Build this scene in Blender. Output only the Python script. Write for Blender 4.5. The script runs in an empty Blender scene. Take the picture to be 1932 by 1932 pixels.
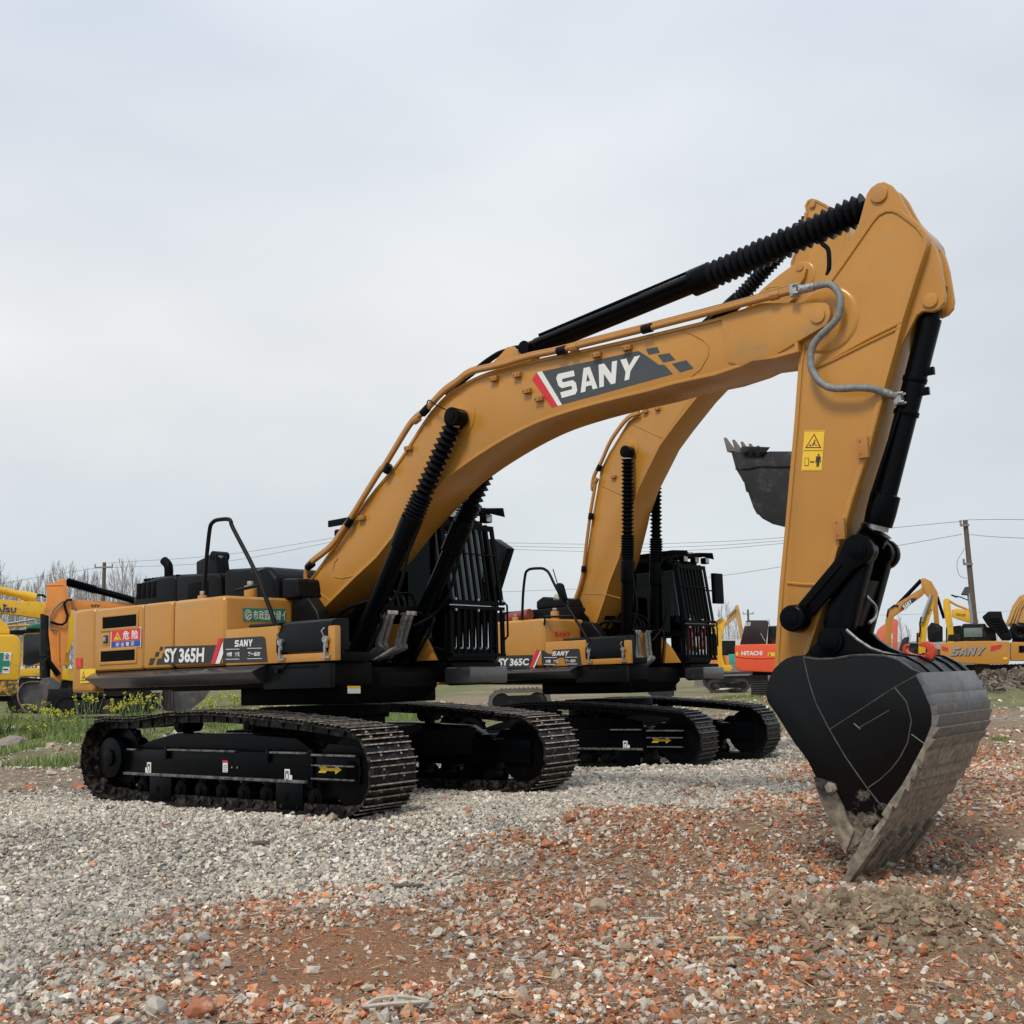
import bpy, bmesh, math, random
import numpy as np
from mathutils import Vector, Matrix
random.seed(7); rng = np.random.default_rng(7)
R = math.radians
sc = bpy.context.scene
C = sc.collection
# ---------------------------------------------------------------- camera (picture grid 1932 x 1932)
FOC, CAMH, PITCH, ROLL = 2154.0, 1.25, R(8.33), R(-1.69)
cp, sp = math.cos(PITCH), math.sin(PITCH); cr, sr = math.cos(ROLL), math.sin(ROLL)
FW = np.array([0, cp, sp]); U0 = np.array([0, -sp, cp]); R0 = np.array([1., 0, 0])
RT = cr*R0 + sr*U0; UP = -sr*R0 + cr*U0
cam = bpy.data.cameras.new('camera'); camo = bpy.data.objects.new('camera', cam); C.objects.link(camo)
camo.matrix_world = Matrix([[RT[i], UP[i], -FW[i], (0, 0, CAMH)[i]] for i in range(3)] + [[0, 0, 0, 1]])
cam.sensor_width = 36; cam.lens = 36*FOC/1932; cam.clip_start = .1; cam.clip_end = 3000
sc.camera = camo
# ---------------------------------------------------------------- sky and sun
SUN_EL, SUN_AZ = 52, 205       # azimuth clockwise from +Y (north); the camera looks along +Y
w = bpy.data.worlds.new('World'); sc.world = w; w.use_nodes = True
nt = w.node_tree; nt.nodes.clear()
def N(nt, t, **k):
    n = nt.nodes.new(t)
    for a, b in k.items():
        if a.startswith('i_'): n.inputs[a[2:].replace('_', ' ')].default_value = b
        else: setattr(n, a, b)
    return n
out = N(nt, 'ShaderNodeOutputWorld'); bg = N(nt, 'ShaderNodeBackground'); bg2 = N(nt, 'ShaderNodeBackground')
sky = N(nt, 'ShaderNodeTexSky', sky_type='NISHITA', sun_disc=False, sun_elevation=R(SUN_EL), sun_rotation=R(SUN_AZ))
bg.inputs[1].default_value = .06
tc = N(nt, 'ShaderNodeTexCoord'); mp = N(nt, 'ShaderNodeMapping'); mp.inputs['Scale'].default_value = (1.1, 1.1, 2.6)
mp.inputs['Location'].default_value = (.35, .2, .1)
no = N(nt, 'ShaderNodeTexNoise'); no.inputs['Scale'].default_value = 1.7; no.inputs['Detail'].default_value = 5; no.inputs['Roughness'].default_value = .45
sx = N(nt, 'ShaderNodeSeparateXYZ')
grad = N(nt, 'ShaderNodeValToRGB'); e = grad.color_ramp.elements
e[0].position = 0; e[0].color = (.55, .60, .63, 1); e[1].position = .62; e[1].color = (.62, .675, .745, 1)
m_ = grad.color_ramp.elements.new(.28); m_.color = (.705, .715, .715, 1)
cl = N(nt, 'ShaderNodeValToRGB'); cl.color_ramp.elements[0].position = .32; cl.color_ramp.elements[0].color = (.80, .845, .905, 1)
cl.color_ramp.elements[1].position = .68; cl.color_ramp.elements[1].color = (1.09, 1.085, 1.075, 1)
mul = N(nt, 'ShaderNodeMixRGB', blend_type='MULTIPLY'); mul.inputs[0].default_value = 1
ad = N(nt, 'ShaderNodeAddShader')
L = nt.links.new
L(tc.outputs['Generated'], mp.inputs[0]); L(mp.outputs[0], no.inputs['Vector']); L(tc.outputs['Generated'], sx.inputs[0])
L(sx.outputs['Z'], grad.inputs[0]); L(no.outputs['Fac'], cl.inputs[0])
L(grad.outputs[0], mul.inputs[1]); L(cl.outputs[0], mul.inputs[2]); L(mul.outputs[0], bg2.inputs[0]); bg2.inputs[1].default_value = 1.22
L(sky.outputs[0], bg.inputs[0]); mixw = N(nt, 'ShaderNodeMixShader'); mixw.inputs[0].default_value = .95
L(bg.outputs[0], mixw.inputs[1]); L(bg2.outputs[0], mixw.inputs[2]); L(mixw.outputs[0], out.inputs[0])
sl = bpy.data.lights.new('sun', 'SUN'); sl.energy = 2.4; sl.angle = R(14); sl.color = (1, .93, .83)
so = bpy.data.objects.new('sun', sl); C.objects.link(so)
az = R(SUN_AZ); el = R(SUN_EL)
sd = Vector((math.sin(az)*math.cos(el), math.cos(az)*math.cos(el), math.sin(el)))
so.rotation_euler = sd.to_track_quat('Z', 'Y').to_euler(); so.location = (0, 0, 30)
sc.view_settings.view_transform = 'Standard'; sc.view_settings.look = 'None'; sc.view_settings.exposure = 0.0; sc.view_settings.gamma = 1
sc.cycles.use_denoising = True; sc.cycles.max_bounces = 6
# ---------------------------------------------------------------- sight lines
def ray(v): return FW + (v[0]-966)/FOC*RT - (v[1]-966)/FOC*UP
O = np.array([0, 0, CAMH])
def at(v, d): return O + d*ray(v)
GYP = [(-50, -.32), (0, -.32), (9.25, -.315), (9.7, -.27), (10.45, -.02), (10.7, 0), (15.2, 0), (18.8, -.14), (22, -.1), (30, .1), (40, .33), (60, .38), (900, .4)]
_gy = np.linspace(-50, 900, 9501); _gz = np.interp(_gy, [p[0] for p in GYP], [p[1] for p in GYP])
_k = np.ones(9)/9; _gz[4:-4] = np.convolve(_gz, _k, 'valid')
def gh(x, y): return np.interp(y, _gy, _gz)
def gpt(v, z=None):
    d = ray(v); zz = 0. if z is None else z
    for _ in range(12):
        t = (zz-CAMH)/d[2]; p = O+t*d
        if z is None: zz = float(gh(p[0], p[1]))
    return p
class Frame:
    """upright frame of a machine: x forward, y left, z up; s = scale of the machine"""
    def __init__(f, X, Y, z, yaw, s=(1, 1), base=None):
        f.X, f.Y, f.z, f.yaw, f.s = X, Y, z, R(yaw), s; f.base = base
        f.c, f.sn = math.cos(f.yaw), math.sin(f.yaw)
    def loc(f, v):
        d = ray(v); o = O-np.array([f.X, f.Y, f.z])
        A = lambda q: np.array([f.c*q[0]+f.sn*q[1], -f.sn*q[0]+f.c*q[1], q[2]])
        return A(o), A(d)
    def T(f, v, y):            # point of the plane y=const seen at v -> (x, z)
        o, d = f.loc(v); t = (y*f.s[0]-o[1])/d[1]; p = o+t*d
        return (p[0]/f.s[0], p[2]/f.s[1])
    def Tx(f, v, x):
        o, d = f.loc(v); t = (x*f.s[0]-o[0])/d[0]; p = o+t*d
        return (p[1]/f.s[0], p[2]/f.s[1])
    def Tz(f, v, z):
        o, d = f.loc(v); t = (z*f.s[1]-o[2])/d[2]; p = o+t*d
        return (p[0]/f.s[0], p[1]/f.s[0])
    def P(f, v, y): x, z = f.T(v, y); return (x, y, z)
    def G(f):                  # matrix applied to vertices (scale, and turn against the base frame)
        a = f.yaw-(f.base.yaw if f.base else f.yaw); off = Vector((0, 0, 0))
        if f.base: off = Matrix.Rotation(-f.base.yaw, 3, 'Z') @ Vector((f.X-f.base.X, f.Y-f.base.Y, f.z-f.base.z))
        return Matrix.Translation(off) @ Matrix.Rotation(a, 4, 'Z') @ Matrix.Diagonal((f.s[0], f.s[0], f.s[1], 1))
    def root(f, name, **k):
        return thing(name, (f.X, f.Y, f.z), f.yaw, **k)
GM = Matrix.Identity(4)
def setG(f): global GM; GM = f.G() if f else Matrix.Identity(4)
# ---------------------------------------------------------------- object helpers
def tag(o, label=None, cat=None, group=None, kind=None):
    for k, v in (('label', label), ('category', cat), ('group', group), ('kind', kind)):
        if v: o[k] = v
    return o
def thing(name, loc=(0, 0, 0), rz=0, label=None, cat=None, group=None):
    o = bpy.data.objects.new(name, None); o.empty_display_size = .3; C.objects.link(o)
    o.location = loc; o.rotation_euler = (0, 0, rz); return tag(o, label, cat, group)
def copy_tree(o, parent=None):
    c = o.copy(); C.objects.link(c); c.parent = parent
    for ch in [q for q in o.children]: copy_tree(ch, c)
    return c
def inset(p, d):
    p = np.array(p, float); n = len(p); a = .5*np.sum(p[:, 0]*np.roll(p[:, 1], -1)-np.roll(p[:, 0], -1)*p[:, 1])
    s = 1 if a > 0 else -1; q = []
    for i in range(n):
        e1 = p[i]-p[i-1]; e2 = p[(i+1) % n]-p[i]; e1 /= np.linalg.norm(e1)+1e-9; e2 /= np.linalg.norm(e2)+1e-9
        n1 = np.array([-e1[1], e1[0]])*s; n2 = np.array([-e2[1], e2[0]])*s; m = n1+n2; m /= np.linalg.norm(m)+1e-9
        q.append(p[i]+m*d/max(.45, m@n1))
    return [tuple(t) for t in q]
class MB:
    def __init__(s): s.v = []; s.f = []; s.m = []
    def add(s, vs, fs, m=0):
        b = len(s.v); s.v += [tuple(map(float, v)) for v in vs]; s.f += [tuple(b+i for i in f) for f in fs]; s.m += [m]*len(fs); return s
    def box(s, x0, x1, y0, y1, z0, z1, m=0):
        return s.add([(x, y, z) for x in (x0, x1) for y in (y0, y1) for z in (z0, z1)],
                     [(0, 1, 3, 2), (4, 6, 7, 5), (0, 4, 5, 1), (2, 3, 7, 6), (0, 2, 6, 4), (1, 5, 7, 3)], m)
    def hexa(s, a, b, m=0):     # two quads joined
        return s.add(list(a)+list(b), [(0, 1, 2, 3), (7, 6, 5, 4), (0, 4, 5, 1), (1, 5, 6, 2), (2, 6, 7, 3), (3, 7, 4, 0)], m)
    def prism(s, o, y0, y1, m=0):       # outline in x,z extruded along y
        n = len(o); a = [(p[0], y0, p[1]) for p in o]; b = [(p[0], y1, p[1]) for p in o]
        return s.add(a+b, [tuple(range(n)), tuple(range(2*n-1, n-1, -1))]+[(i, n+i, n+(i+1) % n, (i+1) % n) for i in range(n)], m)
    def prismx(s, o, x0, x1, m=0):      # outline in y,z extruded along x
        n = len(o); a = [(x0, p[0], p[1]) for p in o]; b = [(x1, p[0], p[1]) for p in o]
        return s.add(a+b, [tuple(range(n)), tuple(range(2*n-1, n-1, -1))]+[(i, n+i, n+(i+1) % n, (i+1) % n) for i in range(n)], m)
    def prismz(s, o, z0, z1, m=0):
        n = len(o); a = [(p[0], p[1], z0) for p in o]; b = [(p[0], p[1], z1) for p in o]
        return s.add(a+b, [tuple(range(n)), tuple(range(2*n-1, n-1, -1))]+[(i, n+i, n+(i+1) % n, (i+1) % n) for i in range(n)], m)
    def ring(s, o, d, y0, y1, m=0):     # rim along an outline
        i_ = inset(o, d); n = len(o)
        v = [(p[0], y0, p[1]) for p in o]+[(p[0], y0, p[1]) for p in i_]+[(p[0], y1, p[1]) for p in o]+[(p[0], y1, p[1]) for p in i_]
        f = []
        for k in range(n):
            j = (k+1) % n
            f += [(k, j, n+j, n+k), (2*n+k, 3*n+k, 3*n+j, 2*n+j), (k, 2*n+k, 2*n+j, j), (n+k, n+j, 3*n+j, 3*n+k)]
        return s.add(v, f, m)
    def tube(s, pts, r, n=10, m=0, caps=True):
        pts = [Vector(p) for p in pts]; rs = r if isinstance(r, (list, tuple)) else [r]*len(pts)
        vs = []; prev = None
        for i, p in enumerate(pts):
            t = (pts[min(i+1, len(pts)-1)]-pts[max(i-1, 0)])
            if t.length < 1e-9: t = Vector((0, 0, 1))
            t.normalize()
            if prev is None:
                u = t.orthogonal().normalized()
            else:
                u = prev-t*prev.dot(t); u = u.normalized() if u.length > 1e-6 else t.orthogonal().normalized()
            prev = u; w_ = t.cross(u)
            for k in range(n):
                a = 2*math.pi*k/n; vs.append(p+(u*math.cos(a)+w_*math.sin(a))*rs[i])
        fs = []
        for i in range(len(pts)-1):
            for k in range(n):
                j = (k+1) % n; fs.append((i*n+k, i*n+j, (i+1)*n+j, (i+1)*n+k))
        if caps: fs += [tuple(range(n-1, -1, -1)), tuple((len(pts)-1)*n+k for k in range(n))]
        return s.add(vs, fs, m)
    def cyl(s, a, b, r, n=20, m=0): return s.tube([a, b], r, n, m)
    def disc(s, x, z, y0, y1, r, n=28, m=0): return s.tube([(x, y0, z), (x, y1, z)], r, n, m)
    def bellows(s, a, b, r0, r1, k, n=20, m=0, wob=0.):
        a = Vector(a); b = Vector(b); pts = []; rs = []
        for i in range(2*k+1):
            pts.append(a.lerp(b, i/(2*k))); q = (r0 if i % 2 else r1); rs.append(q*(1+wob*random.uniform(-1, 1)))
        return s.tube(pts, rs, n, m)
    def build(s, name, mats, parent=None, bevel=0, smooth=35, g=True):
        me = bpy.data.meshes.new(name)
        vs = [tuple(GM @ Vector(v)) for v in s.v] if g else s.v
        me.from_pydata(vs, [], s.f)
        mats = mats if isinstance(mats, (list, tuple)) else [mats]
        for q in mats: me.materials.append(q)
        if len(mats) > 1: me.polygons.foreach_set('material_index', s.m)
        bm = bmesh.new(); bm.from_mesh(me); bmesh.ops.recalc_face_normals(bm, faces=bm.faces)
        if bevel:
            es = [e for e in bm.edges if len(e.link_faces) == 2 and e.calc_face_angle(0) > .45]
            try: bmesh.ops.bevel(bm, geom=es, offset=bevel, segments=3 if bevel > .02 else 2, profile=.6, affect='EDGES', clamp_overlap=True)
            except Exception: pass
        bm.to_mesh(me); bm.free()
        if smooth:
            me.polygons.foreach_set('use_smooth', [True]*len(me.polygons)); me.set_sharp_from_angle(angle=R(smooth))
        me.update(); o = bpy.data.objects.new(name, me); C.objects.link(o)
        while parent and parent.parent and parent.parent.parent: parent = parent.parent
        if parent: o.parent = parent
        return o
def smooth_path(p, k=6):
    p = [Vector(q) for q in p]; P_ = [p[0]*2-p[1]]+p+[p[-1]*2-p[-2]]; o = []
    for i in range(1, len(P_)-2):
        for j in range(k):
            t = j/k; a, b, c, d = P_[i-1:i+3]
            o.append(.5*((2*b)+(c-a)*t+(2*a-5*b+4*c-d)*t*t+(-a+3*b-3*c+d)*t**3))
    return o+[p[-1]]
# ---------------------------------------------------------------- materials
def mat(name, col, rough=.5, metal=0, spec=.5, var=.08, vs=3., bump=0, bs=60, dirt=None, dirt_amt=0, ds=5, coat=0, c2=None, c2f=(.5, .6), tr=None):
    m = bpy.data.materials.new(name); m.use_nodes = True; t = m.node_tree; p = t.nodes['Principled BSDF']; l = t.links.new
    p.inputs['Roughness'].default_value = rough; p.inputs['Metallic'].default_value = metal; p.inputs['Specular IOR Level'].default_value = spec
    p.inputs['Coat Weight'].default_value = coat; p.inputs['Coat Roughness'].default_value = .12
    tcn = N(t, 'ShaderNodeTexCoord'); nz = N(t, 'ShaderNodeTexNoise'); nz.inputs['Scale'].default_value = vs; nz.inputs['Detail'].default_value = 6
    nz.inputs['Roughness'].default_value = .6
    l(tcn.outputs['Object'], nz.inputs['Vector'])
    rp = N(t, 'ShaderNodeValToRGB'); a, b = rp.color_ramp.elements; a.position = .3; b.position = .7
    a.color = tuple(c*(1-var) for c in col)+(1,); b.color = tuple(min(1, c*(1+var)) for c in col)+(1,)
    l(nz.outputs['Fac'], rp.inputs[0]); src = rp.outputs[0]
    rr = N(t, 'ShaderNodeMapRange'); rr.inputs[3].default_value = max(.02, rough-.08); rr.inputs[4].default_value = min(1, rough+.1)
    l(nz.outputs['Fac'], rr.inputs[0]); l(rr.outputs[0], p.inputs['Roughness'])
    if dirt:
        n2 = N(t, 'ShaderNodeTexNoise'); n2.inputs['Scale'].default_value = ds; n2.inputs['Detail'].default_value = 9; n2.inputs['Roughness'].default_value = .68
        l(tcn.outputs['Object'], n2.inputs['Vector'])
        r2 = N(t, 'ShaderNodeMapRange'); r2.inputs[1].default_value = .62-dirt_amt*.4; r2.inputs[2].default_value = .78-dirt_amt*.4; r2.clamp = True
        l(n2.outputs['Fac'], r2.inputs[0]); mx = N(t, 'ShaderNodeMixRGB'); l(r2.outputs[0], mx.inputs[0]); l(src, mx.inputs[1]); mx.inputs[2].default_value = tuple(dirt)+(1,)
        src = mx.outputs[0]
    l(src, p.inputs['Base Color'])
    if bump:
        nb = N(t, 'ShaderNodeTexNoise'); nb.inputs['Scale'].default_value = bs; nb.inputs['Detail'].default_value = 4; l(tcn.outputs['Object'], nb.inputs['Vector'])
        bp = N(t, 'ShaderNodeBump'); bp.inputs['Strength'].default_value = bump; bp.inputs['Distance'].default_value = .01
        l(nb.outputs['Fac'], bp.inputs['Height']); l(bp.outputs[0], p.inputs['Normal'])
    return m
YEL = mat('ochre_paint', (.46, .213, .036), .25, spec=.55, var=.10, vs=.9, bump=.05, bs=7, dirt=(.34, .20, .075), dirt_amt=.16, ds=1.8)
YELP = mat('ochre_pipe', (.38, .17, .035), .4, var=.1)
BLK = mat('black_paint', (.0018, .0019, .0023), .5, spec=.07, var=.3, vs=4, dirt=(.007, .0065, .006), dirt_amt=.1, ds=6)
BLKG = mat('black_gloss_paint', (.0012, .0017, .0025), .26, spec=.085, var=.25, vs=2)
PLAS = mat('charcoal_plastic', (.0042, .0048, .0058), .4, spec=.13, var=.15, bump=.08, bs=40)
SKT = mat('skirt_black_paint', (.022, .023, .026), .22, spec=1.0, var=.2, vs=2, dirt=(.06, .055, .05), dirt_amt=.1, ds=9)
RUB = mat('black_rubber', (.003, .0036, .005), .42, spec=.13, var=.3, vs=14)
SHOE = mat('track_steel', (.003, .003, .0033), .42, spec=.2, var=.4, vs=9, dirt=(.075, .06, .048), dirt_amt=.34, ds=12)
WORN = mat('worn_grouser_steel', (.40, .35, .29), .5, metal=.2, var=.4, vs=14, dirt=(.05, .04, .033), dirt_amt=.42, ds=22)
SHOEC = mat('clean_track_steel', (.003, .003, .0034), .4, spec=.18, var=.3, vs=9)
WORNC = mat('clean_grouser_steel', (.045, .045, .048), .4, metal=.2, var=.35, vs=10)
STEEL = mat('bare_steel', (.45, .45, .44), .35, metal=.85, var=.2, vs=20, dirt=(.2, .19, .17), dirt_amt=.3, ds=30)
RAIL = mat('rail_edge_steel', (.16, .155, .15), .4, metal=.3, var=.3, vs=10, dirt=(.03, .03, .03), dirt_amt=.4, ds=14)
HOSE = mat('braided_grey_hose', (.20, .205, .20), .55, metal=.2, var=.3, vs=30, bump=.5, bs=160)
WRAP = mat('silver_wrapped_hose', (.17, .165, .155), .5, metal=.25, var=.5, vs=28, bump=.8, bs=50)
WHT = mat('white_sticker', (.72, .72, .70), .5, var=.03)
REDS = mat('red_sticker', (.60, .022, .03), .45, var=.05)
BLKS = mat('black_sticker', (.022, .022, .024), .45, var=.08)
GRYS = mat('dark_grey_sticker', (.05, .058, .064), .45, var=.06)
BLUS = mat('blue_sticker', (.018, .06, .27), .45, var=.05)
GRNS = mat('green_sticker', (.012, .20, .125), .45, var=.05)
YLS = mat('yellow_sticker', (.78, .50, .03), .45, var=.05)
ORG = mat('orange_red_paint', (.70, .085, .03), .4, var=.06)
REDH = mat('red_hook_paint', (.56, .055, .022), .4, var=.12, vs=8, dirt=(.25, .03, .02), dirt_amt=.2, ds=14)
KYEL = mat('bright_yellow_paint', (.70, .40, .02), .4, var=.08, vs=1, dirt=(.35, .24, .08), dirt_amt=.2, ds=3)
HORG = mat('orange_paint', (.72, .25, .045), .4, var=.08, vs=1, dirt=(.4, .2, .07), dirt_amt=.15, ds=3)
TAN = mat('faded_ochre_paint', (.50, .27, .08), .45, var=.1, vs=1, dirt=(.3, .2, .1), dirt_amt=.25, ds=3)
PINK = mat('faded_red_paint', (.62, .15, .09), .5, var=.1, vs=1)
DARK = mat('dark_machine_paint', (.007, .0075, .009), .5, spec=.2, var=.3, dirt=(.06, .055, .05), dirt_amt=.2, ds=3)
DGRY = mat('dark_grey_bucket_steel', (.022, .022, .024), .5, spec=.3, var=.25, vs=3, dirt=(.07, .06, .05), dirt_amt=.25, ds=5)
BGST = mat('dusty_track_steel', (.028, .025, .022), .7, var=.4, vs=5)
NAVY = mat('navy_letters', (.02, .025, .12), .5)
TEAL = mat('teal_tarpaulin', (.03, .30, .26), .6, var=.15)
CONC = mat('weathered_concrete', (.20, .19, .18), .8, var=.2, vs=3, bump=.2, bs=30)
WOODM = mat('grey_pole_wood', (.13, .105, .085), .85, var=.25, vs=6, bump=.3, bs=30)
WIRE = mat('wire_cable', (.20, .205, .21), .6)
BARK = mat('bare_tree_bark', (.31, .285, .265), .9, var=.2, vs=4)
GRASSM = mat('grass_blades', (.17, .225, .065), .6, var=.35, vs=2.5)
STEMM = mat('rapeseed_stems', (.12, .19, .05), .6, var=.25, vs=6)
FBK = mat('worn_grey_bucket_steel', (.07, .07, .075), .55, var=.25, vs=2, dirt=(.16, .13, .11), dirt_amt=.3, ds=3)
FLOW = mat('rapeseed_blossom', (.52, .49, .06), .6, var=.12, vs=20)
ROCKM = mat('pale_rock', (.33, .30, .27), .85, var=.25, vs=6, bump=.6, bs=14)
BRICKM = mat('broken_brick', (.36, .135, .07), .9, var=.25, vs=12, bump=.6, bs=40, dirt=(.45, .36, .3), dirt_amt=.2, ds=14)
TANR = mat('tan_stone', (.34, .26, .18), .9, var=.25, vs=14, bump=.6, bs=40)
WDS = mat('pale_wood', (.48, .38, .24), .8, var=.25, vs=30, bump=.4, bs=60)
CLAY = mat('dry_clay', (.20, .165, .11), .95, var=.25, vs=4, bump=.7, bs=22)
GREYR = mat('grey_stone', (.30, .29, .28), .9, var=.25, vs=14, bump=.6, bs=40)
RAG = mat('dirty_white_cloth', (.42, .39, .33), .8, var=.2, vs=20, bump=.4, bs=60)
def glass_mat(nm, tc_, ior):
    m = bpy.data.materials.new(nm); m.use_nodes = True; t = m.node_tree; p = t.nodes['Principled BSDF']
    t.nodes.remove(p); o = t.nodes['Material Output']
    g = N(t, 'ShaderNodeBsdfGlossy'); g.inputs['Roughness'].default_value = .03; g.inputs['Color'].default_value = (.8, .85, .9, 1)
    tr = N(t, 'ShaderNodeBsdfTransparent'); tr.inputs[0].default_value = (.55, .62, .62, 1)
    tr.inputs[0].default_value = (tc_, tc_*1.08, tc_*1.08, 1)
    fr = N(t, 'ShaderNodeFresnel'); fr.inputs[0].default_value = ior
    mx = N(t, 'ShaderNodeMixShader'); t.links.new(fr.outputs[0], mx.inputs[0]); t.links.new(tr.outputs[0], mx.inputs[1]); t.links.new(g.outputs[0], mx.inputs[2])
    t.links.new(mx.outputs[0], o.inputs[0]); return m
GLS = glass_mat('dark_side_glass', .10, 1.16); GLW = glass_mat('cab_windscreen_glass', .72, 1.45)
def mud_mat(name, base, z0, z1, mud=(.23, .19, .145), rough=.35, spec=.35, streak=1.):
    """paint with dried mud that ends in a ragged line between the object heights z0 and z1"""
    m = mat(name, base, rough, spec=spec, var=.3, vs=5); t = m.node_tree; p = t.nodes['Principled BSDF']; l = t.links.new
    src = p.inputs['Base Color'].links[0].from_socket
    tcn = N(t, 'ShaderNodeTexCoord'); s = N(t, 'ShaderNodeSeparateXYZ'); l(tcn.outputs['Object'], s.inputs[0])
    n = N(t, 'ShaderNodeTexNoise'); n.inputs['Scale'].default_value = 5; n.inputs['Detail'].default_value = 8; n.inputs['Roughness'].default_value = .7
    l(tcn.outputs['Object'], n.inputs['Vector'])
    a = N(t, 'ShaderNodeMath', operation='MULTIPLY_ADD'); a.inputs[1].default_value = .9*streak; l(n.outputs['Fac'], a.inputs[0]); l(s.outputs['Z'], a.inputs[2])
    r = N(t, 'ShaderNodeMapRange'); r.inputs[1].default_value = z1+.45*streak; r.inputs[2].default_value = z0+.45*streak; l(a.outputs[0], r.inputs[0])
    r.inputs[3].default_value = 0; r.inputs[4].default_value = 1
    n2 = N(t, 'ShaderNodeTexNoise'); n2.inputs['Scale'].default_value = 16; n2.inputs['Detail'].default_value = 6; l(tcn.outputs['Object'], n2.inputs['Vector'])
    rp = N(t, 'ShaderNodeValToRGB'); rp.color_ramp.elements[0].position = .3; rp.color_ramp.elements[1].position = .7
    rp.color_ramp.elements[0].color = tuple(c*.5 for c in mud)+(1,); rp.color_ramp.elements[1].color = tuple(c*1.35 for c in mud)+(1,); l(n2.outputs['Fac'], rp.inputs[0])
    mx = N(t, 'ShaderNodeMixRGB'); l(r.outputs[0], mx.inputs[0]); l(src, mx.inputs[1]); l(rp.outputs[0], mx.inputs[2]); l(mx.outputs[0], p.inputs['Base Color'])
    ro = N(t, 'ShaderNodeMix'); l(r.outputs[0], ro.inputs[0]); ro.inputs[2].default_value = rough; ro.inputs[3].default_value = .85
    l(ro.outputs[0], p.inputs['Roughness'])
    b = N(t, 'ShaderNodeBump'); b.inputs['Distance'].default_value = .02; b.inputs['Strength'].default_value = .6; hm = N(t, 'ShaderNodeMath', operation='MULTIPLY'); l(n2.outputs['Fac'], hm.inputs[0]); l(r.outputs[0], hm.inputs[1]); l(hm.outputs[0], b.inputs['Height']); l(b.outputs[0], p.inputs['Normal'])
    return m
TOO = mat('worn_muddy_tooth', (.13, .11, .09), .6, var=.4, vs=9, bump=.5, bs=30, dirt=(.26, .21, .16), dirt_amt=.4, ds=8)
SEAM = mat('worn_weld_edge', (.055, .054, .053), .4, metal=.2, var=.5, vs=12)
MUDB = mud_mat('muddy_black_side_plate', (.0018, .002, .0025), -.12, .16, spec=.25, rough=.2, streak=2.2)
MUDS = mud_mat('muddy_grey_wear_plate', (.085, .088, .092), .55, 1.05, mud=(.235, .20, .155), rough=.35, spec=.6, streak=1.5)
# ---------------------------------------------------------------- lettering
_tc = {}
def text_mesh(s, bold=.0):
    k = (s, bold)
    if k in _tc: return _tc[k]
    cu = bpy.data.curves.new('t', 'FONT'); cu.body = s; cu.offset = bold; cu.resolution_u = 3
    o = bpy.data.objects.new('t', cu); C.objects.link(o); bpy.context.view_layer.update()
    me = bpy.data.meshes.new_from_object(o.evaluated_get(bpy.context.evaluated_depsgraph_get()))
    v = np.array([q.co[:2] for q in me.vertices]); f = [tuple(p.vertices) for p in me.polygons]
    bpy.data.objects.remove(o); bpy.data.curves.remove(cu); bpy.data.meshes.remove(me)
    lo = v.min(0); hi = v.max(0); v = (v-lo)/(hi-lo)
    _tc[k] = (v, f); return _tc[k]
LET = {'S': [(.15, 1), (1, 1), (1, .76), (.32, .76), (.27, .71), (.27, .66), (.32, .61), (.85, .61), (1, .47), (1, .14), (.86, 0), (0, 0), (0, .24), (.68, .24), (.73, .29), (.73, .34), (.68, .39), (.15, .39), (0, .53), (0, .86)],
       'A': [(0, 0), (.36, 1), (.70, 1), (1.06, 0), (.76, 0), (.70, .2), (.53, .2), (.53, .4), (.64, .4), (.53, .72), (.42, .4), (.529, .4), (.529, .2), (.36, .2), (.30, 0)],
       'N': [(0, 0), (0, 1), (.3, 1), (.72, .47), (.72, 1), (1, 1), (1, 0), (.72, 0), (.28, .55), (.28, 0)],
       'Y': [(0, 1), (.33, 1), (.54, .64), (.76, 1), (1.08, 1), (.68, .38), (.68, 0), (.39, 0), (.39, .38)]}
def sany(shear=.25):
    vs = []; fs = []; x = 0
    for ch in 'SANY':
        b = len(vs); p = LET[ch]; vs += [(x+q[0]+shear*q[1], q[1]) for q in p]; fs.append(tuple(range(b, len(vs)))); x += 1.17
    v = np.array(vs); lo = v.min(0); hi = v.max(0); return (v-lo)/(hi-lo), fs
def uvq(u, q):       # q = TL TR BR BL in picture grid
    x, y = u; TL, TR, BR, BL = [np.array(a, float) for a in q]
    return (BL*(1-x)+BR*x)*(1-y)+(TL*(1-x)+TR*x)*y
def decal(name, F, plane, c, q, art, parent, m, off=0, label=None, mb=None, mi=0):
    """flat sticker on the plane (y=c or x=c), art in unit square coordinates of quad q"""
    vs, fs = art; P_ = []
    for u in vs:
        v = uvq(u, q)
        if plane == 'y': x, z = F.T(v, c); P_.append((x, c-off, z))
        else: y, z = F.Tx(v, c); P_.append((c+off, y, z))
    b = mb or MB(); b.add(P_, fs, mi)
    if mb: return b
    o = b.build(name, m, parent, smooth=0)
    if label: o['label'] = label
    return o
SQ = (np.array([(0, 0), (1, 0), (1, 1), (0, 1)]), [(0, 1, 2, 3)])
def poly(*p): return (np.array(p), [tuple(range(len(p)))])
def part_quad(q, u0, u1, v0, v1):
    return [uvq((u0, v1), q), uvq((u1, v1), q), uvq((u1, v0), q), uvq((u0, v0), q)]
def vpoly(F, plane, c, pts, off, mb, mi):
    P_ = []
    for v in pts:
        if plane == 'y': x, z = F.T(v, c); P_.append((x, c-off, z))
        else: y, z = F.Tx(v, c); P_.append((c+off, y, z))
    mb.add(P_, [tuple(range(len(P_)))], mi)
def reg(x0, y0, k, ): return lambda pts: [(x0+k*a, y0+k*b) for a, b in pts]
K2 = reg(142.05, 1122.2, .2573)      # zoomed views of the photograph -> picture grid
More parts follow.
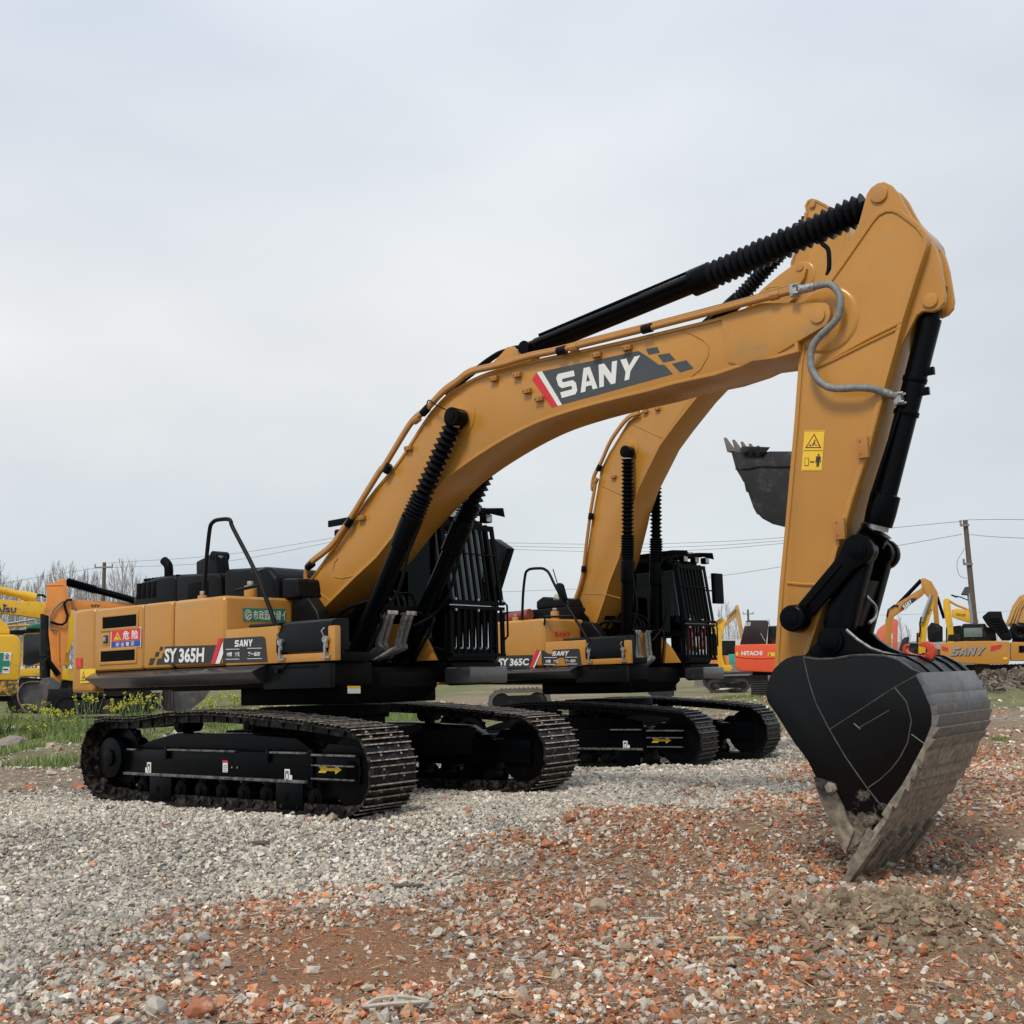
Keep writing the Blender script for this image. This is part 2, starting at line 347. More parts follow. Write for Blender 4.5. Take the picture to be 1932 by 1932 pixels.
K3 = reg(887.8, 887.8, .3308); K5 = reg(1420.5, 319.6, .2206); K7 = reg(710.2, 497.2, .3308)
KC = reg(461.6, 887.8, .2941); K6 = reg(1349.4, 710.2, .2573); K4 = reg(1313.9, 958.8, .3202); K8 = reg(1420.5, 1171.9, .2757)
KU = reg(142.05, 1292.6, .34925)     # undercarriage view
KM = reg(923.3, 1029.8, .23892)      # second machine view
K1 = reg(0, 958.8, .2941)
KB = reg(603.7, 958.8, .2022)
# ================================================================ ground (one sheet)
def vnoise(x, y, s, seed=0):
    """cheap smooth value noise"""
    x = np.asarray(x)/s; y = np.asarray(y)/s; xi = np.floor(x).astype(int); yi = np.floor(y).astype(int); fx = x-xi; fy = y-yi
    fx = fx*fx*(3-2*fx); fy = fy*fy*(3-2*fy)
    def h(a, b):
        n = (a*374761393+b*668265263+seed*974634777) & 0x7fffffff; n = ((n ^ (n >> 13))*1274126177) & 0x7fffffff
        return ((n ^ (n >> 16)) & 0xffff)/65535.
    return (h(xi, yi)*(1-fx)+h(xi+1, yi)*fx)*(1-fy)+(h(xi, yi+1)*(1-fx)+h(xi+1, yi+1)*fx)*fy
BRP = [(-1200, 2600), (-300, 1900), (20, 1862), (150, 1822), (250, 1800), (340, 1762), (420, 1735), (520, 1712), (640, 1722), (700, 1700), (800, 1678), (880, 1648), (960, 1630), (1010, 1590), (1080, 1560), (1170, 1535), (1300, 1520), (1400, 1492), (1480, 1450), (1545, 1400), (1640, 1372), (2300, 1345), (2900, 2600)]
BRW = np.array([gpt(v)[:2] for v in BRP])
def brick_sd(x, y): return poly_sd(x, y, BRW)
def poly_sd(x, y, BRW):
    """signed distance into an area (metres, + inside)"""
    x = np.asarray(x, float); y = np.asarray(y, float); d = np.full(x.shape, 1e9); ins = np.zeros(x.shape, bool)
    n = len(BRW)
    for i in range(n):
        a = BRW[i]; b = BRW[(i+1) % n]; e_ = b-a; L2 = e_@e_+1e-9
        t = np.clip(((x-a[0])*e_[0]+(y-a[1])*e_[1])/L2, 0, 1)
        d = np.minimum(d, np.hypot(x-a[0]-t*e_[0], y-a[1]-t*e_[1]))
        c_ = ((a[1] > y) != (b[1] > y)); xx = a[0]+(y-a[1])*(b[0]-a[0])/((b[1]-a[1]) if abs(b[1]-a[1]) > 1e-9 else 1e-9); ins ^= c_ & (x < xx)
    return np.where(ins, d, -d)
def brickness(x, y):
    sd = brick_sd(x, y); k = .05*np.asarray(y)
    return np.clip(.5+(sd+(vnoise(x, y, .9, 3)-.5)*1.6+(vnoise(x, y, .3, 5)-.5)*1.1)/(1.7), 0, 1)
PTW = np.array([gpt(v)[:2] for v in [(330, 1800), (420, 1765), (560, 1752), (700, 1765), (810, 1795), (800, 1850), (700, 1880), (560, 1878), (470, 1855), (370, 1830)]])
DRW = np.array([gpt(v)[:2] for v in [(1300, 2600), (1400, 1990), (1520, 1850), (1700, 1810), (1820, 1700), (1932, 1600), (2600, 1500), (2600, 2600)]])
def bare(x, y):
    n = (vnoise(x, y, .5, 41)-.5)*.5+(vnoise(x, y, .16, 42)-.5)*.25
    return np.clip(.5+(poly_sd(x, y, PTW)+n)/.35, 0, 1), np.clip(.5+(poly_sd(x, y, DRW)+n*1.6)/.8, 0, 1)
MND = gpt((1650, 1745)); PATCH = gpt((560, 1800)); HEAP = gpt((1905, 1318))
TIP = gpt((1640, 1640))
def hgt(x, y):
    z = gh(x, y)+(vnoise(x, y, 1.1, 1)-.5)*.07+(vnoise(x, y, .35, 2)-.5)*.035
    z = z+(vnoise(x, y, 3.2, 4)-.5)*.05
    z = z+.085*np.exp(-(((x-MND[0]-.05)/.7)**2+((y-MND[1])/.5)**2)**1.0)*(.6+.8*vnoise(x, y, .3, 17))
    z = z+.75*np.exp(-(((x-HEAP[0]-.8)/2.6)**2+((y-HEAP[1]-1)/1.4)**2))*(.6+.8*vnoise(x, y, .7, 9))
    lb = np.clip((y-17)/4, 0, 1)*np.clip((-x-5)/3, 0, 1)
    z = z+lb*(vnoise(x, y, 1.6, 8)-.35)*.3
    return z
def axis_pts(lo, hi, c, fine, nf, n):
    a = [c+fine*i for i in range(-nf, nf+1)]; s = fine; x = a[-1]
    while x < hi: s *= 1.06; x += s; a.append(x)
    s = fine; x = a[0]
    while x > lo: s *= 1.06; x -= s; a.insert(0, x)
    return np.array(a)
gx = axis_pts(-700, 700, 0, .07, 62, 0); gy = axis_pts(-300, 900, 8, .07, 66, 0)
GX, GY = np.meshgrid(gx, gy); GZ = hgt(GX, GY)
# the tracks press the gravel flat
me = bpy.data.meshes.new('ground'); nx = len(gx); ny = len(gy)
vs = np.stack([GX, GY, GZ], -1).reshape(-1, 3)
idx = np.arange(nx*ny).reshape(ny, nx); fs = np.stack([idx[:-1, :-1], idx[:-1, 1:], idx[1:, 1:], idx[1:, :-1]], -1).reshape(-1, 4)
def mesh_np(me, vs, fs, k):
    me.vertices.add(len(vs)); me.vertices.foreach_set('co', np.asarray(vs, np.float32).ravel())
    me.loops.add(len(fs)*k); me.loops.foreach_set('vertex_index', np.asarray(fs, np.int32).ravel())
    me.polygons.add(len(fs)); me.polygons.foreach_set('loop_start', np.arange(0, len(fs)*k, k, dtype=np.int32))
    me.update(calc_edges=True); me.polygons.foreach_set('use_smooth', [False]*len(fs))
mesh_np(me, vs, fs, 4)
me.polygons.foreach_set('use_smooth', [True]*len(fs))
bk = brickness(vs[:, 0], vs[:, 1])
GRP = [(-400, 1300), (215, 1340), (205, 1365), (150, 1378), (140, 1400), (60, 1402), (-40, 1385), (-400, 1400)]
X_, Y_ = vs[:, 0], vs[:, 1]
gr = np.clip((Y_-19.5-1.5*np.clip((X_+9)/3, 0, 3))/2., 0, 1)*np.clip((-X_-3.2)/2, 0, 1)*np.clip(.35+1.3*vnoise(X_, Y_, 1.8, 12), 0, 1)
gr = np.maximum(gr, np.clip((Y_-24)/6, 0, 1)*.75*np.clip((vnoise(X_, Y_, 3.5, 11)-.45)*5, 0, 1))
dt = np.clip((Y_-14.3+(-X_-5)*.12)/1.8, 0, 1)*np.clip(1-np.clip(brick_sd(X_, Y_)+1.5, 0, 1.)*.6, 0, 1)
gp = np.clip(1-np.abs(Y_-(16.5))/6, 0, 1)*np.clip((X_-.2)/1.5, 0, 1)*np.clip((7.5-X_)/1.5, 0, 1); dt = np.clip(dt-gp, 0, 1)
at_ = me.color_attributes.new('zone', 'FLOAT_COLOR', 'POINT')
at_.data.foreach_set('color', np.stack([bk, gr, dt, np.ones_like(bk)], -1).astype(np.float32).ravel())
def ground_mat():
    m = bpy.data.materials.new('gravel_and_rubble_ground'); m.use_nodes = True; t = m.node_tree; p = t.nodes['Principled BSDF']; l = t.links.new
    p.inputs['Roughness'].default_value = .95; p.inputs['Specular IOR Level'].default_value = .15
    a = N(t, 'ShaderNodeAttribute'); a.attribute_name = 'zone'; s = N(t, 'ShaderNodeSeparateColor'); l(a.outputs['Color'], s.inputs[0])
    tcn = N(t, 'ShaderNodeTexCoord')
    def pebble(scale, stops):
        v = N(t, 'ShaderNodeTexVoronoi'); v.inputs['Scale'].default_value = scale; v.inputs['Randomness'].default_value = 1; l(tcn.outputs['Object'], v.inputs['Vector'])
        sc_ = N(t, 'ShaderNodeSeparateColor'); l(v.outputs['Color'], sc_.inputs[0]); r = N(t, 'ShaderNodeValToRGB'); r.color_ramp.interpolation = 'LINEAR'
        els = r.color_ramp.elements; els[0].position = stops[0][0]; els[0].color = stops[0][1]+(1,); els[1].position = stops[-1][0]; els[1].color = stops[-1][1]+(1,)
        for q, c in stops[1:-1]: els.new(q).color = c+(1,)
        l(sc_.outputs[0], r.inputs[0]); return v, r
    v1, g1 = pebble(24, [(0, (.17, .16, .15)), (.4, (.27, .26, .245)), (.8, (.38, .37, .35)), (1, (.5, .49, .46))])
    v2, g2 = pebble(34, [(0, (.14, .075, .045)), (.35, (.24, .125, .07)), (.6, (.32, .19, .12)), (.8, (.33, .26, .2)), (1, (.48, .42, .36))])
    v3, g3 = pebble(13, [(0, (.17, .135, .095)), (.5, (.26, .205, .145)), (.85, (.33, .265, .195)), (.96, (.34, .20, .13)), (1, (.5, .45, .4))])
    n = N(t, 'ShaderNodeTexNoise'); n.inputs['Scale'].default_value = 1.3; n.inputs['Detail'].default_value = 8; l(tcn.outputs['Object'], n.inputs['Vector'])
    gg = N(t, 'ShaderNodeValToRGB'); gg.color_ramp.elements[0].color = (.07, .10, .03, 1); gg.color_ramp.elements[1].color = (.22, .22, .10, 1)
    gg.color_ramp.elements[0].position = .3; gg.color_ramp.elements[1].position = .7; l(n.outputs['Fac'], gg.inputs[0])
    def mixc(f, a_, b_):
        x = N(t, 'ShaderNodeMixRGB'); l(f, x.inputs[0]); l(a_, x.inputs[1]); l(b_, x.inputs[2]); return x.outputs[0]
    soil = N(t, 'ShaderNodeTexNoise'); soil.inputs['Scale'].default_value = 4; soil.inputs['Detail'].default_value = 9; l(tcn.outputs['Object'], soil.inputs['Vector'])
    sr_ = N(t, 'ShaderNodeValToRGB'); sr_.color_ramp.elements[0].color = (.20, .105, .058, 1); sr_.color_ramp.elements[1].color = (.33, .225, .14, 1)
    sr_.color_ramp.elements[0].position = .35; sr_.color_ramp.elements[1].position = .65; l(soil.outputs['Fac'], sr_.inputs[0])
    hb = N(t, 'ShaderNodeMath', operation='GREATER_THAN'); hb.inputs[1].default_value = .52; l(soil.outputs['Fac'], hb.inputs[0])
    h2 = N(t, 'ShaderNodeMath', operation='MULTIPLY'); h2.inputs[1].default_value = .6; l(hb.outputs[0], h2.inputs[0])
    br = mixc(h2.outputs[0], g2.outputs[0], sr_.outputs[0])
    ab = N(t, 'ShaderNodeAttribute'); ab.attribute_name = 'bare'; sb = N(t, 'ShaderNodeSeparateColor'); l(ab.outputs['Color'], sb.inputs[0])
    fs_ = N(t, 'ShaderNodeTexNoise'); fs_.inputs['Scale'].default_value = 38; fs_.inputs['Detail'].default_value = 9; fs_.inputs['Roughness'].default_value = .75; l(tcn.outputs['Object'], fs_.inputs['Vector'])
    def soil2(a_, b_):
        q_ = N(t, 'ShaderNodeValToRGB'); q_.color_ramp.elements[0].position = .35; q_.color_ramp.elements[1].position = .66; q_.color_ramp.elements[0].color = a_+(1,); q_.color_ramp.elements[1].color = b_+(1,); l(fs_.outputs['Fac'], q_.inputs[0]); return q_.outputs[0]
    c = mixc(s.outputs[0], g1.outputs[0], br); c = mixc(sb.outputs[0], c, soil2((.22, .11, .058), (.42, .24, .145))); c = mixc(sb.outputs[1], c, soil2((.19, .12, .07), (.38, .27, .18))); c = mixc(s.outputs[2], c, g3.outputs[0]); c = mixc(s.outputs[1], c, gg.outputs[0]); l(c, p.inputs['Base Color'])
    b = N(t, 'ShaderNodeBump'); b.inputs['Strength'].default_value = .9; b.inputs['Distance'].default_value = .03; b.invert = True; mh = N(t, 'ShaderNodeMath', operation='ADD'); l(v1.outputs['Distance'], mh.inputs[0]); l(fs_.outputs['Fac'], mh.inputs[1]); l(mh.outputs[0], b.inputs['Height'])
    b2 = N(t, 'ShaderNodeBump'); b2.inputs['Strength'].default_value = .7; b2.inputs['Distance'].default_value = .08; l(n.outputs['Fac'], b2.inputs['Height']); l(b.outputs[0], b2.inputs['Normal'])
    l(b2.outputs[0], p.inputs['Normal']); return m
ap = me.color_attributes.new('bare', 'FLOAT_COLOR', 'POINT'); p1_, p2_ = bare(vs[:, 0], vs[:, 1]); ap.data.foreach_set('color', np.stack([p1_, p2_, p1_*0, p1_*0+1], -1).astype(np.float32).ravel())
me.materials.append(ground_mat()); go = bpy.data.objects.new('ground', me); C.objects.link(go); tag(go, kind='structure')
# ================================================================ heavy excavators
def arcp(cx, cz, r, a0, a1, n): return [(cx+r*math.cos(R(a0+(a1-a0)*i/(n-1))), cz+r*math.sin(R(a0+(a1-a0)*i/(n-1)))) for i in range(n)]
def belt_path(nsh):
    p = [(1.75, 0.0), (1.9, 0.0)]+arcp(1.955, .455, .45, -88, 92, 16)+[(1.5, .955), (.9, 1.0), (.4, 1.035), (-.1, 1.055), (-.73, 1.05), (-1.4, .985)]+arcp(-1.985, .515, .47, 86, 268, 16)+[(-1.6, 0.015), (-1, 0), (0, 0), (1, 0)]
    p = np.array(p+[p[0]]); d = np.r_[0, np.cumsum(np.hypot(*np.diff(p, axis=0).T))]; s = np.linspace(0, d[-1], nsh, endpoint=False); pitch = d[-1]/nsh
    f = lambda q: np.array([np.interp(q % d[-1], d, p[:, 0]), np.interp(q % d[-1], d, p[:, 1])])
    o = []
    for q in s:
        t = f(q+pitch*.45)-f(q-pitch*.45); t /= np.linalg.norm(t); o.append((f(q), t))
    return o, pitch
def crawler(root, sd, clean, cfgd):
    y0, y1 = (sd*1.595, sd*.995) if sd < 0 else (.995, 1.595); yc = (y0+y1)/2; yo = sd*1.595
    sm, wm = (SHOEC, WORNC) if clean else (SHOE, WORN)
    fr = MB()
    ya, yb = sorted((sd*1.13, sd*1.44))
    fr.prism([(-1.72, .33), (1.40, .30), (1.40, .62), (-1.72, .62)], ya, yb)
    fr.prism([(-1.7, .62), (1.38, .62), (1.1, .76), (.2, .80), (-.9, .80), (-1.35, .72)], sd*1.18, sd*1.36)
    fr.prism([(1.405, .34), (2.06, .34), (2.06, .60), (1.405, .60)], ya+.02, yb-.012)
    fr.prism([(1.5, .62), (2.15, .62), (2.0, .70), (1.62, .72)], sd*1.2, sd*1.4)
    fr.box(1.36, 1.43, ya-.0, yb+.012, .28, .66)
    fr.box(-1.76, -1.72, ya, yb+.004, .34, .62)
    tfm = fr.build('track_frame', BLKG, root, bevel=.012)
    rl = MB()      # bright worn rail edges
    ye0, ye1 = sorted((sd*1.435, sd*1.475))
    rl.box(-1.74, 1.36, ye0, ye1, .325, .355); rl.box(-1.68, -1.5, ye0, ye1, .605, .625); rl.box(-.9, .25, ye0, ye1, .612, .632); rl.box(.82, 1.36, ye0, ye1, .612, .632); rl.box(1.44, 2.05, ye0, ye1-.01, .598, .618)
    rl.box(1.44, 2.03, ye0, ye1-.012, .50, .515); rl.box(1.44, 2.03, ye0, ye1-.012, .37, .385)
    rl.build('rail_edge', RAIL, tfm, bevel=.004)
    for x in (-.92, .8):
        MB().box(x-.035, x+.01, ye0-.0, ye1+.005, .52, .65).build('bracket', BLKG, tfm, bevel=.006)
    path, pitch = belt_path(48)
    b = MB()
    for k, (c, t) in enumerate(path):
        n = np.array([-t[1], t[0]])*-1       # outward
        def P(a, h, y): q = c+t*a+n*(h-.03); return (q[0], y, q[1])
        def bx(a0, a1, h0, h1, ya_, yb_, m=0):
            b.hexa([P(a0, h0, ya_), P(a1, h0, ya_), P(a1, h0, yb_), P(a0, h0, yb_)], [P(a0, h1, ya_), P(a1, h1, ya_), P(a1, h1, yb_), P(a0, h1, yb_)], m)
        bx(-pitch*.50, pitch*.46, -.014, .0, y0, y1)
        for j, a in enumerate((-.43, -.06, .31)):
            h = .03 if j == 0 else .024; a *= pitch
            bx(a, a+.014, 0, h-.006, y0-.004, y1+.004); bx(a+.001, a+.013, h-.006, h, y0-.004, y1+.004, 1)
        for s_ in (-1, 1):
            bx(-pitch*.44, pitch*.44, -.10, -.014, yc+s_*.115-.025, yc+s_*.115+.025)
            for a in (-.24, .1): b.cyl(P(pitch*a+.025, 0, yc+s_*.13), P(pitch*a+.025, .013, yc+s_*.13), .012, 6, 1)
        bx(pitch*.00, pitch*.12, .0, .004, yc-.05, yc+.05)
        b.cyl(P(-pitch*.45, -.06, yc-.16), P(-pitch*.45, -.06, yc+.16), .022, 8)
    bo = b.build('track_belt', [sm, wm], tfm, smooth=0)
    sp = MB(); sp.tube([(-1.975, sd*1.24, .515), (-1.975, sd*1.34, .515)], .35, 28)
    for k in range(21):
        a = 2*math.pi*k/21; sp.cyl((-1.975+.36*math.cos(a), sd*1.26, .515+.36*math.sin(a)), (-1.975+.36*math.cos(a), sd*1.33, .515+.36*math.sin(a)), .035, 6)
    sp.cyl((-1.975, sd*1.1, .515), (-1.975, sd*1.50, .515), .235, 28)
    spo = sp.build('sprocket', BLKG, tfm, bevel=.008)
    MB().cyl((-1.975, sd*1.50, .515), (-1.975, sd*1.53, .515), .10, 20).build('hub_cap', BLKG, spo, bevel=.006)
    idl = MB(); idl.cyl((1.955, sd*1.2, .455), (1.955, sd*1.39, .455), .355, 30); idl.cyl((1.955, sd*1.17, .455), (1.955, sd*1.42, .455), .12, 16)
    idl.build('idler_wheel', BLK, tfm, bevel=.01)
    for x in (-.78, .42):
        q = MB(); q.cyl((x, sd*1.15, .895), (x, sd*1.42, .895), .085, 18); q.cyl((x, sd*1.42, .895), (x, sd*1.44, .895), .05, 12); q.box(x-.05, x+.05, sd*1.29-.04, sd*1.29+.04, .7, .85)
        q.build('carrier_roller', BLK, tfm, bevel=.006)
    for i in range(9):
        x = -1.45+i*.36
        q = MB(); q.cyl((x, sd*1.16, .185), (x, sd*1.43, .185), .075, 16); q.cyl((x, sd*1.43, .185), (x, sd*1.455, .185), .045, 12); q.cyl((x, sd*1.38, .185), (x, sd*1.42, .185), .10, 16); q.box(x-.06, x+.06, sd*1.22, sd*1.4, .2, .33)
        q.build('track_roller', BLK, tfm, bevel=.006)
    for x in (-1.05, 1.1):
        MB().prism([(x-.2, .06), (x+.2, .06), (x+.2, .32), (x-.2, .32)], sd*1.44, sd*1.455).build('track_guard', BLKG, tfm, bevel=.004)
    if sd < 0:
        def st(x, z, w_, h, m, nm, yy=sd*1.446): return MB().box(x-w_/2, x+w_/2, yy-.002, yy, z-h/2, z+h/2).build(nm, m, tfm, smooth=0)
        yy = sd*1.446
        ar = [(1.52, .455), (1.55, .475), (1.51, .50), (1.60, .50), (1.63, .482), (1.74, .482), (1.74, .51), (1.82, .472), (1.74, .434), (1.74, .462), (1.63, .462), (1.60, .44), (1.51, .44), (1.55, .468)]
        ar = [(1.50, .435), (1.535, .47), (1.50, .505), (1.60, .505), (1.625, .485), (1.74, .485), (1.74, .513), (1.83, .47), (1.74, .427), (1.74, .455), (1.625, .455), (1.60, .435)]
        MB().prism(ar, sd*1.43-.003, sd*1.43).build('yellow_arrow', YLS, tfm, smooth=0)
        mb = MB(); q = mb
        for x, z in ((-1.28, .415), (1.06, .40)):
            q.box(x-.038, x+.038, yy, yy+.004, z-.058, z+.058); q.box(x+.042 if x > 0 else x-.068, x+.072 if x > 0 else x-.040, yy, yy+.004, z-.058, z+.0)
            for zz in (.02, .036): q.box(x-.024, x+.024, yy-.003, yy, z+zz-.005, z+zz+.005, 1)
            q.tube([(x-.02, yy-.002, z+.02), (x-.02, yy-.002, z-.03), (x, yy-.002, z-.045), (x+.02, yy-.002, z-.03), (x+.02, yy-.002, z+.02)], .004, 6, 1)
        q.build('tie_down_label', [WHT, BLKS], tfm, smooth=0)
        if cfgd.get('redlabel'):
            q = MB(); q.box(.04, .12, yy, yy+.004, .40, .52); q.box(.04, .12, yy-.003, yy, .50, .525, 1)
            for zz in (.41, .43, .45, .47): q.box(.052, .108, yy-.003, yy, zz, zz+.005, 2)
            q.build('red_and_white_label', [WHT, REDS, GRYS], tfm, smooth=0)
            for x in (.20, .29): MB().cyl((x, yy-.01, .455), (x, yy, .455), .010, 8).build('bolt', STEEL, tfm)
def box_body(x0, x1, y0, y1, z0, z1): return MB().box(x0, x1, y0, y1, z0, z1)
def heavy(cfg):
    TF, SF = cfg['TF'], cfg['SF']; M1 = cfg['id'] == 1
    root = TF.root(cfg['name'], label=cfg['label'], cat='excavator', group='heavy ochre excavators on the gravel')
    setG(TF); YS = -1.5
    for sd in (-1, 1): 
        crawler(root, sd, cfg['clean'], cfg)
    u = MB(); u.prismz([(-.75, -.8), (.75, -.8), (1.25, -1.15), (1.25, -1.2), (-1.25, -1.2), (-1.25, -1.15)], .42, .74); u.prismz([(-.75, .8), (.75, .8), (1.25, 1.15), (1.25, 1.2), (-1.25, 1.2), (-1.25, 1.15)], .42, .74)
    u.prismz([(-.75, -.82), (.75, -.82), (.95, -.3), (.95, .3), (.75, .82), (-.75, .82), (-.95, .3), (-.95, -.3)], .45, .80)
    ub = u.build('undercarriage_frame', BLK, root, bevel=.02)
    q = MB(); q.cyl((0, 0, .80), (0, 0, .95), .68, 40); q.cyl((0, 0, .95), (0, 0, 1.05), .74, 40)
    for k in range(32): a = k*math.pi/16; q.cyl((.71*math.cos(a), .71*math.sin(a), .90), (.71*math.cos(a), .71*math.sin(a), .95), .016, 6)
    q.build('swing_ring', BLK, ub)
    setG(SF)
    # ---- deck
    T = lambda v, y: SF.T(v, y)
    d = MB(); d.box(-2.3, 1.70, -1.40, -.9, 1.24, 1.46); d.box(-2.3, .7, -.9, -.46, 1.24, 1.46); d.box(-2.3, 1.2, -.46, .44, 1.22, 1.40); d.box(-2.3, 1.45, .44, 1.34, 1.24, 1.46)
    d.box(-.74, 1.15, -.62, .62, 1.04, 1.235)
    d.prism([(1.2, 1.05), (1.40, 1.2), (1.40, 1.36), (1.25, 1.42), (.6, 1.43), (.6, 1.05)], -.5, .38)
    deck = d.build('platform_deck', BLK, root, bevel=.015)
    MB().box(1.46, 1.56, .46, 1.30, 1.20, 1.455).build('cab_step', BLK, deck, bevel=.03)
    q = MB(); q.prismz([(1.45, .43), (1.80, .48), (1.68, 1.26), (1.45, 1.30)], 1.215, 1.40); q.build('cab_floor_apron', SKT, deck, bevel=.03)
    MB().box(.72, 1.72, -1.47, -1.405, 1.22, 1.46).build('side_panel', PLAS, deck, bevel=.01)
    MB().box(1.0, 1.55, -1.478, -1.465, 1.42, 1.44).build('vent_strip', BLK, deck)
    # skirt
    s_ = MB(); A_ = [(-1.50, 1.466), (-1.645, 1.405), (-1.645, 1.39), (-1.53, 1.285), (-1.42, 1.275), (-1.42, 1.46)]
    n = len(A_); xs0 = [-2.36, -2.30, -2.30, -2.15, -2.12, -2.12]; xs1 = [.80, .76, .76, .76, .76, .76]
    s_.add([(xs0[i], A_[i][0], A_[i][1]) for i in range(n)]+[(xs1[i], A_[i][0], A_[i][1]) for i in range(n)], [tuple(range(n)), tuple(range(2*n-1, n-1, -1))]+[(i, n+i, n+(i+1) % n, (i+1) % n) for i in range(n)])
    sk = s_.build('side_skirt', SKT, deck, bevel=.006)
    q = MB(); q.add([(-.16, -1.502, 1.4635), (.0, -1.502, 1.4635), (-.08, -1.64, 1.4045), (-.24, -1.64, 1.4045)], [(0, 1, 2, 3)])
    q.add([(-.12, -1.55, 1.446), (-.07, -1.55, 1.446), (-.09, -1.60, 1.4245), (-.14, -1.60, 1.4245)], [(0, 1, 2, 3)], 1); q.build('white_sticker', [WHT, STEEL], sk, smooth=0)
    # counterweight
    pl = [(-2.372, -1.49), (-2.83, -1.487), (-2.93, -1.42), (-3.05, -1.1), (-3.15, -.5), (-3.17, 0), (-3.15, .5), (-3.05, 1.1), (-2.93, 1.42), (-2.83, 1.487), (-2.372, 1.49)]
    cwt = MB().prismz(pl, 1.24, 2.235).build('counterweight', YEL, root, bevel=.085)
    # side doors
    seam = [-2.364] + [T(v, YS)[0] for v in K2([(495, 300), (712, 260)])] + [.13] if M1 else [-2.364, -1.62, -1.02, .13]
    sx_ = [-2.364, seam[1], seam[2], .13]
    for i in range(3):
        o_ = box_body(sx_[i]+.006, sx_[i+1]-.006, YS, -.46, 1.475, 2.215)
        dr = o_.build('engine_door' if i < 2 else 'fuel_tank', YEL, root, bevel=.07 if i == 2 else .05)
        if i == 0: d0 = dr
        if i == 1: d1 = dr
        if i == 2: d2 = dr
    MB().box(-2.36, .1, -1.46, -.5, 1.48, 2.19).build('door_gap_body', BLK, root)
    MB().box(-2.36, -.42, .44, 1.44, 1.475, 2.2).build('radiator_door', YEL, root, bevel=.06)
    # vents on first door
    if M1:
        for (q4) in ([(212, 158), (460, 145), (458, 232), (207, 246)], [(198, 410), (448, 400), (446, 480), (194, 492)]):
            p4 = [T(v, YS) for v in K2(q4)]
            x0 = sum(p[0] for p in (p4[0], p4[3]))/2; x1 = (p4[1][0]+p4[2][0])/2; z1 = (p4[0][1]+p4[1][1])/2; z0 = (p4[2][1]+p4[3][1])/2
            fr = MB().ring([(x0-.05, z0-.035), (x1+.02, z0-.035), (x1+.02, z1+.03), (x0-.05, z1+.03)], .035, YS-.012, YS+.01).build('vent_frame', YEL, d0, bevel=.006)
            mb = MB(); mb.box(x0-.02, x1, YS-.004, YS+.001, z0, z1)
            for k in range(7): zz = z0+(k+.5)*(z1-z0)/7; mb.box(x0-.01, x1-.01, YS-.010, YS-.004, zz-.007, zz+.004)
            mb.build('vent_grille', BLK, fr, smooth=0)
        x, z = T(K2([(227, 325)])[0], YS)
        q = MB(); q.box(x-.07, x+.07, YS-.006, YS, z-.075, z+.07); lt = q.build('latch_recess', YEL, d0, bevel=.01)
        q = MB(); q.box(x-.045, x+.05, YS-.012, YS-.007, z-.05, z+.045); q.box(x-.03, x+.025, YS-.022, YS-.012, z-.03, z+.025, 1); q.build('door_latch', [BLKS, STEEL], lt, bevel=.004)
        # danger sign
        Q = K2([(268, 258), (489, 236), (486, 382), (263, 394)])
        b = MB(); decal('', SF, 'y', YS, Q, SQ, d0, None, .008, mb=b, mi=0)
        decal('', SF, 'y', YS, part_quad(Q, .02, .98, .36, .97), SQ, d0, None, .010, mb=b, mi=1)
        decal('', SF, 'y', YS, part_quad(Q, .02, .98, .03, .345), SQ, d0, None, .010, mb=b, mi=2)
        decal('', SF, 'y', YS, Q, poly((.10, .42), (.35, .42), (.225, .88)), d0, None, .012, mb=b, mi=3)
        decal('', SF, 'y', YS, Q, poly((.135, .45), (.315, .45), (.225, .80)), d0, None, .013, mb=b, mi=4)
        decal('', SF, 'y', YS, Q, poly((.15, .462), (.30, .462), (.225, .765)), d0, None, .014, mb=b, mi=3)
        decal('', SF, 'y', YS, Q, poly((.215, .54), (.235, .54), (.24, .67), (.21, .67)), d0, None, .015, mb=b, mi=4)
        decal('', SF, 'y', YS, part_quad(Q, .40, .62, .42, .88), text_mesh('危', .018), d0, None, .013, mb=b, mi=0)
        decal('', SF, 'y', YS, part_quad(Q, .70, .92, .42, .88), text_mesh('险', .018), d0, None, .013, mb=b, mi=0)
        for i, ch in enumerate('安全警示'): decal('', SF, 'y', YS, part_quad(Q, .18+i*.165, .295+i*.165, .08, .30), text_mesh(ch, .012), d0, None, .013, mb=b, mi=0)
        b.build('danger_sign', [WHT, REDS, BLUS, YLS, BLKS], d0, smooth=0)
        # stickers on the counterweight
        b = MB(); Q = K2([(6, 466), (50, 461), (50, 532), (8, 538)]); decal('', SF, 'y', -1.495, Q, SQ, d0, None, .004, mb=b, mi=0)
        decal('', SF, 'y', -1.495, Q, poly((.75, .95), (.95, .95), (.55, .5), (.95, .05), (.75, .05), (.3, .5)), d0, None, .006, mb=b, mi=1)
        b.build('red_chevron_sticker', [REDS, ORG], cwt, smooth=0)
        b = MB(); Q = K2([(38, 545), (150, 541), (152, 640), (38, 650)]); decal('', SF, 'y', -1.495, Q, SQ, d0, None, .004, mb=b, mi=0)
        decal('', SF, 'y', -1.495, Q, poly((.05, .15), (.38, .15), (.21, .85)), d0, None, .006, mb=b, mi=1)
        decal('', SF, 'y', -1.495, Q, poly((.10, .2), (.33, .2), (.21, .74)), d0, None, .007, mb=b, mi=0)
        decal('', SF, 'y', -1.495, Q, poly((.19, .28), (.26, .28), (.24, .38), (.28, .4), (.2, .55), (.22, .42), (.17, .4)), d0, None, .008, mb=b, mi=1)
        decal('', SF, 'y', -1.495, Q, poly((.55, .45), (.68, .6), (.66, .4), (.8, .5), (.72, .35), (.6, .38)), d0, None, .008, mb=b, mi=2)
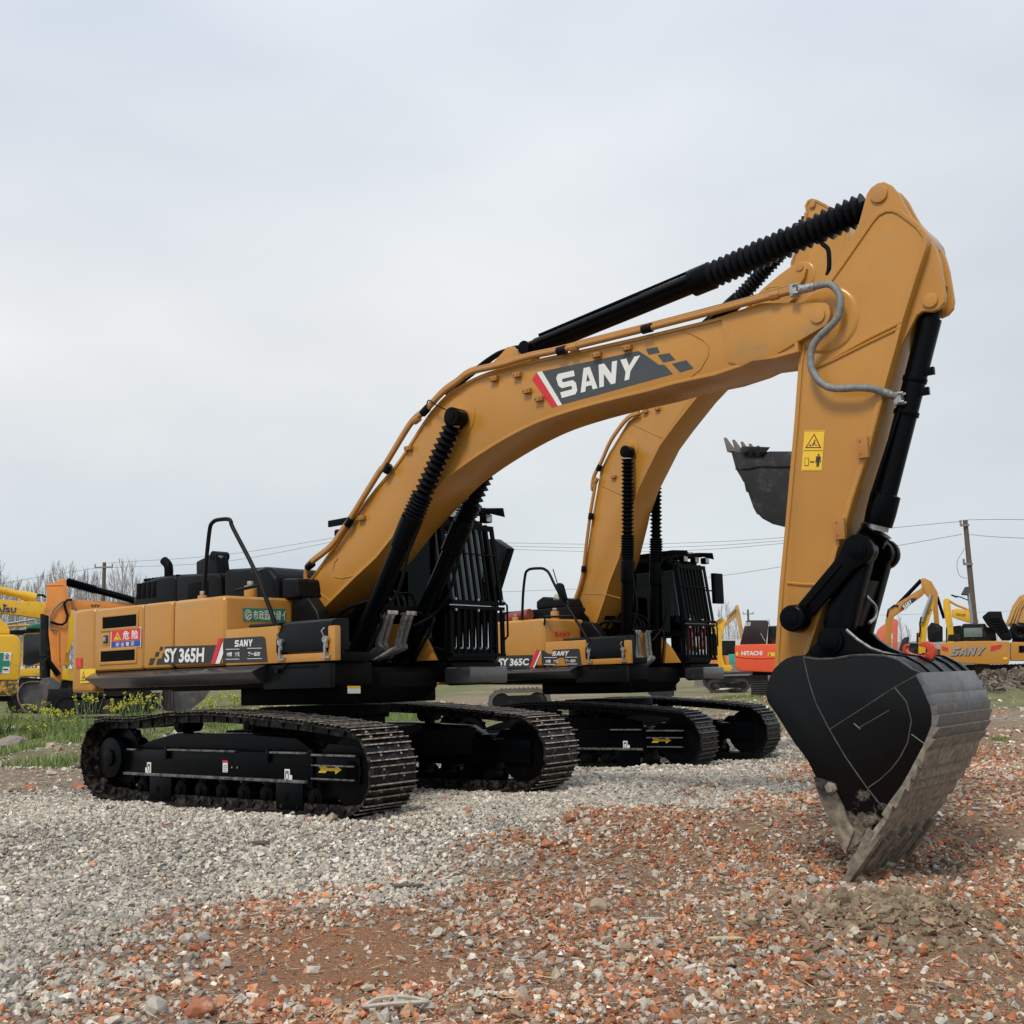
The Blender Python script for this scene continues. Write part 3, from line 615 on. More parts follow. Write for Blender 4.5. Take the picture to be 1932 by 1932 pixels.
        b.build('yellow_warning_sticker', [YLS, BLKS, REDS], cwt, smooth=0)
        # model stripe
        b = MB(); vp = lambda pts, off, mi: vpoly(SF, 'y', YS, K2(pts), off, b, mi)
        vp([(625, 382), (646, 380), (638, 408), (617, 410)], .005, 0); vp([(594, 420), (620, 418), (608, 452), (583, 454)], .005, 0); vp([(553, 466), (588, 464), (570, 512), (540, 514)], .005, 0)
        vp([(660, 380), (1048, 368), (1012, 500), (594, 512), (608, 470), (636, 466), (646, 426), (658, 424)], .005, 0)
        vp([(1052, 320), (1084, 316), (1028, 506), (996, 507)], .006, 1); vp([(1084, 345), (1088, 430), (1062, 504), (1030, 505)], .006, 2)
        for s1, xa, xb in (('SY', 658, 748), ('365H', 764, 948)):
            decal('', SF, 'y', YS, K2([(xa+4, 395-.03*(xa-658)), (xb+4, 393-.03*(xb-658)), (xb-2, 494), (xa, 497)]), text_mesh(s1, .035), d1, None, .009, mb=b, mi=2)
        b.build('model_stripe', [BLKS, REDS, WHT], d2, smooth=0)
        # green sign on the front of the tank
        b = MB(); Q = K2([(1227, 98), (1541, 104), (1541, 200), (1232, 196)]); dc = lambda q_, art, off, mi: decal('', SF, 'x', .124, q_, art, d2, None, off, mb=b, mi=mi)
        dc(Q, SQ, .004, 0)
        ri = [(.115+.085*math.cos(a*math.pi/12), .5+.40*math.sin(a*math.pi/12)) for a in range(24)]; r2 = [(.115+.07*math.cos(a*math.pi/12), .5+.33*math.sin(a*math.pi/12)) for a in range(24)]
        dc(Q, poly(*ri), .006, 1); dc(Q, poly(*r2), .007, 0)
        dc(Q, poly((.05, .45), (.10, .72), (.14, .74), (.18, .6), (.14, .66), (.10, .64), (.07, .42)), .008, 1)
        dc(Q, poly((.06, .3), (.14, .55), (.19, .5), (.19, .44), (.14, .46), (.09, .22)), .008, 1); dc(Q, poly((.11, .18), (.15, .34), (.19, .34), (.18, .28), (.15, .26), (.135, .15)), .008, 1)
        for i, ch in enumerate('市政园林绿'): dc(part_quad(Q, .235+i*.135, .355+i*.135, .14, .86), text_mesh(ch, .012), .006, 1)
        dc(part_quad(Q, .915, 1.0, .14, .86), text_mesh('亻', .012), .006, 1)
        b.build('green_company_sign', [GRNS, WHT], d2, smooth=0)
    else:
        b = MB(); Q = K3([(478, 918), (570, 921), (568, 948), (480, 944)]); decal('', SF, 'x', .124, Q, sany(.1), d2, None, .005, mb=b); b.build('red_maker_lettering', REDS, d2, smooth=0)
        b = MB(); vp = lambda pts, off, mi: vpoly(SF, 'y', YS, KM(pts), off, b, mi)
        vp([(20, 868), (345, 862), (330, 962), (-20, 968)], .004, 0); vp([(372, 823), (402, 822), (345, 962), (316, 963)], .006, 1); vp([(404, 828), (410, 840), (358, 961), (346, 961)], .006, 2)
        for s1, xa, xb in (('SY', 74, 152), ('365C', 163, 314)): decal('', SF, 'y', YS, KM([(xa+3, 890), (xb+3, 888), (xb-2, 944), (xa, 948)]), text_mesh(s1, .035), d1, None, .009, mb=b, mi=2)
        b.build('model_stripe', [BLKS, REDS, WHT], d2, smooth=0)
    # filler caps
    for (x, y, h, r) in ((-.95, -1.0, .10, .055), (-.02, -1.05, .14, .07)):
        q = MB(); q.cyl((x, y, 2.2), (x, y, 2.2+h), r, 18); f = q.build('filler_neck', YEL, d2, bevel=.01); MB().cyl((x, y, 2.2+h), (x, y, 2.25+h), r*.55, 14).build('filler_cap', STEEL, f, bevel=.006)
    # engine cover
    if M1:
        ec = [(-2.80, 2.16), (-2.80, 2.40), (-2.70, 2.57), (-2.30, 2.63), (-1.90, 2.63), (-1.88, 2.60), (-1.0, 2.58), (-.95, 2.62), (-.12, 2.58), (-.02, 2.52), (.02, 2.44), (.34, 2.42), (.36, 2.18)]
        co = MB().prism([(-2.80, 2.16), (-2.80, 2.40), (-2.66, 2.60), (-2.25, 2.64), (-1.88, 2.63), (-1.86, 2.16)], -.72, .75).build('engine_cover', PLAS, root, bevel=.075)
        MB().prism([(-1.845, 2.16), (-1.845, 2.63), (-1.0, 2.585), (-.96, 2.16)], -.74, .75).build('engine_cover', PLAS, root, bevel=.07)
        MB().prism([(-.945, 2.16), (-.945, 2.62), (-.15, 2.585), (.0, 2.45), (.03, 2.16)], -.72, .75).build('engine_cover', PLAS, root, bevel=.07)
        MB().prism([(.04, 2.2), (.04, 2.44), (.30, 2.42), (.34, 2.2)], -.68, .75).build('engine_cover', PLAS, root, bevel=.05)
        q = MB()
        for k in range(9): q.box(-2.62+k*.085, -2.585+k*.085, -.68, .2, 2.612-abs(k-4)*.002, 2.638)
        for k in range(4): q.box(-2.70+k*.11, -2.62+k*.11, -.727, -.70, 2.38, 2.58)
        q.build('cover_louvre', BLK, co, bevel=.006)
        MB().box(-1.60, -1.2, -.745, -.735, 2.28, 2.5).build('cover_panel', BLK, co, bevel=.008)
        q = MB(); q.tube(smooth_path([(-2.17, -.62, 2.5), (-2.17, -.62, 2.72), (-2.20, -.62, 2.79), (-2.27, -.62, 2.84)]), .055, 16); q.build('exhaust_pipe', BLK, co)
        q = MB(); q.prism([(-1.52, 2.5), (-1.53, 2.76), (-1.30, 2.81), (-1.22, 2.84), (-1.14, 2.81), (-1.08, 2.5)], -.68, -.50); ai = q.build('air_intake', PLAS, co, bevel=.02)
        q = MB(); q.tube([(-1.2, -.68, 2.80), (-1.2, -.48, 2.80)], .06, 12); q.tube([(-1.2, -.6, 2.80), (-.3, -1.2, 2.66)], .018, 8); q.build('support_rod', PLAS, ai)
    else:
        q = MB(); q.box(-2.3, .05, -.75, .7, 2.2, 2.42); q.prism([(-.75, 2.42), (-.75, 2.55), (-.6, 2.62), (-.05, 2.55), (.02, 2.42)], -.7, .3)
        co = q.build('engine_bay', PLAS, root, bevel=.04)
        q = MB(); q.cyl((-1.25, -.85, 2.3), (-.75, -.85, 2.34), .09, 16); q.build('rust_red_pipe', mat('rusty_red_pipe', (.22, .05, .035), .6), co)
        q = MB(); q.box(-.05, .35, -.2, .1, 2.2, 2.95); q.build('air_box', BLK, co, bevel=.02)
        P4 = [(919, 1017), (935, 1017), (960.6, 1034.6), (931, 1130.7), (915, 1185), (905, 1180)]
        P3 = [T(v, -.55) for v in P4]; q = MB(); q.prism(P3, -.6, -.40); oh = q.build('raised_engine_hood', PLAS, root, bevel=.02)
        P5 = [T(v, -.6) for v in KB([(1690, 400), (1720, 405), (1690, 580), (1650, 600)])]; MB().ring(P5, .02, -.612, -.6).build('moulded_rib', PLAS, oh)
        MB().tube([SF.P(v, -.55) for v in KB([(1640, 880), (1720, 1035)])], .015, 8).build('hood_strut', BLK, oh)
    # toolbox in front of the tank
    tb = MB(); tb.box(.14, .98, YS, -.7, 1.475, 1.85); tb.box(.98, 1.72, YS, YS+.1, 1.475, 1.56); tb.box(1.72, 1.82, YS, YS+.08, 1.475, 1.81); tb.box(.98, 1.70, YS+.05, YS+.1, 1.56, 1.74)
    tbo = tb.build('toolbox', YEL, root, bevel=.018)
    q = MB(); q.prismx([(-1.515, 1.575), (-1.515, 1.70), (-1.45, 1.86), (-1.38, 1.885), (-1.22, 1.89), (-1.22, 1.575)], .97, 1.72); q.prismx([(-1.50, 1.855), (-1.47, 1.885), (-.6, 1.9), (-.6, 1.86)], .5, .965)
    lid = q.build('toolbox_lid', PLAS, tbo, bevel=.03)
    MB().box(.98, 1.78, YS+.105, -1.0, 1.465, 1.56).build('step_box', BLK, tbo, bevel=.02)
    for x in (1.06, 1.72):
        q = MB(); q.box(x-.022, x+.022, -1.535, -1.515, 1.60, 1.70); q.cyl((x, -1.545, 1.68), (x, -1.515, 1.68), .035, 12); q.box(x-.012, x+.012, -1.548, -1.53, 1.52, 1.62); q.box(x-.045, x+.045, -1.53, -1.502, 1.50, 1.53); q.tube([(x, -1.545, 1.70), (x-.01, -1.57, 1.76), (x+.01, -1.55, 1.79)], .008, 6)
        q.build('toggle_latch', STEEL, lid)
    KK = K2 if M1 else KM
    b = MB(); vp = lambda pts, off, mi: vpoly(SF, 'y', YS, KK(pts), off, b, mi)
    if M1:
        vp([(1090, 320), (1375, 304), (1395, 318), (1412, 492), (1082, 500), (1088, 430)], .004, 0)
        decal('', SF, 'y', YS, K2([(1170, 334), (1306, 326), (1308, 376), (1172, 382)]), sany(.2), tbo, None, .007, mb=b, mi=1)
        for x0, x1, y in ((1106, 1208, 400), (1265, 1372, 393), (1106, 1208, 473), (1265, 1374, 469)): vp([(x0, y-2), (x1, y-4), (x1, y), (x0, y+2)], .007, 1)
        for i, ch in enumerate('中国·挖天'): decal('', SF, 'y', YS, K2([(1116+i*19, 422), (1133+i*19, 421), (1133+i*19, 452), (1116+i*19, 453)]), text_mesh(ch, .03), tbo, None, .007, mb=b, mi=1) if ch != '·' else None
        for i, ch in enumerate('第一品牌'): decal('', SF, 'y', YS, K2([(1270+i*23, 419+(12 if ch == '一' else 0)), (1290+i*23, 418+(12 if ch == '一' else 0)), (1290+i*23, 448-(12 if ch == '一' else 0)), (1270+i*23, 449-(12 if ch == '一' else 0))]), text_mesh(ch, .03), tbo, None, .007, mb=b, mi=1)
    else:
        vp([(412, 826), (430, 826), (462, 850), (500, 856), (500, 822), (700, 812), (715, 822), (732, 950), (640, 950), (600, 930), (590, 885), (565, 880), (540, 890), (530, 935), (480, 948), (440, 942), (414, 925)], .004, 0)
        decal('', SF, 'y', YS, KM([(500, 834), (632, 828), (628, 866), (497, 868)]), sany(.2), tbo, None, .007, mb=b, mi=1)
        for x0, x1, y in ((435, 535, 882), (600, 695, 880), (435, 520, 936), (610, 697, 933)): vp([(x0, y-2), (x1, y-2), (x1, y+2), (x0, y+2)], .007, 1)
        for i, ch in enumerate('中国·挖天'): decal('', SF, 'y', YS, KM([(448+i*20, 900), (465+i*20, 900), (465+i*20, 925), (448+i*20, 926)]), text_mesh(ch, .03), tbo, None, .007, mb=b, mi=1) if ch != '·' else None
        for i, ch in enumerate('第一品牌'): decal('', SF, 'y', YS, KM([(602+i*21, 897+(10 if ch == '一' else 0)), (620+i*21, 897+(10 if ch == '一' else 0)), (620+i*21, 920-(10 if ch == '一' else 0)), (602+i*21, 920-(10 if ch == '一' else 0))]), text_mesh(ch, .03), tbo, None, .007, mb=b, mi=1)
    b.build('maker_sticker', [BLKS, WHT], tbo, smooth=0)
    # handrail
    hr = MB()
    if M1:
        pr = [(535, 1262), (540, 1248), (530, 1215), (515, 1165), (482, 1079), (440, 997), (436, 985), (430, 979.5), (410, 981), (401, 986), (396, 997), (391, 1040), (388, 1076), (385, 1113)]
        hr.tube(smooth_path([SF.P(v, -1.47) for v in pr], 4), .022, 12)
        a = SF.P((480, 1075), -1.47); hr.tube([a, (a[0]-.25, -1.3, a[2]+.0), (a[0]-.6, -.85, a[2]+.1)], .018, 8)
        a = SF.P((494, 1103), -1.47); hr.tube([a, (a[0]-.42, -1.47, a[2]-.03)], .018, 8)
        hr.cyl((.98, -1.52, 1.40), (.98, -1.42, 1.40), .025, 10)
    else:
        pr = K3([(712, 1130), (706, 1080), (670, 970), (600, 850), (500, 690), (450, 590), (430, 568), (405, 558), (350, 560), (325, 570), (312, 595), (300, 700), (294, 850)])
        hr.tube(smooth_path([SF.P(v, -1.47) for v in pr], 4), .022, 12)
        a = SF.P(K3([(590, 830)])[0], -1.47); b_ = SF.P(K3([(425, 835)])[0], -1.47); hr.tube([a, (b_[0], -1.47, b_[2]), (b_[0]-.02, -1.47, b_[2]-.12)], .018, 8)
    hro = hr.build('handrail', PLAS, root)
    if not M1:
        mq = [T(v, -1.5) for v in K3([(492, 650), (515, 640), (530, 650), (552, 730), (545, 745), (520, 735), (505, 700)])]
        mo = MB().prism(mq, -1.55, -1.48).build('rear_view_mirror', PLAS, hro, bevel=.015)
        MB().tube([SF.P(v, -1.5) for v in K3([(497, 650), (470, 562)])], .008, 6).build('antenna', BLK, mo)
        MB().tube([SF.P(v, -1.5) for v in K3([(478, 735), (490, 722), (505, 728), (515, 710)])], [.02, .05, .03, .02], 7).build('plastic_wrap', RAG, mo)
    # side screen beside boom
    q = MB(); q.prism([(.13, 1.9), (.13, 2.15), (.2, 2.22), (.42, 2.2), (.56, 2.05), (.62, 1.9)] if M1 else [(.13, 1.9), (.13, 2.12), (.2, 2.18), (.40, 2.14), (.55, 1.98), (.62, 1.88)], -.62, -.44); q.build('tank_guard', PLAS, root, bevel=.03)
    # ---- cab
    y0, y1 = (.46, 1.34) if M1 else (.42, 1.20); xf = 1.50; xt = 1.34; zt = 3.02
    c = MB(); c.prism([(-.35, 1.46), (xf-.03, 1.46), (xf-.03, 1.60), (-.35, 1.95)], y0, y1); c.box(-.35, -.27, y0, y1, 1.9, zt); c.box(-.35, xt-.04, y0, y1, zt, zt+.10)
    cab = c.build('cab', BLKG, root, bevel=.03)
    pf = MB()
    for yy in (y0+.03, y1-.03):
        pf.tube([(xf-.05, yy, 1.5), (xf-.04, yy, 2.1), (xt, yy, zt+.04)], .035, 8); pf.tube([(.5, yy, 1.6), (.5, yy, zt)], .035, 8); pf.box(-.3, xf-.05, yy-.025, yy+.025, 1.9, 1.97)
    pf.build('cab_pillar', BLKG, cab)
    for yy in (y0+.015, y1-.015):
        q = MB(); q.add([(-.27, yy, 1.97), (.47, yy, 1.97), (.47, yy, zt), (-.27, yy, zt)], [(0, 1, 2, 3)]); q.build('side_window', GLS, cab, smooth=0)
        q = MB(); q.add([(.53, yy, 1.97), (xf-.07, yy, 1.97), (xt-.03, yy, zt), (.53, yy, zt)], [(0, 1, 2, 3)]); q.build('side_window', GLS, cab, smooth=0)
    q = MB(); q.add([(xf-.03, y0+.06, 1.62), (xf-.03, y1-.06, 1.62), (xf-.02, y1-.06, 2.1), (xf-.02, y0+.06, 2.1)], [(0, 1, 2, 3)]); q.add([(xf-.02, y0+.06, 2.1), (xf-.02, y1-.06, 2.1), (xt, y1-.06, zt), (xt, y0+.06, zt)], [(0, 1, 2, 3)]); q.build('windscreen', GLW, cab, smooth=0)
    q = MB(); q.box(.2, .62, .72, 1.16, 1.6, 1.98); q.box(.12, .26, .74, 1.14, 1.9, 2.6); q.box(.9, 1.1, .85, 1.0, 1.6, 2.25); q.box(.3, .6, .52, .62, 1.9, 2.15); q.build('operator_seat', PLAS, cab, bevel=.04)
    q = MB(); q.prism([(-.45, zt+.14), (xt+.1, zt+.17), (xt+.30, zt+.11), (xt+.28, zt+.22), (xt+.0, zt+.25), (-.45, zt+.22)], y0-.0, y0+.03); q.prism([(-.45, zt+.14), (xt+.1, zt+.17), (xt+.30, zt+.11), (xt+.28, zt+.22), (xt+.0, zt+.25), (-.45, zt+.22)], y1-.03, y1)
    for k in range(14): x = -.4+k*.138; q.box(x, x+.03, y0+.03, y1-.03, zt+.185, zt+.205)
    for k in range(6): yy = y0+.08+k*(y1-y0-.16)/5; q.box(-.42, xt+.18, yy-.012, yy+.012, zt+.205, zt+.215)
    rg = q.build('roof_guard', BLK, cab, bevel=.004)
    for yy in (.62, .95, 1.26):
        q = MB(); q.box(xt+.02, xt+.12, yy-.06, yy+.06, zt+.06, zt+.16); lm_ = q.build('work_lamp', BLK, rg, bevel=.012); MB().box(xt+.12, xt+.128, yy-.05, yy+.05, zt+.07, zt+.15).build('lamp_lens', STEEL, lm_)
    gg = MB(); xg = xf+.05; xg2 = xt+.08
    for zz in (1.53, 2.06, 2.12): gg.box(xg-.02, xg+.03, y0-.02, y1+.02, zz-.02, zz+.02)
    gg.box(xg2-.02, xg2+.02, y0-.02, y1+.02, zt-.04, zt+.02)
    nb = 9
    for k in range(nb):
        yy = y0+.0+k*(y1-y0)/(nb-1); wd = .018 if k not in (0, nb-1) else .03
        gg.hexa([(xg-.012, yy-wd, 1.53), (xg+.012, yy-wd, 1.53), (xg+.012, yy+wd, 1.53), (xg-.012, yy+wd, 1.53)], [(xg-.012, yy-wd, 2.06), (xg+.012, yy-wd, 2.06), (xg+.012, yy+wd, 2.06), (xg-.012, yy+wd, 2.06)])
        gg.hexa([(xg-.012, yy-wd, 2.12), (xg+.012, yy-wd, 2.12), (xg+.012, yy+wd, 2.12), (xg-.012, yy+wd, 2.12)], [(xg2-.012, yy-wd, zt), (xg2+.012, yy-wd, zt), (xg2+.012, yy+wd, zt), (xg2-.012, yy+wd, zt)])
    gg.tube([(xg2+.07, y0, 2.68), (xg2+.07, y1, 2.68)], .010, 6)
    ggo = gg.build('front_guard_grille', BLK, cab, smooth=0)
    q = MB()
    for yy in (y0+.04, y0+.42, y1-.03):
        for zz in (2.03, 2.15): q.cyl((xg+.03, yy, zz), (xg+.045, yy, zz), .016, 8)
    q.build('grille_bolts', STEEL, ggo)
    q = MB(); q.tube([(xg+.02, y1+.0, 2.15), (xg+.04, y1+.05, 2.1), (xg+.04, y1+.05, 1.75), (xg+.0, y1+.0, 1.68)], .012, 8); q.build('grab_handle', BLK, cab)
    q = MB(); q.prism([(.1, 1.48), (1.36, 1.48), (1.22, 1.72), (.95, 1.9), (.1, 1.95)] if M1 else [(.2, 1.48), (1.42, 1.48), (1.25, 1.72), (1.0, 1.95), (.7, 2.0), (.2, 2.0)], y0-.06, y0-.01); q.build('cab_side_cover', YEL, cab, bevel=.01)
    if not M1:
        q = MB(); a = (xt+.05, y1, 2.65); q.tube([a, (a[0]+.05, y1+.32, 2.64)], .012, 8); q.box(a[0]-.02, a[0]+.05, y1+.28, y1+.55, 2.44, 2.94); q.build('side_mirror', BLK, cab, bevel=.03)
        q = MB()
        for yy in (y0+.12, y0+.42):
            q.add([(xf-.01, yy, 1.68), (xf-.01, yy+.2, 1.68), (xf-.0, yy+.2, 2.04), (xf-.0, yy, 2.04)], [(0, 1, 2, 3)])
        q.build('red_windscreen_sticker', REDS, cab, smooth=0)
        b = MB()
        for yy in (y0+.17, y0+.47):
            for zz in (1.74, 1.86): 
                u, f = text_mesh('安' if zz > 1.8 else '全', .02); b.add([(xf+.004, yy+.1*p[0], zz+.1*p[1]) for p in u], f)
        b.build('white_characters', WHT, cab, smooth=0)
    # ---- boom
    YN, YF = -.35, .17; bo = cfg['boom']
    O_ = [T(v, YN) for v in bo]
    q = MB(); q.prism(inset(O_, .022), YN, YF); bm_ = q.build('boom', YEL, root, bevel=.006)
    q = MB(); q.ring(O_, .03, YN-.014, YF+.014); q.build('boom_flange', YEL, bm_, bevel=.004)
    for pc, r, yw in cfg['boss']:
        x, z = T(pc, YN); q = MB(); q.tube([(x, YN-.0, z), (x, YN-.012, z), (x, YN-.02, z), (x, YN-yw, z)], [r, r-.004, .115, .085], 36); q.tube([(x, YF, z), (x, YF+.012, z), (x, YF+yw, z)], [r, r, .085], 30)
        q.build('cylinder_boss', YEL, bm_)
    fx, fz = T(cfg['foot'], YN); q = MB(); q.cyl((fx, YN-.05, fz), (fx, YF+.05, fz), .13, 28); q.build('boom_foot_hub', YEL, bm_, bevel=.01)
    q = MB(); q.prism([(fx-.25, 1.45), (fx+.55, 1.45), (fx+.22, fz-.02), (fx+.1, fz+.1), (fx-.12, fz+.1), (fx-.2, fz)], YN-.10, YN-.05); q.prism([(fx-.25, 1.45), (fx+.55, 1.45), (fx+.22, fz-.02), (fx+.1, fz+.1), (fx-.12, fz+.1), (fx-.2, fz)], YF+.05, YF+.10)
    q.cyl((fx, YN-.12, fz), (fx, YF+.12, fz), .07, 16); q.build('boom_bracket', BLK, root, bevel=.01)
    for side, (ya, yb) in enumerate(((YN-.014, YN+.045), (YF-.045, YF+.014))):
        FP = [T(v, YN) for v in cfg['fork']]; q = MB(); q.prism(FP, ya-.002, yb); fo = q.build('boom_fork_plate', YEL, bm_, bevel=.006)
        x, z = T(cfg['tip'], YN); yy = ya if side == 0 else yb; s2 = -1 if side == 0 else 1
        q = MB(); q.cyl((x, yy, z), (x, yy+s2*.02, z), .062, 24); q.build('pivot_pin', YEL, fo, bevel=.004)
    def ridge(parent, pts, y, r=.008, m=YEL, name='weld_ridge', F=SF):
        q = MB(); q.tube([F.P(v, y) for v in pts], r, 6); return q.build(name, m, parent)
    for rp_ in cfg['ridges']: ridge(bm_, rp_, YN-.003, .006)
    # cleats
    for v in cfg['cleats']:
        q = MB(); x, z = T(v, YN); q.box(x-.045, x+.045, YN-.05, YN-.0, z-.022, z+.022)
        for dx in (-.028, .022): q.cyl((x+dx, YN-.053, z), (x+dx, YN-.05, z), .009, 8, 1)
        q.build('pipe_cleat', [YELP, BLKS], bm_, bevel=.004)
    # pipes along the boom
    for k, (yy, off) in enumerate(((YN-.06, 0), (YN+.06, .02), (YF-.02, .03))):
        q = MB(); pts = [SF.P(v, yy) for v in cfg['pipe']]; pts = [(p[0], p[1], p[2]+off) for p in pts]; q.tube(smooth_path(pts, 5), .026, 12); po = q.build('hydraulic_pipe', YELP, bm_)
        if k == 0:
            for v in cfg['clamps']:
                p = Vector(SF.P(v, yy)); j = min(range(len(pts)-1), key=lambda i: (Vector(pts[i])-p).length); dv = (Vector(pts[j+1])-Vector(pts[j])).normalized()
                q = MB(); q.cyl(p-dv*.05, p+dv*.05, .042, 14); q.build('pipe_clamp', PLAS, po, bevel=.004)
            for v in cfg['joints']:
                p = Vector(SF.P(v, yy)); j = min(range(len(pts)-1), key=lambda i: (Vector(pts[i])-p).length); dv = (Vector(pts[j+1])-Vector(pts[j])).normalized()
                q = MB(); q.cyl(p-dv*.04, p+dv*.04, .04, 8); q.build('pipe_joint', YELP, po, bevel=.004)
    # boom cylinders
    (ba, tb_, pc) = cfg['bcyl']
    for yy in (-.48, .30):
        a = Vector((*[T(ba, -.48)[i] for i in (0,)], yy, T(ba, -.48)[1])); t_ = T(tb_, -.48); t_ = Vector((t_[0], yy, t_[1])); pp = T(pc, -.48); pp = Vector((pp[0], yy, pp[1])); dv = (t_-a).normalized()
        q = MB(); q.tube([a, t_-dv*.36, t_-dv*.35, t_-dv*.02, t_-dv*.02], [.096, .096, .116, .116, .116], 26); q.cyl((a[0], yy-.07, a[2]), (a[0], yy+.07, a[2]), .12, 20)
        cy = q.build('boom_cylinder', BLKG, root, bevel=.004)
        q = MB(); q.tube([t_-dv*.02, t_+dv*.12], .075, 18); e_ = t_.lerp(pp, .93); L_ = (e_-t_).length; kk = int(L_/.06)
        m_a = t_.lerp(pp, .22)
        q.bellows(t_+dv*.0, m_a, .088, .118, int((m_a-t_).length/.038), 22, wob=.03); q.bellows(m_a, e_, .062, .105, int((e_-m_a).length/.062), 22, wob=.03); q.build('rubber_bellows', RUB, cy, smooth=0)
        q = MB(); q.tube([e_-dv*.02, e_+dv*.02], .078, 16); q.build('bellows_clip', STEEL, cy)
        q = MB(); q.cyl((pp[0], yy-.085, pp[2]), (pp[0], yy+.08, pp[2]), .095, 26); q.cyl((pp[0], yy-.095, pp[2]), (pp[0], yy-.085, pp[2]), .05, 16); q.build('rod_eye', BLKG, cy, bevel=.008)
        # side tube
        off = Vector((.0, 0, .0)); nn = dv.cross(Vector((0, 1, 0))).normalized()*(.13)
        q = MB(); q.tube(smooth_path([t_-dv*.1-nn*.8, t_-dv*.3-nn*.95, t_-dv*.75-nn*1.6, t_-dv*1.05-nn, (t_-dv*1.25-nn*.3)+Vector((0, (.14 if yy < 0 else -.14), 0))], 5), .017, 8)
        q.tube(smooth_path([a+dv*.1-nn, a+dv*.55-nn*1.3, a+dv*.66-nn*.9, (a+dv*.62+nn*.4)+Vector((0, (.16 if yy < 0 else -.16), 0))], 5), .017, 8); q.build('steel_tube', PLAS, cy)
    # braided hoses between the cylinders
    for i, yy in enumerate((-.27, -.19, .02, .10)):
        a = Vector(T(ba, -.48)[:1]+(0,)+T(ba, -.48)[1:]); t_ = Vector((T(tb_, -.48)[0], 0, T(tb_, -.48)[1])); dv = (t_-a).normalized(); h = a+dv*.61+Vector((0, yy, 0))
        end = Vector((a[0]-.05, yy*.6-.12, a[2]+.06))
        q = MB(); q.tube(smooth_path([h, h-dv*.10+Vector((.01, 0, 0)), h-dv*.35+Vector((.05, 0, -.02)), a+dv*.22+Vector((.10, yy, -.02)), end+Vector((.05, 0, .0)), end], 6), .036, 12)
        ho = q.build('wrapped_hose', WRAP, root); q = MB(); q.cyl(h+dv*.02, h-dv*.09, .038, 12); q.box(h[0]-.05, h[0]+.05, h[1]-.04, h[1]+.04, h[2]-.01, h[2]+.035); q.build('hose_fitting', STEEL, ho, bevel=.004)
    for i, (yy, rr) in enumerate(((-.33, .022), (-.15, .020), (.05, .022), (.2, .018), (-.05, .016))):
        p0 = h+Vector((-.02, yy-h[1], .05)); q = MB()
        q.tube(smooth_path([p0, p0+Vector((-.10, 0, .10+.03*i)), Vector((fx+.42+.05*i, yy, fz-.12+.04*i)), Vector((fx+.32, yy*.8, fz-.42)), Vector((fx+.5+.06*i, yy*.9, 1.50))], 6), rr, 10); q.build('rubber_hose', RUB, root)
    q = MB(); q.box(h[0]-.06, h[0]+.04, -.34, .18, h[2]+.02, h[2]+.09); q.build('hose_manifold', BLK, root, bevel=.01)
    # ---- arm cylinder
    YC = -.09
    A = [Vector(SF.P(v, YC)) for v in cfg['acyl']]      # base, collar, bellows end, eye
    px_, pz_ = T(cfg['apins'][0][0], -.215 if 'lug' in cfg else -.30); A[3] = Vector((px_, YC, pz_)); A[2] = A[1].lerp(A[3], .90)
    dv = (A[1]-A[0]).normalized()
    q = MB(); q.tube([A[0], A[0]+dv*.08, A[0]+dv*.09, A[1]-dv*.1, A[1]-dv*.1, A[1]+dv*.1], [.085, .085, .092, .092, .125, .125], 26); ac = q.build('arm_cylinder', BLKG, root, bevel=.004)
    n_ = int((A[2]-A[1]).length/.07); q = MB(); q.bellows(A[1]+dv*.1, A[2], .095, .13, n_, 24, wob=.05); q.build('rubber_bellows', RUB, ac, smooth=0)
    q = MB(); q.cyl(A[0]-Vector((0, .12, 0)), A[0]+Vector((0, .12, 0)), .07, 16); q.build('base_pin', BLKG, ac); q = MB(); q.cyl(A[3]-Vector((0, .10, 0)), A[3]+Vector((0, .10, 0)), .075, 20); q.tube([A[2], A[3]], .06, 14); q.build('cylinder_eye', BLKG, ac)
    up_ = dv.cross(Vector((0, 1, 0))).normalized(); up_ = -up_ if up_[2] < 0 else up_
    q = MB(); q.tube([A[0]+dv*.15+up_*.10-Vector((0, .03, 0)), A[1]+up_*.105-dv*.05-Vector((0, .03, 0))], .015, 8); q.tube([A[0]+dv*.12-Vector((0, .11, .0)), A[1]-Vector((0, .12, 0))-dv*.05], .014, 8); q.build('steel_tube', BLKG, ac)
    br_ = [T(v, YC) for v in cfg['abrk']]; q = MB(); q.prism(br_, YC-.16, YC-.11); q.prism(br_, YC+.11, YC+.16); q.build('cylinder_bracket', YEL, bm_, bevel=.006)
    # ---- arm
    AN, AF = -.30, .12; AO = [T(v, AN) for v in cfg['arm']]
    q = MB(); q.prism(inset(AO, .022), AN+.012, AF-.012); arm = q.build('arm', YEL, root, bevel=.006)
    q = MB(); q.ring(AO, .035, AN, AF); q.build('arm_flange', YEL, arm, bevel=.004)
    LN = -.215
    if 'lug' in cfg:
        lg = [T(v, LN) for v in cfg['lug']]
        for ya, yb in ((LN, LN+.05), (.035-.05, .035)): q = MB(); q.prism(lg, ya, yb); q.build('cylinder_lug', YEL, arm, bevel=.008)
        q = MB(); q.prism([T(v, LN) for v in [(1700, 396), (1722, 416), (1750, 448), (1764, 480), (1772, 530), (1752, 545), (1720, 560), (1690, 640), (1640, 640), (1600, 560), (1640, 430)]], LN+.05, .035-.05); q.build('lug_web', YEL, arm)
    for rp_ in cfg['aridges']: ridge(arm, rp_, AN+.008, .012)
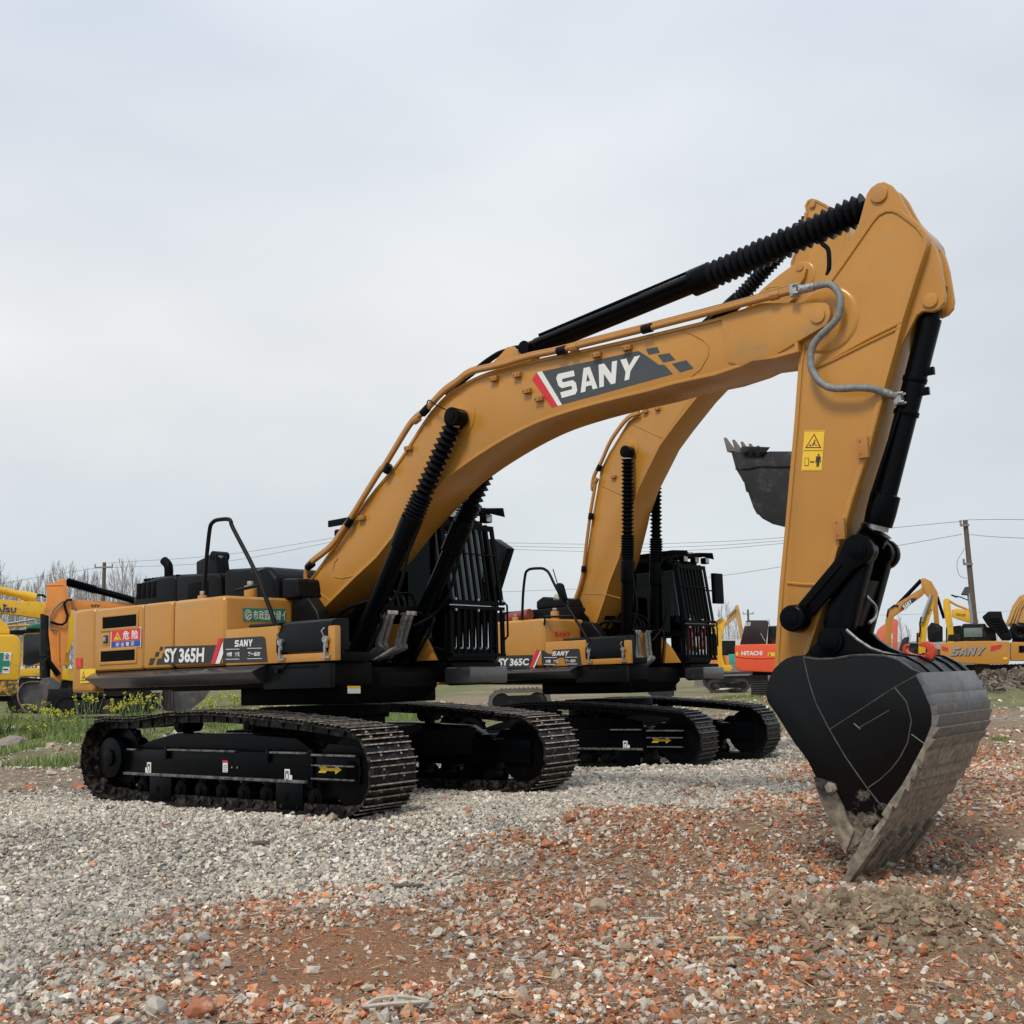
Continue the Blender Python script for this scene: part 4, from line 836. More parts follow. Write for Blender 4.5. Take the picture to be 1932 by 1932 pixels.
    for v, r in cfg['apins']:
        yp = LN if 'lug' in cfg else AN; x, z = T(v, yp); q = MB(); q.cyl((x, yp-.022, z), (x, -.18-yp+.022, z), r, 28); q.build('pivot_pin', YEL, arm, bevel=.005)
    if 'aboss' in cfg:
        x, z = T(cfg['aboss'][0], AN); q = MB(); q.tube([(x, AN+.012, z), (x, AN-.0, z), (x, AN-.006, z)], [cfg['aboss'][1]+.01, cfg['aboss'][1], cfg['aboss'][1]-.02], 48); q.build('pivot_boss', YEL, arm)
    return dict(root=root, deck=deck, boom=bm_, arm=arm, ridge=ridge, AN=AN, AF=AF, YC=YC, T=T, SF=SF, A=A)
# ---------------------------------------------------------------- the near machine
TF1 = Frame(-2.2, 13.23, 0, -38.8, (.985, 1.0)); TF1.s = (1, .965)
SF1 = Frame(-2.2, 13.23, 0, -38.8, (1, 1), base=TF1)
def sm2(p, k=4): return [(q[0], q[1]) for q in smooth_path([(a, b, 0) for a, b in p], k)]
c1 = dict(id=1, name='crawler_excavator', TF=TF1, SF=SF1, clean=False, redlabel=True,
  label='large ochre excavator nearest the camera, its black bucket standing in the brick rubble',
  boom=[(578, 1132), (577, 1110), (586, 1092), (606, 1066), (638, 1020), (667, 975)]+sm2([(710, 921), (753, 869), (799, 798), (825, 764), (852, 739), (896, 713), (942, 695.5), (995, 682), (1073, 665.6)])+[(1074, 665.5), (1206, 636), (1349, 601.5), (1421, 577.5), (1434, 572.5), (1500, 572), (1508, 664), (1465, 676), (1421, 682), (1400, 692)]+sm2([(1349, 709), (1273, 725.5), (1226, 738.7), (1150, 757), (1074, 778), (1008, 801.5), (942, 836), (876, 879), (829, 918), (755.7, 996.6)])+[(754.5, 998), (711.6, 1052.5), (667.5, 1093.7), (626, 1135), (597, 1163), (588, 1156)],
  boss=[((868, 787), .21, .10)], foot=(592, 1140),
  fork=[(1362, 600), (1421, 577.5), (1434, 572.5), (1530, 571.5), (1557, 571.5), (1565, 577), (1568, 588), (1567, 600), (1560, 614), (1500, 649), (1465, 670), (1421, 682), (1400, 691), (1375, 684)], tip=(1545, 597),
  ridges=[K7([(1740, 385), (1800, 400), (1870, 440), (1895, 470), (1890, 530), (1850, 600), (1800, 640), (1770, 665)]), K5([(-40, 1290), (0, 1300), (150, 1345), (175, 1365), (160, 1400), (0, 1550)]), K5([(105, 1030), (140, 1010), (230, 998), (245, 1010)]),
     KC([(600, 560), (575, 590), (565, 640)]), KC([(575, 680), (620, 690), (700, 675)]), KC([(440, 750), (545, 835)])],
  cleats=K7([(680, 660), (868, 730), (938, 775), (1265, 525), (1438, 485), (193, 1055)])+KC([(762, 305)])+K7([(812, 638)]),
  pipe=[(571, 1128), (576, 1100), (578, 1078), (587, 1063), (624, 1033), (648, 1000), (667, 971), (714, 895), (726, 880), (768, 811), (785, 790), (803, 776), (836, 741), (862, 722), (889, 703), (942, 690), (1000, 673), (1057, 661), (1219, 621), (1349, 587.5), (1464, 557.5), (1500, 549)],
  clamps=[(585, 1067), (659, 985), (731, 884), (802, 775), (1060, 661), (1221, 620)], joints=[(578, 1098), (786, 792), (1083, 656), (1462, 558)],
  bcyl=((664, 1252), (779, 975), (861, 788)),
  acyl=[(1001, 660), (1325, 527), (1628, 393), (1659, 369)], abrk=[(943, 695), (962, 676), (975, 661), (985, 659), (993, 668), (1000, 683)],
  arm=[(1506, 690), (1511, 655), (1533, 571), (1562, 528), (1588, 492), (1641, 415), (1654, 400), (1670, 392), (1685, 391), (1698, 396), (1716, 409), (1734, 423), (1747, 440), (1750, 452), (1747, 466), (1729, 520), (1703, 604), (1690, 655), (1662, 754), (1640, 839), (1607, 942), (1581, 1032), (1571, 1068), (1551, 1148), (1524, 1232), (1508, 1282), (1490, 1296), (1474, 1288), (1461, 1253), (1463, 1215), (1470, 1110), (1484, 959), (1498, 800)],
  aridges=[K5([(1275, 1305), (1000, 1440), (640, 1640), (515, 1690)]), K5([(1262, 1350), (990, 1480), (700, 1625), (530, 1700)]), K4([(535, 440), (640, 450), (712, 452)]), K6([(1215, 170), (1130, 500), (1000, 900), (900, 1250)])],
  lug=[(1533, 571), (1562, 518), (1619, 425), (1628, 392), (1635, 366), (1643, 354), (1655, 345.5), (1668, 342.8), (1683, 350), (1696, 366), (1706, 386), (1719, 408), (1734, 423), (1747, 440), (1757, 455), (1766, 470), (1774, 498), (1783, 555), (1781, 570), (1771, 582), (1758, 588), (1740, 587), (1729, 595), (1718, 617), (1701, 651), (1680, 690), (1600, 640)],
  apins=[((1659, 367), .07), ((1756, 567), .058)], aboss=((1558, 602), .27))
h1 = heavy(c1); r1, SF, T, YC, A_N = h1['root'], SF1, SF1.T, -.09, -.30
boom1, arm1 = h1['boom'], h1['arm']
# maker panel on the boom
b = MB(); YB = -.35
vpp = lambda pts, off, mi: vpoly(SF, 'y', YB, K7(pts), off, b, mi)
vpp([(946, 615), (1495, 499), (1534, 522), (1560, 540), (1612, 578), (1642, 577), (1692, 630), (1058, 805)], .003, 0)
vpp([(916, 621), (945, 614), (1062, 806), (1036, 812)], .003, 1); vpp([(888, 662), (914, 622), (1034, 812), (1000, 822)], .003, 2)
for q_ in ([(1537, 488), (1602, 476), (1617, 508), (1554, 520)], [(1604, 522), (1672, 511), (1706, 550), (1636, 564)], [(1686, 572), (1768, 551), (1809, 598), (1733, 621)]): vpp(q_, .003, 0)
decal('', SF, 'y', YB, K7([(1022, 634), (1507, 524), (1478, 652), (1058, 768)]), sany(-.02), boom1, None, .006, mb=b, mi=1)
b.build('maker_panel', [GRYS, WHT, REDS], boom1, smooth=0)
# warning label on the arm
b = MB(); Q = K6([(651, 395), (799, 395), (777, 691), (628, 691)]); dc = lambda q_, art, off, mi: decal('', SF, 'y', A_N, q_, art, arm1, None, off-.012, mb=b, mi=mi)
dc(Q, SQ, .003, 0)
for a_, b_, c_, d_ in ((.03, .97, .505, .985), (.03, .97, .015, .495)):
    dc(Q, poly((a_, c_), (b_, c_), (b_, c_+.006), (a_, c_+.006)), .004, 1); dc(Q, poly((a_, d_), (b_, d_), (b_, d_-.006), (a_, d_-.006)), .004, 1)
dc(Q, poly((.10, .565), (.90, .565), (.50, .925)), .004, 1); dc(Q, poly((.16, .58), (.84, .58), (.50, .895)), .005, 2); dc(Q, poly((.20, .59), (.80, .59), (.50, .875)), .006, 0)
dc(Q, poly((.42, .62), (.5, .70), (.56, .78), (.60, .76), (.56, .70), (.62, .66), (.55, .66), (.5, .62)), .007, 1); dc(Q, poly((.28, .63), (.36, .60), (.40, .62), (.34, .66)), .007, 1); dc(Q, poly((.6, .62), (.68, .62), (.68, .64), (.6, .65)), .007, 1)
dc(Q, poly((.13, .12), (.34, .12), (.34, .32), (.13, .32)), .005, 1); dc(Q, poly((.155, .135), (.315, .135), (.315, .305), (.155, .305)), .006, 0)
dc(Q, poly((.38, .22), (.46, .25), (.46, .23), (.54, .23), (.54, .25), (.62, .22), (.54, .19), (.54, .21), (.46, .21), (.46, .19)), .005, 1)
dc(Q, poly((.66, .20), (.69, .36), (.90, .36), (.93, .20), (.89, .20), (.87, .30), (.85, .10), (.80, .10), (.795, .22), (.785, .10), (.73, .10), (.71, .30), (.70, .20)), .005, 1)
dc(Q, poly(*[(.795+.05*math.cos(t*math.pi/6), .395+.024*math.sin(t*math.pi/6)) for t in range(12)]), .005, 1)
b.build('crush_hazard_label', [YLS, BLKS, REDS], arm1, smooth=0)
for v in K6([(1080, 525), (910, 1120)]):
    q = MB(); x, z = T(v, A_N); q.box(x-.03, x+.055, A_N-.035, A_N+.01, z-.085, z+.085)
    for dz in (-.05, .05): q.cyl((x-.005, A_N-.037, z+dz), (x-.005, A_N-.035, z+dz), .012, 8, 1)
    q.build('pipe_cleat', [YELP, REDS], arm1, bevel=.004)
# bucket cylinder and linkage
B = [Vector(SF.P(v, YC)) for v in [(1757, 572), (1662, 968), (1640, 1026), (1622, 1037)]]; px_, pz_ = T((1756, 567), -.215); B[0] = B[0].lerp(Vector((px_, YC, pz_)), .6); dv = (B[1]-B[0]).normalized()
q = MB(); q.tube([B[0]-dv*.02, B[0]+dv*.12, B[0]+dv*.12, B[1]-dv*.16, B[1]-dv*.15, B[1], B[1]+dv*.10], [.07, .07, .088, .088, .118, .118, .112], 26)
m1 = B[0].lerp(B[1], .36); q.tube([m1-dv*.02, m1+dv*.02], .096, 26); m2 = B[0].lerp(B[1], .52); q.tube([m2-dv*.02, m2+dv*.02], .10, 26)
bc = q.build('bucket_cylinder', BLKG, r1, bevel=.004)
q = MB(); 
for m_, s_ in ((B[0].lerp(B[1], .335), 1), (B[0].lerp(B[1], .43), 1)): q.box(m_[0]-.03, m_[0]+.15, m_[1]-.04, m_[1]+.0, m_[2]-.03, m_[2]+.03)
q.tube([B[0].lerp(B[1], .5)+Vector((-.02, -.10, 0)), B[1]+Vector((-.02, -.125, .12))], .016, 8); q.build('cylinder_fitting', BLKG, bc, bevel=.004)
q = MB(); q.bellows(B[1]+dv*.14, B[2]-dv*.03, .10, .135, 5, 22, wob=.08); q.build('rubber_bellows', RUB, bc, smooth=0)
q = MB(); q.tube([B[1]+dv*.10, B[1]+dv*.14], .09, 20); q.build('bellows_clip', STEEL, bc)
q = MB(); q.cyl((B[3][0], YC-.09, B[3][2]), (B[3][0], YC+.09, B[3][2]), .105, 24); q.tube([B[2]-dv*.02, B[3]], .065, 14); q.build('rod_eye', DGRY, bc, bevel=.01)
PI = T((1616, 1037), A_N-.1); PA = T((1503, 1167), A_N-.1); PB = T((1577, 1209), YC-.17)
def linkbar(p, q_, r0, r1_, w0, w1, y0, y1):
    p = np.array(p); q_ = np.array(q_); d = (q_-p)/np.linalg.norm(q_-p); n = np.array([-d[1], d[0]]); a0 = math.degrees(math.atan2(d[1], d[0]))
    o = [tuple(p+r0*np.array([math.cos(R(t)), math.sin(R(t))])) for t in np.linspace(a0+60, a0+300, 14)]
    o += [tuple(p+d*r0*1.1-n*w0), tuple(q_-d*r1_*1.1-n*w1)]
    o += [tuple(q_+r1_*np.array([math.cos(R(t)), math.sin(R(t))])) for t in np.linspace(a0-120, a0+120, 14)]
    o += [tuple(q_-d*r1_*1.1+n*w1), tuple(p+d*r0*1.1+n*w0)]
    return o
for s_, (ya, yb) in enumerate(((A_N-.09, A_N-.02), (.14, .21))):
    q = MB(); q.prism(linkbar(PI, PA, .125, .085, .085, .075, 0, 0), ya, yb); rk = q.build('rocker_link', BLKG, r1, bevel=.014)
    q = MB(); yo, sg = (ya, -1) if s_ == 0 else (yb, 1)
    q.tube([(PA[0], yo-sg*.02, PA[1]), (PA[0], yo+sg*.10, PA[1]), (PA[0], yo+sg*.11, PA[1])], [.115, .105, .09], 26); q.tube([(PA[0], yo+sg*.11, PA[1]), (PA[0], yo+sg*.118, PA[1])], .06, 20); q.build('link_pin', BLKG, rk, bevel=.006); q = MB(); q.tube([(PI[0], yo, PI[1]), (PI[0], yo+sg*.012, PI[1])], .08, 24); q.tube([(PI[0], yo+sg*.012, PI[1]), (PI[0], yo+sg*.018, PI[1])], .06, 24)
    q.build('link_pin', BLKG, rk, bevel=.006)
    d_ = np.array(PA)-np.array(PI); q = MB(); q.tube([(PI[0]+d_[0]*.25, yo+sg*.002, PI[1]+d_[1]*.25+.02), (PI[0]+d_[0]*.85, yo+sg*.002, PI[1]+d_[1]*.85+.02)], .012, 6); q.build('weld_ridge', BLKG, rk)
HL = MB()
o_ = linkbar(PI, PB, .11, .11, .10, .12, 0, 0)
for ya, yb in ((YC-.24, YC-.13), (YC+.13, YC+.24)): HL.prism(o_, ya, yb)
dm = np.array(PB)-np.array(PI); c0 = np.array(PI)+dm*.28; c1_ = np.array(PI)+dm*.80; n_ = np.array([-dm[1], dm[0]])/np.linalg.norm(dm)
HL.hexa([(c0[0]-n_[0]*.09, YC-.13, c0[1]-n_[1]*.09), (c0[0]+n_[0]*.09, YC-.13, c0[1]+n_[1]*.09), (c0[0]+n_[0]*.09, YC+.13, c0[1]+n_[1]*.09), (c0[0]-n_[0]*.09, YC+.13, c0[1]-n_[1]*.09)],
        [(c1_[0]-n_[0]*.09, YC-.13, c1_[1]-n_[1]*.09), (c1_[0]+n_[0]*.09, YC-.13, c1_[1]+n_[1]*.09), (c1_[0]+n_[0]*.09, YC+.13, c1_[1]+n_[1]*.09), (c1_[0]-n_[0]*.09, YC+.13, c1_[1]-n_[1]*.09)])
hl = HL.build('bucket_link', BLKG, r1, bevel=.014)
q = MB(); cc = np.array(PI)+dm*.62+n_*(-.11 if n_[0] < 0 else .11); x_, z_ = cc
q.tube(smooth_path([(x_, YC-.05, z_+.16), (x_+.03, YC-.03, z_+.10), (x_+.05, YC+.04, z_+.04), (x_+.04, YC+.05, z_-.04), (x_+.02, YC-.04, z_-.09)], 6), .014, 8); q.build('grease_hose', STEEL, hl)
# bucket
BN, BF = -.69, .51
side = [T(v, BN) for v in K8([(385, 235), (345, 233), (270, 240), (225, 256), (190, 280), (140, 330), (110, 390), (93, 450), (90, 500), (94, 535), (105, 562), (160, 640), (280, 830), (370, 950), (430, 1070), (460, 1200), (560, 1440), (640, 1590), (820, 1440), (895, 1355), (950, 1260), (1030, 1120), (1115, 1000), (1190, 860), (1238, 780), (1252, 700), (1245, 600), (1225, 520), (1190, 455), (1140, 370), (1060, 300), (960, 245), (870, 228), (740, 230), (600, 255), (500, 262), (420, 252)])]
q = MB(); q.prism(side, BN, BN+.035); bk1 = q.build('bucket', MUDB, r1, bevel=.008)
sh = MB(); sh.prism(side, BF-.035, BF); sh.build('far_side_plate', MUDB, bk1, bevel=.008)
# shell: top sheet, then stepped wear plates down the back
top = [T(v, BN) for v in K8([(385, 238), (500, 262), (640, 252), (800, 228), (960, 248), (1060, 303), (1140, 372)])]
def strip(mb, pts, y0, y1, th, m=0):
    p = np.array(pts); n = len(p); t = np.gradient(p, axis=0); t /= np.linalg.norm(t, axis=1)[:, None]; nn = np.stack([-t[:, 1], t[:, 0]], -1)
    q_ = p-nn*th; v = [(a[0], y0, a[1]) for a in p]+[(a[0], y1, a[1]) for a in p]+[(a[0], y0, a[1]) for a in q_]+[(a[0], y1, a[1]) for a in q_]
    f = []
    for i in range(n-1): f += [(i, i+1, n+i+1, n+i), (2*n+i, 3*n+i, 3*n+i+1, 2*n+i+1), (i, 2*n+i, 2*n+i+1, i+1), (n+i, n+i+1, 3*n+i+1, 3*n+i)]
    f += [(0, n, 3*n, 2*n), (n-1, 3*n-1, 4*n-1, 2*n-1)]; mb.add(v, f, m)
sh = MB(); strip(sh, top, BN+.036, BF-.036, .03)
for yy in (-.42, -.13, .16, .40): 
    pp_ = [(a[0], a[1]) for a in top[3:]]; strip(sh, [(a[0]+.004, a[1]+.012) for a in pp_], yy-.012, yy+.012, .02)
sh.build('bucket_top_sheet', BLKG, bk1, bevel=.004)
back = K8([(1140, 355), (1180, 430), (1212, 505), (1243, 575), (1256, 640), (1252, 722), (1222, 800), (1187, 880), (1130, 985), (1085, 1070), (1045, 1140), (960, 1255), (905, 1340)])
bp = [np.array(T(v, BN)) for v in back]; cen = np.mean(np.array(bp), axis=0)-np.array([.35, 0])
sh = MB(); rngb = random.Random(4)
for i in range(len(bp)-1):
    a, c = bp[i], bp[i+1]; d_ = (c-a)/np.linalg.norm(c-a); n = np.array([d_[1], -d_[0]]); n = n if n@(a-cen) > 0 else -n
    st = .028 if i >= 1 else .012; a2, c2 = a+n*st-d_*.0, c+n*.004+d_*.012
    if i > 6: a2, c2 = a+n*.004, c+n*.034+d_*.01
    sh.hexa([(a[0]-n[0]*.03, BN-.012, a[1]-n[1]*.03), (c[0]-n[0]*.03, BN-.012, c[1]-n[1]*.03), (c[0]-n[0]*.03, BF+.012, c[1]-n[1]*.03), (a[0]-n[0]*.03, BF+.012, a[1]-n[1]*.03)],
            [(a2[0], BN-.012, a2[1]), (c2[0], BN-.012, c2[1]), (c2[0], BF+.012, c2[1]), (a2[0], BF+.012, a2[1])])
sh.build('wear_plate', MUDS, bk1, bevel=.006)
LA = np.array(T(K8([(905, 1335)])[0], BN)); LB = np.array(T(K8([(665, 1715)])[0], BN)); d_ = (LB-LA)/np.linalg.norm(LB-LA); n = np.array([d_[1], -d_[0]]); n = n if n[0] > 0 else -n
sh = MB(); strip(sh, [tuple(LA+n*.03), tuple(LB)], BN, BF, .05); 
lip = sh.build('bucket_lip', MUDS, bk1, bevel=.01)
for k in range(5):
    yy = BN+.06+k*(BF-BN-.12)/4; w_ = .078; t0 = LB-d_*.36; t1 = LB+d_*.16
    q = MB(); q.hexa([(t0[0]+n[0]*.05, yy-w_*.6, t0[1]+n[1]*.05), (t0[0]+n[0]*.05, yy+w_*.6, t0[1]+n[1]*.05), (t0[0]-n[0]*.06, yy+w_, t0[1]-n[1]*.06), (t0[0]-n[0]*.06, yy-w_, t0[1]-n[1]*.06)],
                     [(t1[0]+n[0]*.03, yy-w_*.8, t1[1]+n[1]*.03), (t1[0]+n[0]*.03, yy+w_*.8, t1[1]+n[1]*.03), (t1[0]-n[0]*.012, yy+w_*.6, t1[1]-n[1]*.012), (t1[0]-n[0]*.012, yy-w_*.6, t1[1]-n[1]*.012)])
    q.build('bucket_tooth', TOO, bk1, bevel=.012)
for k in range(4):
    yy = BN+.24+k*(BF-BN-.48)/3; t0 = LA+(LB-LA)*.45; t1 = LA+(LB-LA)*.98
    q = MB(); q.tube([(t0[0]+n[0]*.035, yy, t0[1]+n[1]*.035), (t1[0]+n[0]*.02, yy, t1[1]+n[1]*.02)], .022, 8); q.build('lip_shroud_rib', MUDS, bk1)
for pts in ([(345, 240), (380, 400), (430, 560), (525, 745), (640, 940), (780, 1140), (915, 1310)], [(530, 740), (640, 668), (760, 592), (880, 512), (970, 455), (1120, 372)], [(970, 455), (1050, 550), (1085, 680), (1060, 830), (1010, 930), (950, 1010), (870, 1085), (790, 1140)], [(1085, 775), (1190, 852)], [(720, 735), (935, 610)], [(690, 700), (735, 740)], [(420, 1075), (480, 1085), (540, 1110), (575, 1150)]):
    q = MB(); q.tube([SF.P(v, BN-.002) for v in K8(pts)], .0055, 6); q.build('weld_seam', SEAM, bk1)
q = MB(); q.tube([SF.P(v, BN-.002) for v in K8([(350, 250), (450, 262), (560, 258), (680, 236), (800, 232), (900, 238), (1000, 268), (1090, 330), (1140, 352)])], .010, 6); q.build('top_edge_weld', SEAM, bk1)
x, z = T(K8([(540, 1140)])[0], BN); q = MB(); q.tube([(x, BN-.03, z), (x, BN, z)], .045, 6); q.tube([(x, BN-.045, z), (x, BN-.03, z)], .03, 8); q.build('side_cutter_bolt', MUDS, bk1)
cut = K8([(418, 1060), (470, 1075), (560, 1100), (585, 1180), (630, 1270), (655, 1360), (700, 1430), (650, 1560), (640, 1600), (560, 1440), (460, 1200)])
q = MB(); q.prism([T(v, BN) for v in cut], BN-.02, BN-.002); q.build('side_cutter', mud_mat('muddy_side_cutter', (.012, .012, .013), .05, .45), bk1, bevel=.006)
ear = [T(v, YC-.2) for v in K8([(370, 240), (440, 165), (500, 92), (530, 62), (565, 45), (605, 42), (640, 50), (680, 80), (720, 125), (800, 180), (870, 208), (940, 228), (900, 250), (700, 262), (500, 275)])]
for ya, yb in ((YC-.26, YC-.20), (YC+.20, YC+.26)):
    q = MB(); q.prism(ear, ya, yb); ex, ez = PB; yo = ya if ya < YC else yb; s_ = -1 if ya < YC else 1
    q.cyl((ex, yo, ez), (ex, yo+s_*.03, ez), .105, 28); q.cyl((ex, yo+s_*.03, ez), (ex, yo+s_*.04, ez), .075, 24); q.build('bucket_ear', BLKG, bk1, bevel=.01)
    e2 = K8([(640, 60), (720, 130), (810, 188), (900, 218), (985, 236)]); q = MB(); q.tube([SF.P(v, ya) for v in e2], .014, 6); q.build('ear_rim', RAIL, bk1)
# red lifting hook
hk = K4([(1222, 815), (1238, 800), (1252, 803), (1252, 812), (1243, 818), (1240, 832), (1250, 846), (1275, 858), (1310, 865), (1340, 866), (1358, 858), (1366, 842), (1362, 828), (1350, 818), (1330, 815), (1318, 812), (1314, 803), (1322, 794), (1345, 787), (1375, 788), (1400, 802), (1413, 826), (1413, 855), (1400, 885), (1380, 905), (1360, 902), (1310, 888), (1255, 870), (1230, 855), (1218, 838)])
q = MB(); q.prism([T(v, YC+.13) for v in hk], YC+.10, YC+.16); q.build('lifting_hook', REDH, bk1, bevel=.012)
# hose between boom and arm
pts = [(1500, 549), (1508.7, 546.8), (1522, 543), (1540, 540), (1562, 536), (1576, 544), (1585, 560), (1585, 584), (1577, 604), (1562, 620), (1547, 634), (1535, 650), (1529, 672), (1531, 694), (1540, 712), (1553, 725), (1570, 732), (1595, 733), (1619, 731.5), (1643, 733), (1663, 738.5), (1681, 745), (1697, 753)]
ys = np.linspace(-.41, -.39, len(pts)); ys[-4:] = [-.36, -.31, -.25, -.2]
q = MB(); q.tube(smooth_path([SF.P(v, y) for v, y in zip(pts, ys)], 4), .030, 14); ah = q.build('arm_hose', HOSE, r1)
for i in (1, 20):
    a = Vector(SF.P(pts[i], ys[i])); c = Vector(SF.P(pts[i+2 if i < 5 else i+1], ys[i+2 if i < 5 else i+1])); q = MB(); q.cyl(a, a.lerp(c, .9), .037, 12); q.build('hose_fitting', STEEL, ah)
for i, s_ in ((0, 1), (22, 1)):
    a = Vector(SF.P(pts[i], ys[i])); c = Vector(SF.P(pts[i+1 if i == 0 else i-1], ys[i])); dd = (c-a).normalized(); q = MB(); q.box(a[0]-.03, a[0]+.03, a[1]-.045, a[1]+.045, a[2]-.05, a[2]+.05)
    for u_ in (-1, 1):
        for v_ in (-1, 1): q.cyl(a+Vector((-.0, u_*.03-.02, v_*.035)), a+Vector((.05, u_*.03-.02, v_*.035)), .012, 8)
    q.build('flange_clamp', STEEL, ah, bevel=.006)
q = MB(); q.tube(smooth_path([SF.P(v, -.1) for v in K5([(560, 560), (590, 630), (640, 680), (652, 760), (650, 850), (636, 905)])], 5), .02, 10); q.build('rubber_hose', RUB, boom1)
q = MB()
for k, yy in enumerate((-.02, -.1)): q.tube(smooth_path([SF.P(v, yy) for v in K7([(400+k*15, 750), (560, 620-k*12), (680, 530-k*10), (760, 490), (800, 478), (840, 478), (880, 490)])], 5), .022, 10)
q.build('rubber_hose', RUB, boom1)
q = MB(); q.tube(smooth_path([SF.P(v, -.45) for v in K7([(400, 835), (350, 812), (318, 790), (298, 780), (288, 800), (278, 850)])], 5), .007, 6); q.build('grease_line', RUB, boom1)
# manufacturer plate on swing body
MB().box(1.0, 1.28, -.60, -.58, 1.06, 1.19) if 0 else None
q = MB(); p_ = [SF.P(v, -.625) for v in KC([(660, 1382), (743, 1382), (743, 1430), (660, 1430)])]; q.add([(a[0], a[1], a[2]) for a in p_], [(0, 1, 2, 3)]); q.add([(p[0], p[1]-.003, p[2]) for p in [p_[0], p_[1], tuple(np.array(p_[1])*.75+np.array(p_[2])*.25), tuple(np.array(p_[0])*.75+np.array(p_[3])*.25)]], [(0, 1, 2, 3)], 1)
q.build('data_plate', [WHT, YLS], h1['deck'], smooth=0)
# ---------------------------------------------------------------- the second machine
TF2 = Frame(1.47, 18.7, -.14, -33.5, (.96, .985)); SF2 = Frame(1.33, 18.75, -.05, -43, (.96, 1.0), base=TF2)
c2 = dict(id=2, name='crawler_excavator', TF=TF2, SF=SF2, clean=True,
  label='second ochre excavator behind the largest one, red lettering on its tank, bucket held up',
  boom=K3([(592, 835), (595, 790), (610, 730), (640, 640), (670, 450), (700, 250), (735, 60)])+K7([(1280, 1180), (1330, 1080), (1440, 900), (1530, 830)])+[(1300, 690), (1400, 590), (1440, 545), (1480, 514), (1502, 560), (1480, 578), (1420, 640), (1372, 690)]+K7([(1830, 765), (1700, 930), (1620, 1040), (1500, 1280), (1450, 1420)])+K3([(900, 300), (850, 500), (795, 640), (765, 740), (710, 900), (660, 890), (610, 870)]),
  boss=[((1189, 846), .17, .10)], foot=(1096, 1165),
  fork=[(1420, 566), (1440, 545), (1470, 520), (1493, 503), (1505, 496), (1515, 497), (1522, 507), (1518, 524), (1487, 571), (1460, 600)], tip=(1510, 504),
  ridges=[K3([(640, 700), (780, 708), (855, 728)]), K3([(745, 85), (870, 140)]), K7([(1290, 1270), (1400, 1322)]), K7([(1455, 915), (1630, 995)])],
  cleats=K3([(712, 56)])+K7([(1358, 1218), (1540, 845), (1608, 830)]),
  pipe=K3([(580, 790), (592, 750), (618, 680), (640, 590), (660, 430), (685, 240), (715, 60)])+K7([(1230, 1290), (1240, 1220), (1285, 1130), (1340, 1010), (1430, 890), (1500, 855)]),
  clamps=K3([(645, 562), (688, 262)])+K7([(1222, 1440), (1270, 1165)]), joints=K3([(716, 55)])+K7([(1252, 1240)]),
  bcyl=((1182, 1268), (1184, 1056), (1184, 853)),
  acyl=[(1250, 690), (1385, 572), (1512, 402), (1533, 386)], abrk=[(1215, 745), (1235, 700), (1250, 685), (1265, 690), (1285, 715)],
  arm=[(1491, 496), (1500, 470), (1520, 400), (1518, 388), (1523, 378), (1531, 374), (1542, 377), (1556, 384), (1575, 396), (1592, 420), (1600, 440), (1601, 480), (1592, 510), (1570, 620), (1553, 740), (1545, 800), (1542, 850), (1533, 862), (1522, 858), (1516, 846), (1514, 780), (1508, 640), (1496, 540)],
  aridges=[], apins=[((1533, 386), .05), ((1575, 440), .045)], aboss=((1514, 520), .2))
h2 = heavy(c2); r2 = h2['root']
q = MB(); q.cyl((SF2.T((1510, 504), -.36)[0], -.38, SF2.T((1510, 504), -.36)[1]), (SF2.T((1510, 504), -.36)[0], -.36, SF2.T((1510, 504), -.36)[1]), .05, 16); q.build('pin_cap', YEL, h2['boom'])
bo2 = K6([(118, 560), (165, 552), (240, 556), (350, 556), (400, 549), (575, 549), (640, 560), (700, 640), (720, 760), (700, 900), (640, 1040), (560, 1100), (510, 1105), (420, 1083), (345, 1043), (318, 1015), (305, 1010), (280, 966), (250, 880), (240, 850), (225, 845), (210, 775), (203, 772), (188, 742), (150, 678)])
S2P = [SF2.T(v, -.62) for v in bo2]
q = MB(); q.prism(S2P, -.62, -.585); b2 = q.build('bucket', DGRY, r2, bevel=.008); q = MB(); q.prism(S2P, .405, .44); q.build('far_side_plate', DGRY, b2, bevel=.008)
q = MB(); strip(q, [SF2.T(v, -.62) for v in K6([(118, 562), (150, 678), (188, 742), (210, 790), (240, 852), (280, 966), (345, 1043), (420, 1083), (510, 1105), (600, 1090), (690, 1000), (722, 880), (722, 760), (700, 650)])], -.585, .405, -.03); q.build('bucket_shell', DGRY, b2)
rim = K6([(150, 678), (240, 680), (330, 660), (440, 665), (556, 662)]); q = MB(); q.tube([SF2.P(v, -.625) for v in rim], .012, 6); q.build('weld_seam', DARK, b2)
q = MB(); q.prism([SF2.T(v, -.62) for v in K6([(205, 512), (404, 520), (350, 588), (220, 585), (185, 540)])], -.65, -.62); sc2 = q.build('side_cutter', DARK, b2, bevel=.005)
q = MB()
for v in K6([(228, 566), (282, 568), (342, 568)]): x, z = SF2.T(v, -.65); q.cyl((x, -.665, z), (x, -.65, z), .025, 8)
q.build('cutter_bolt', BLKG, b2)
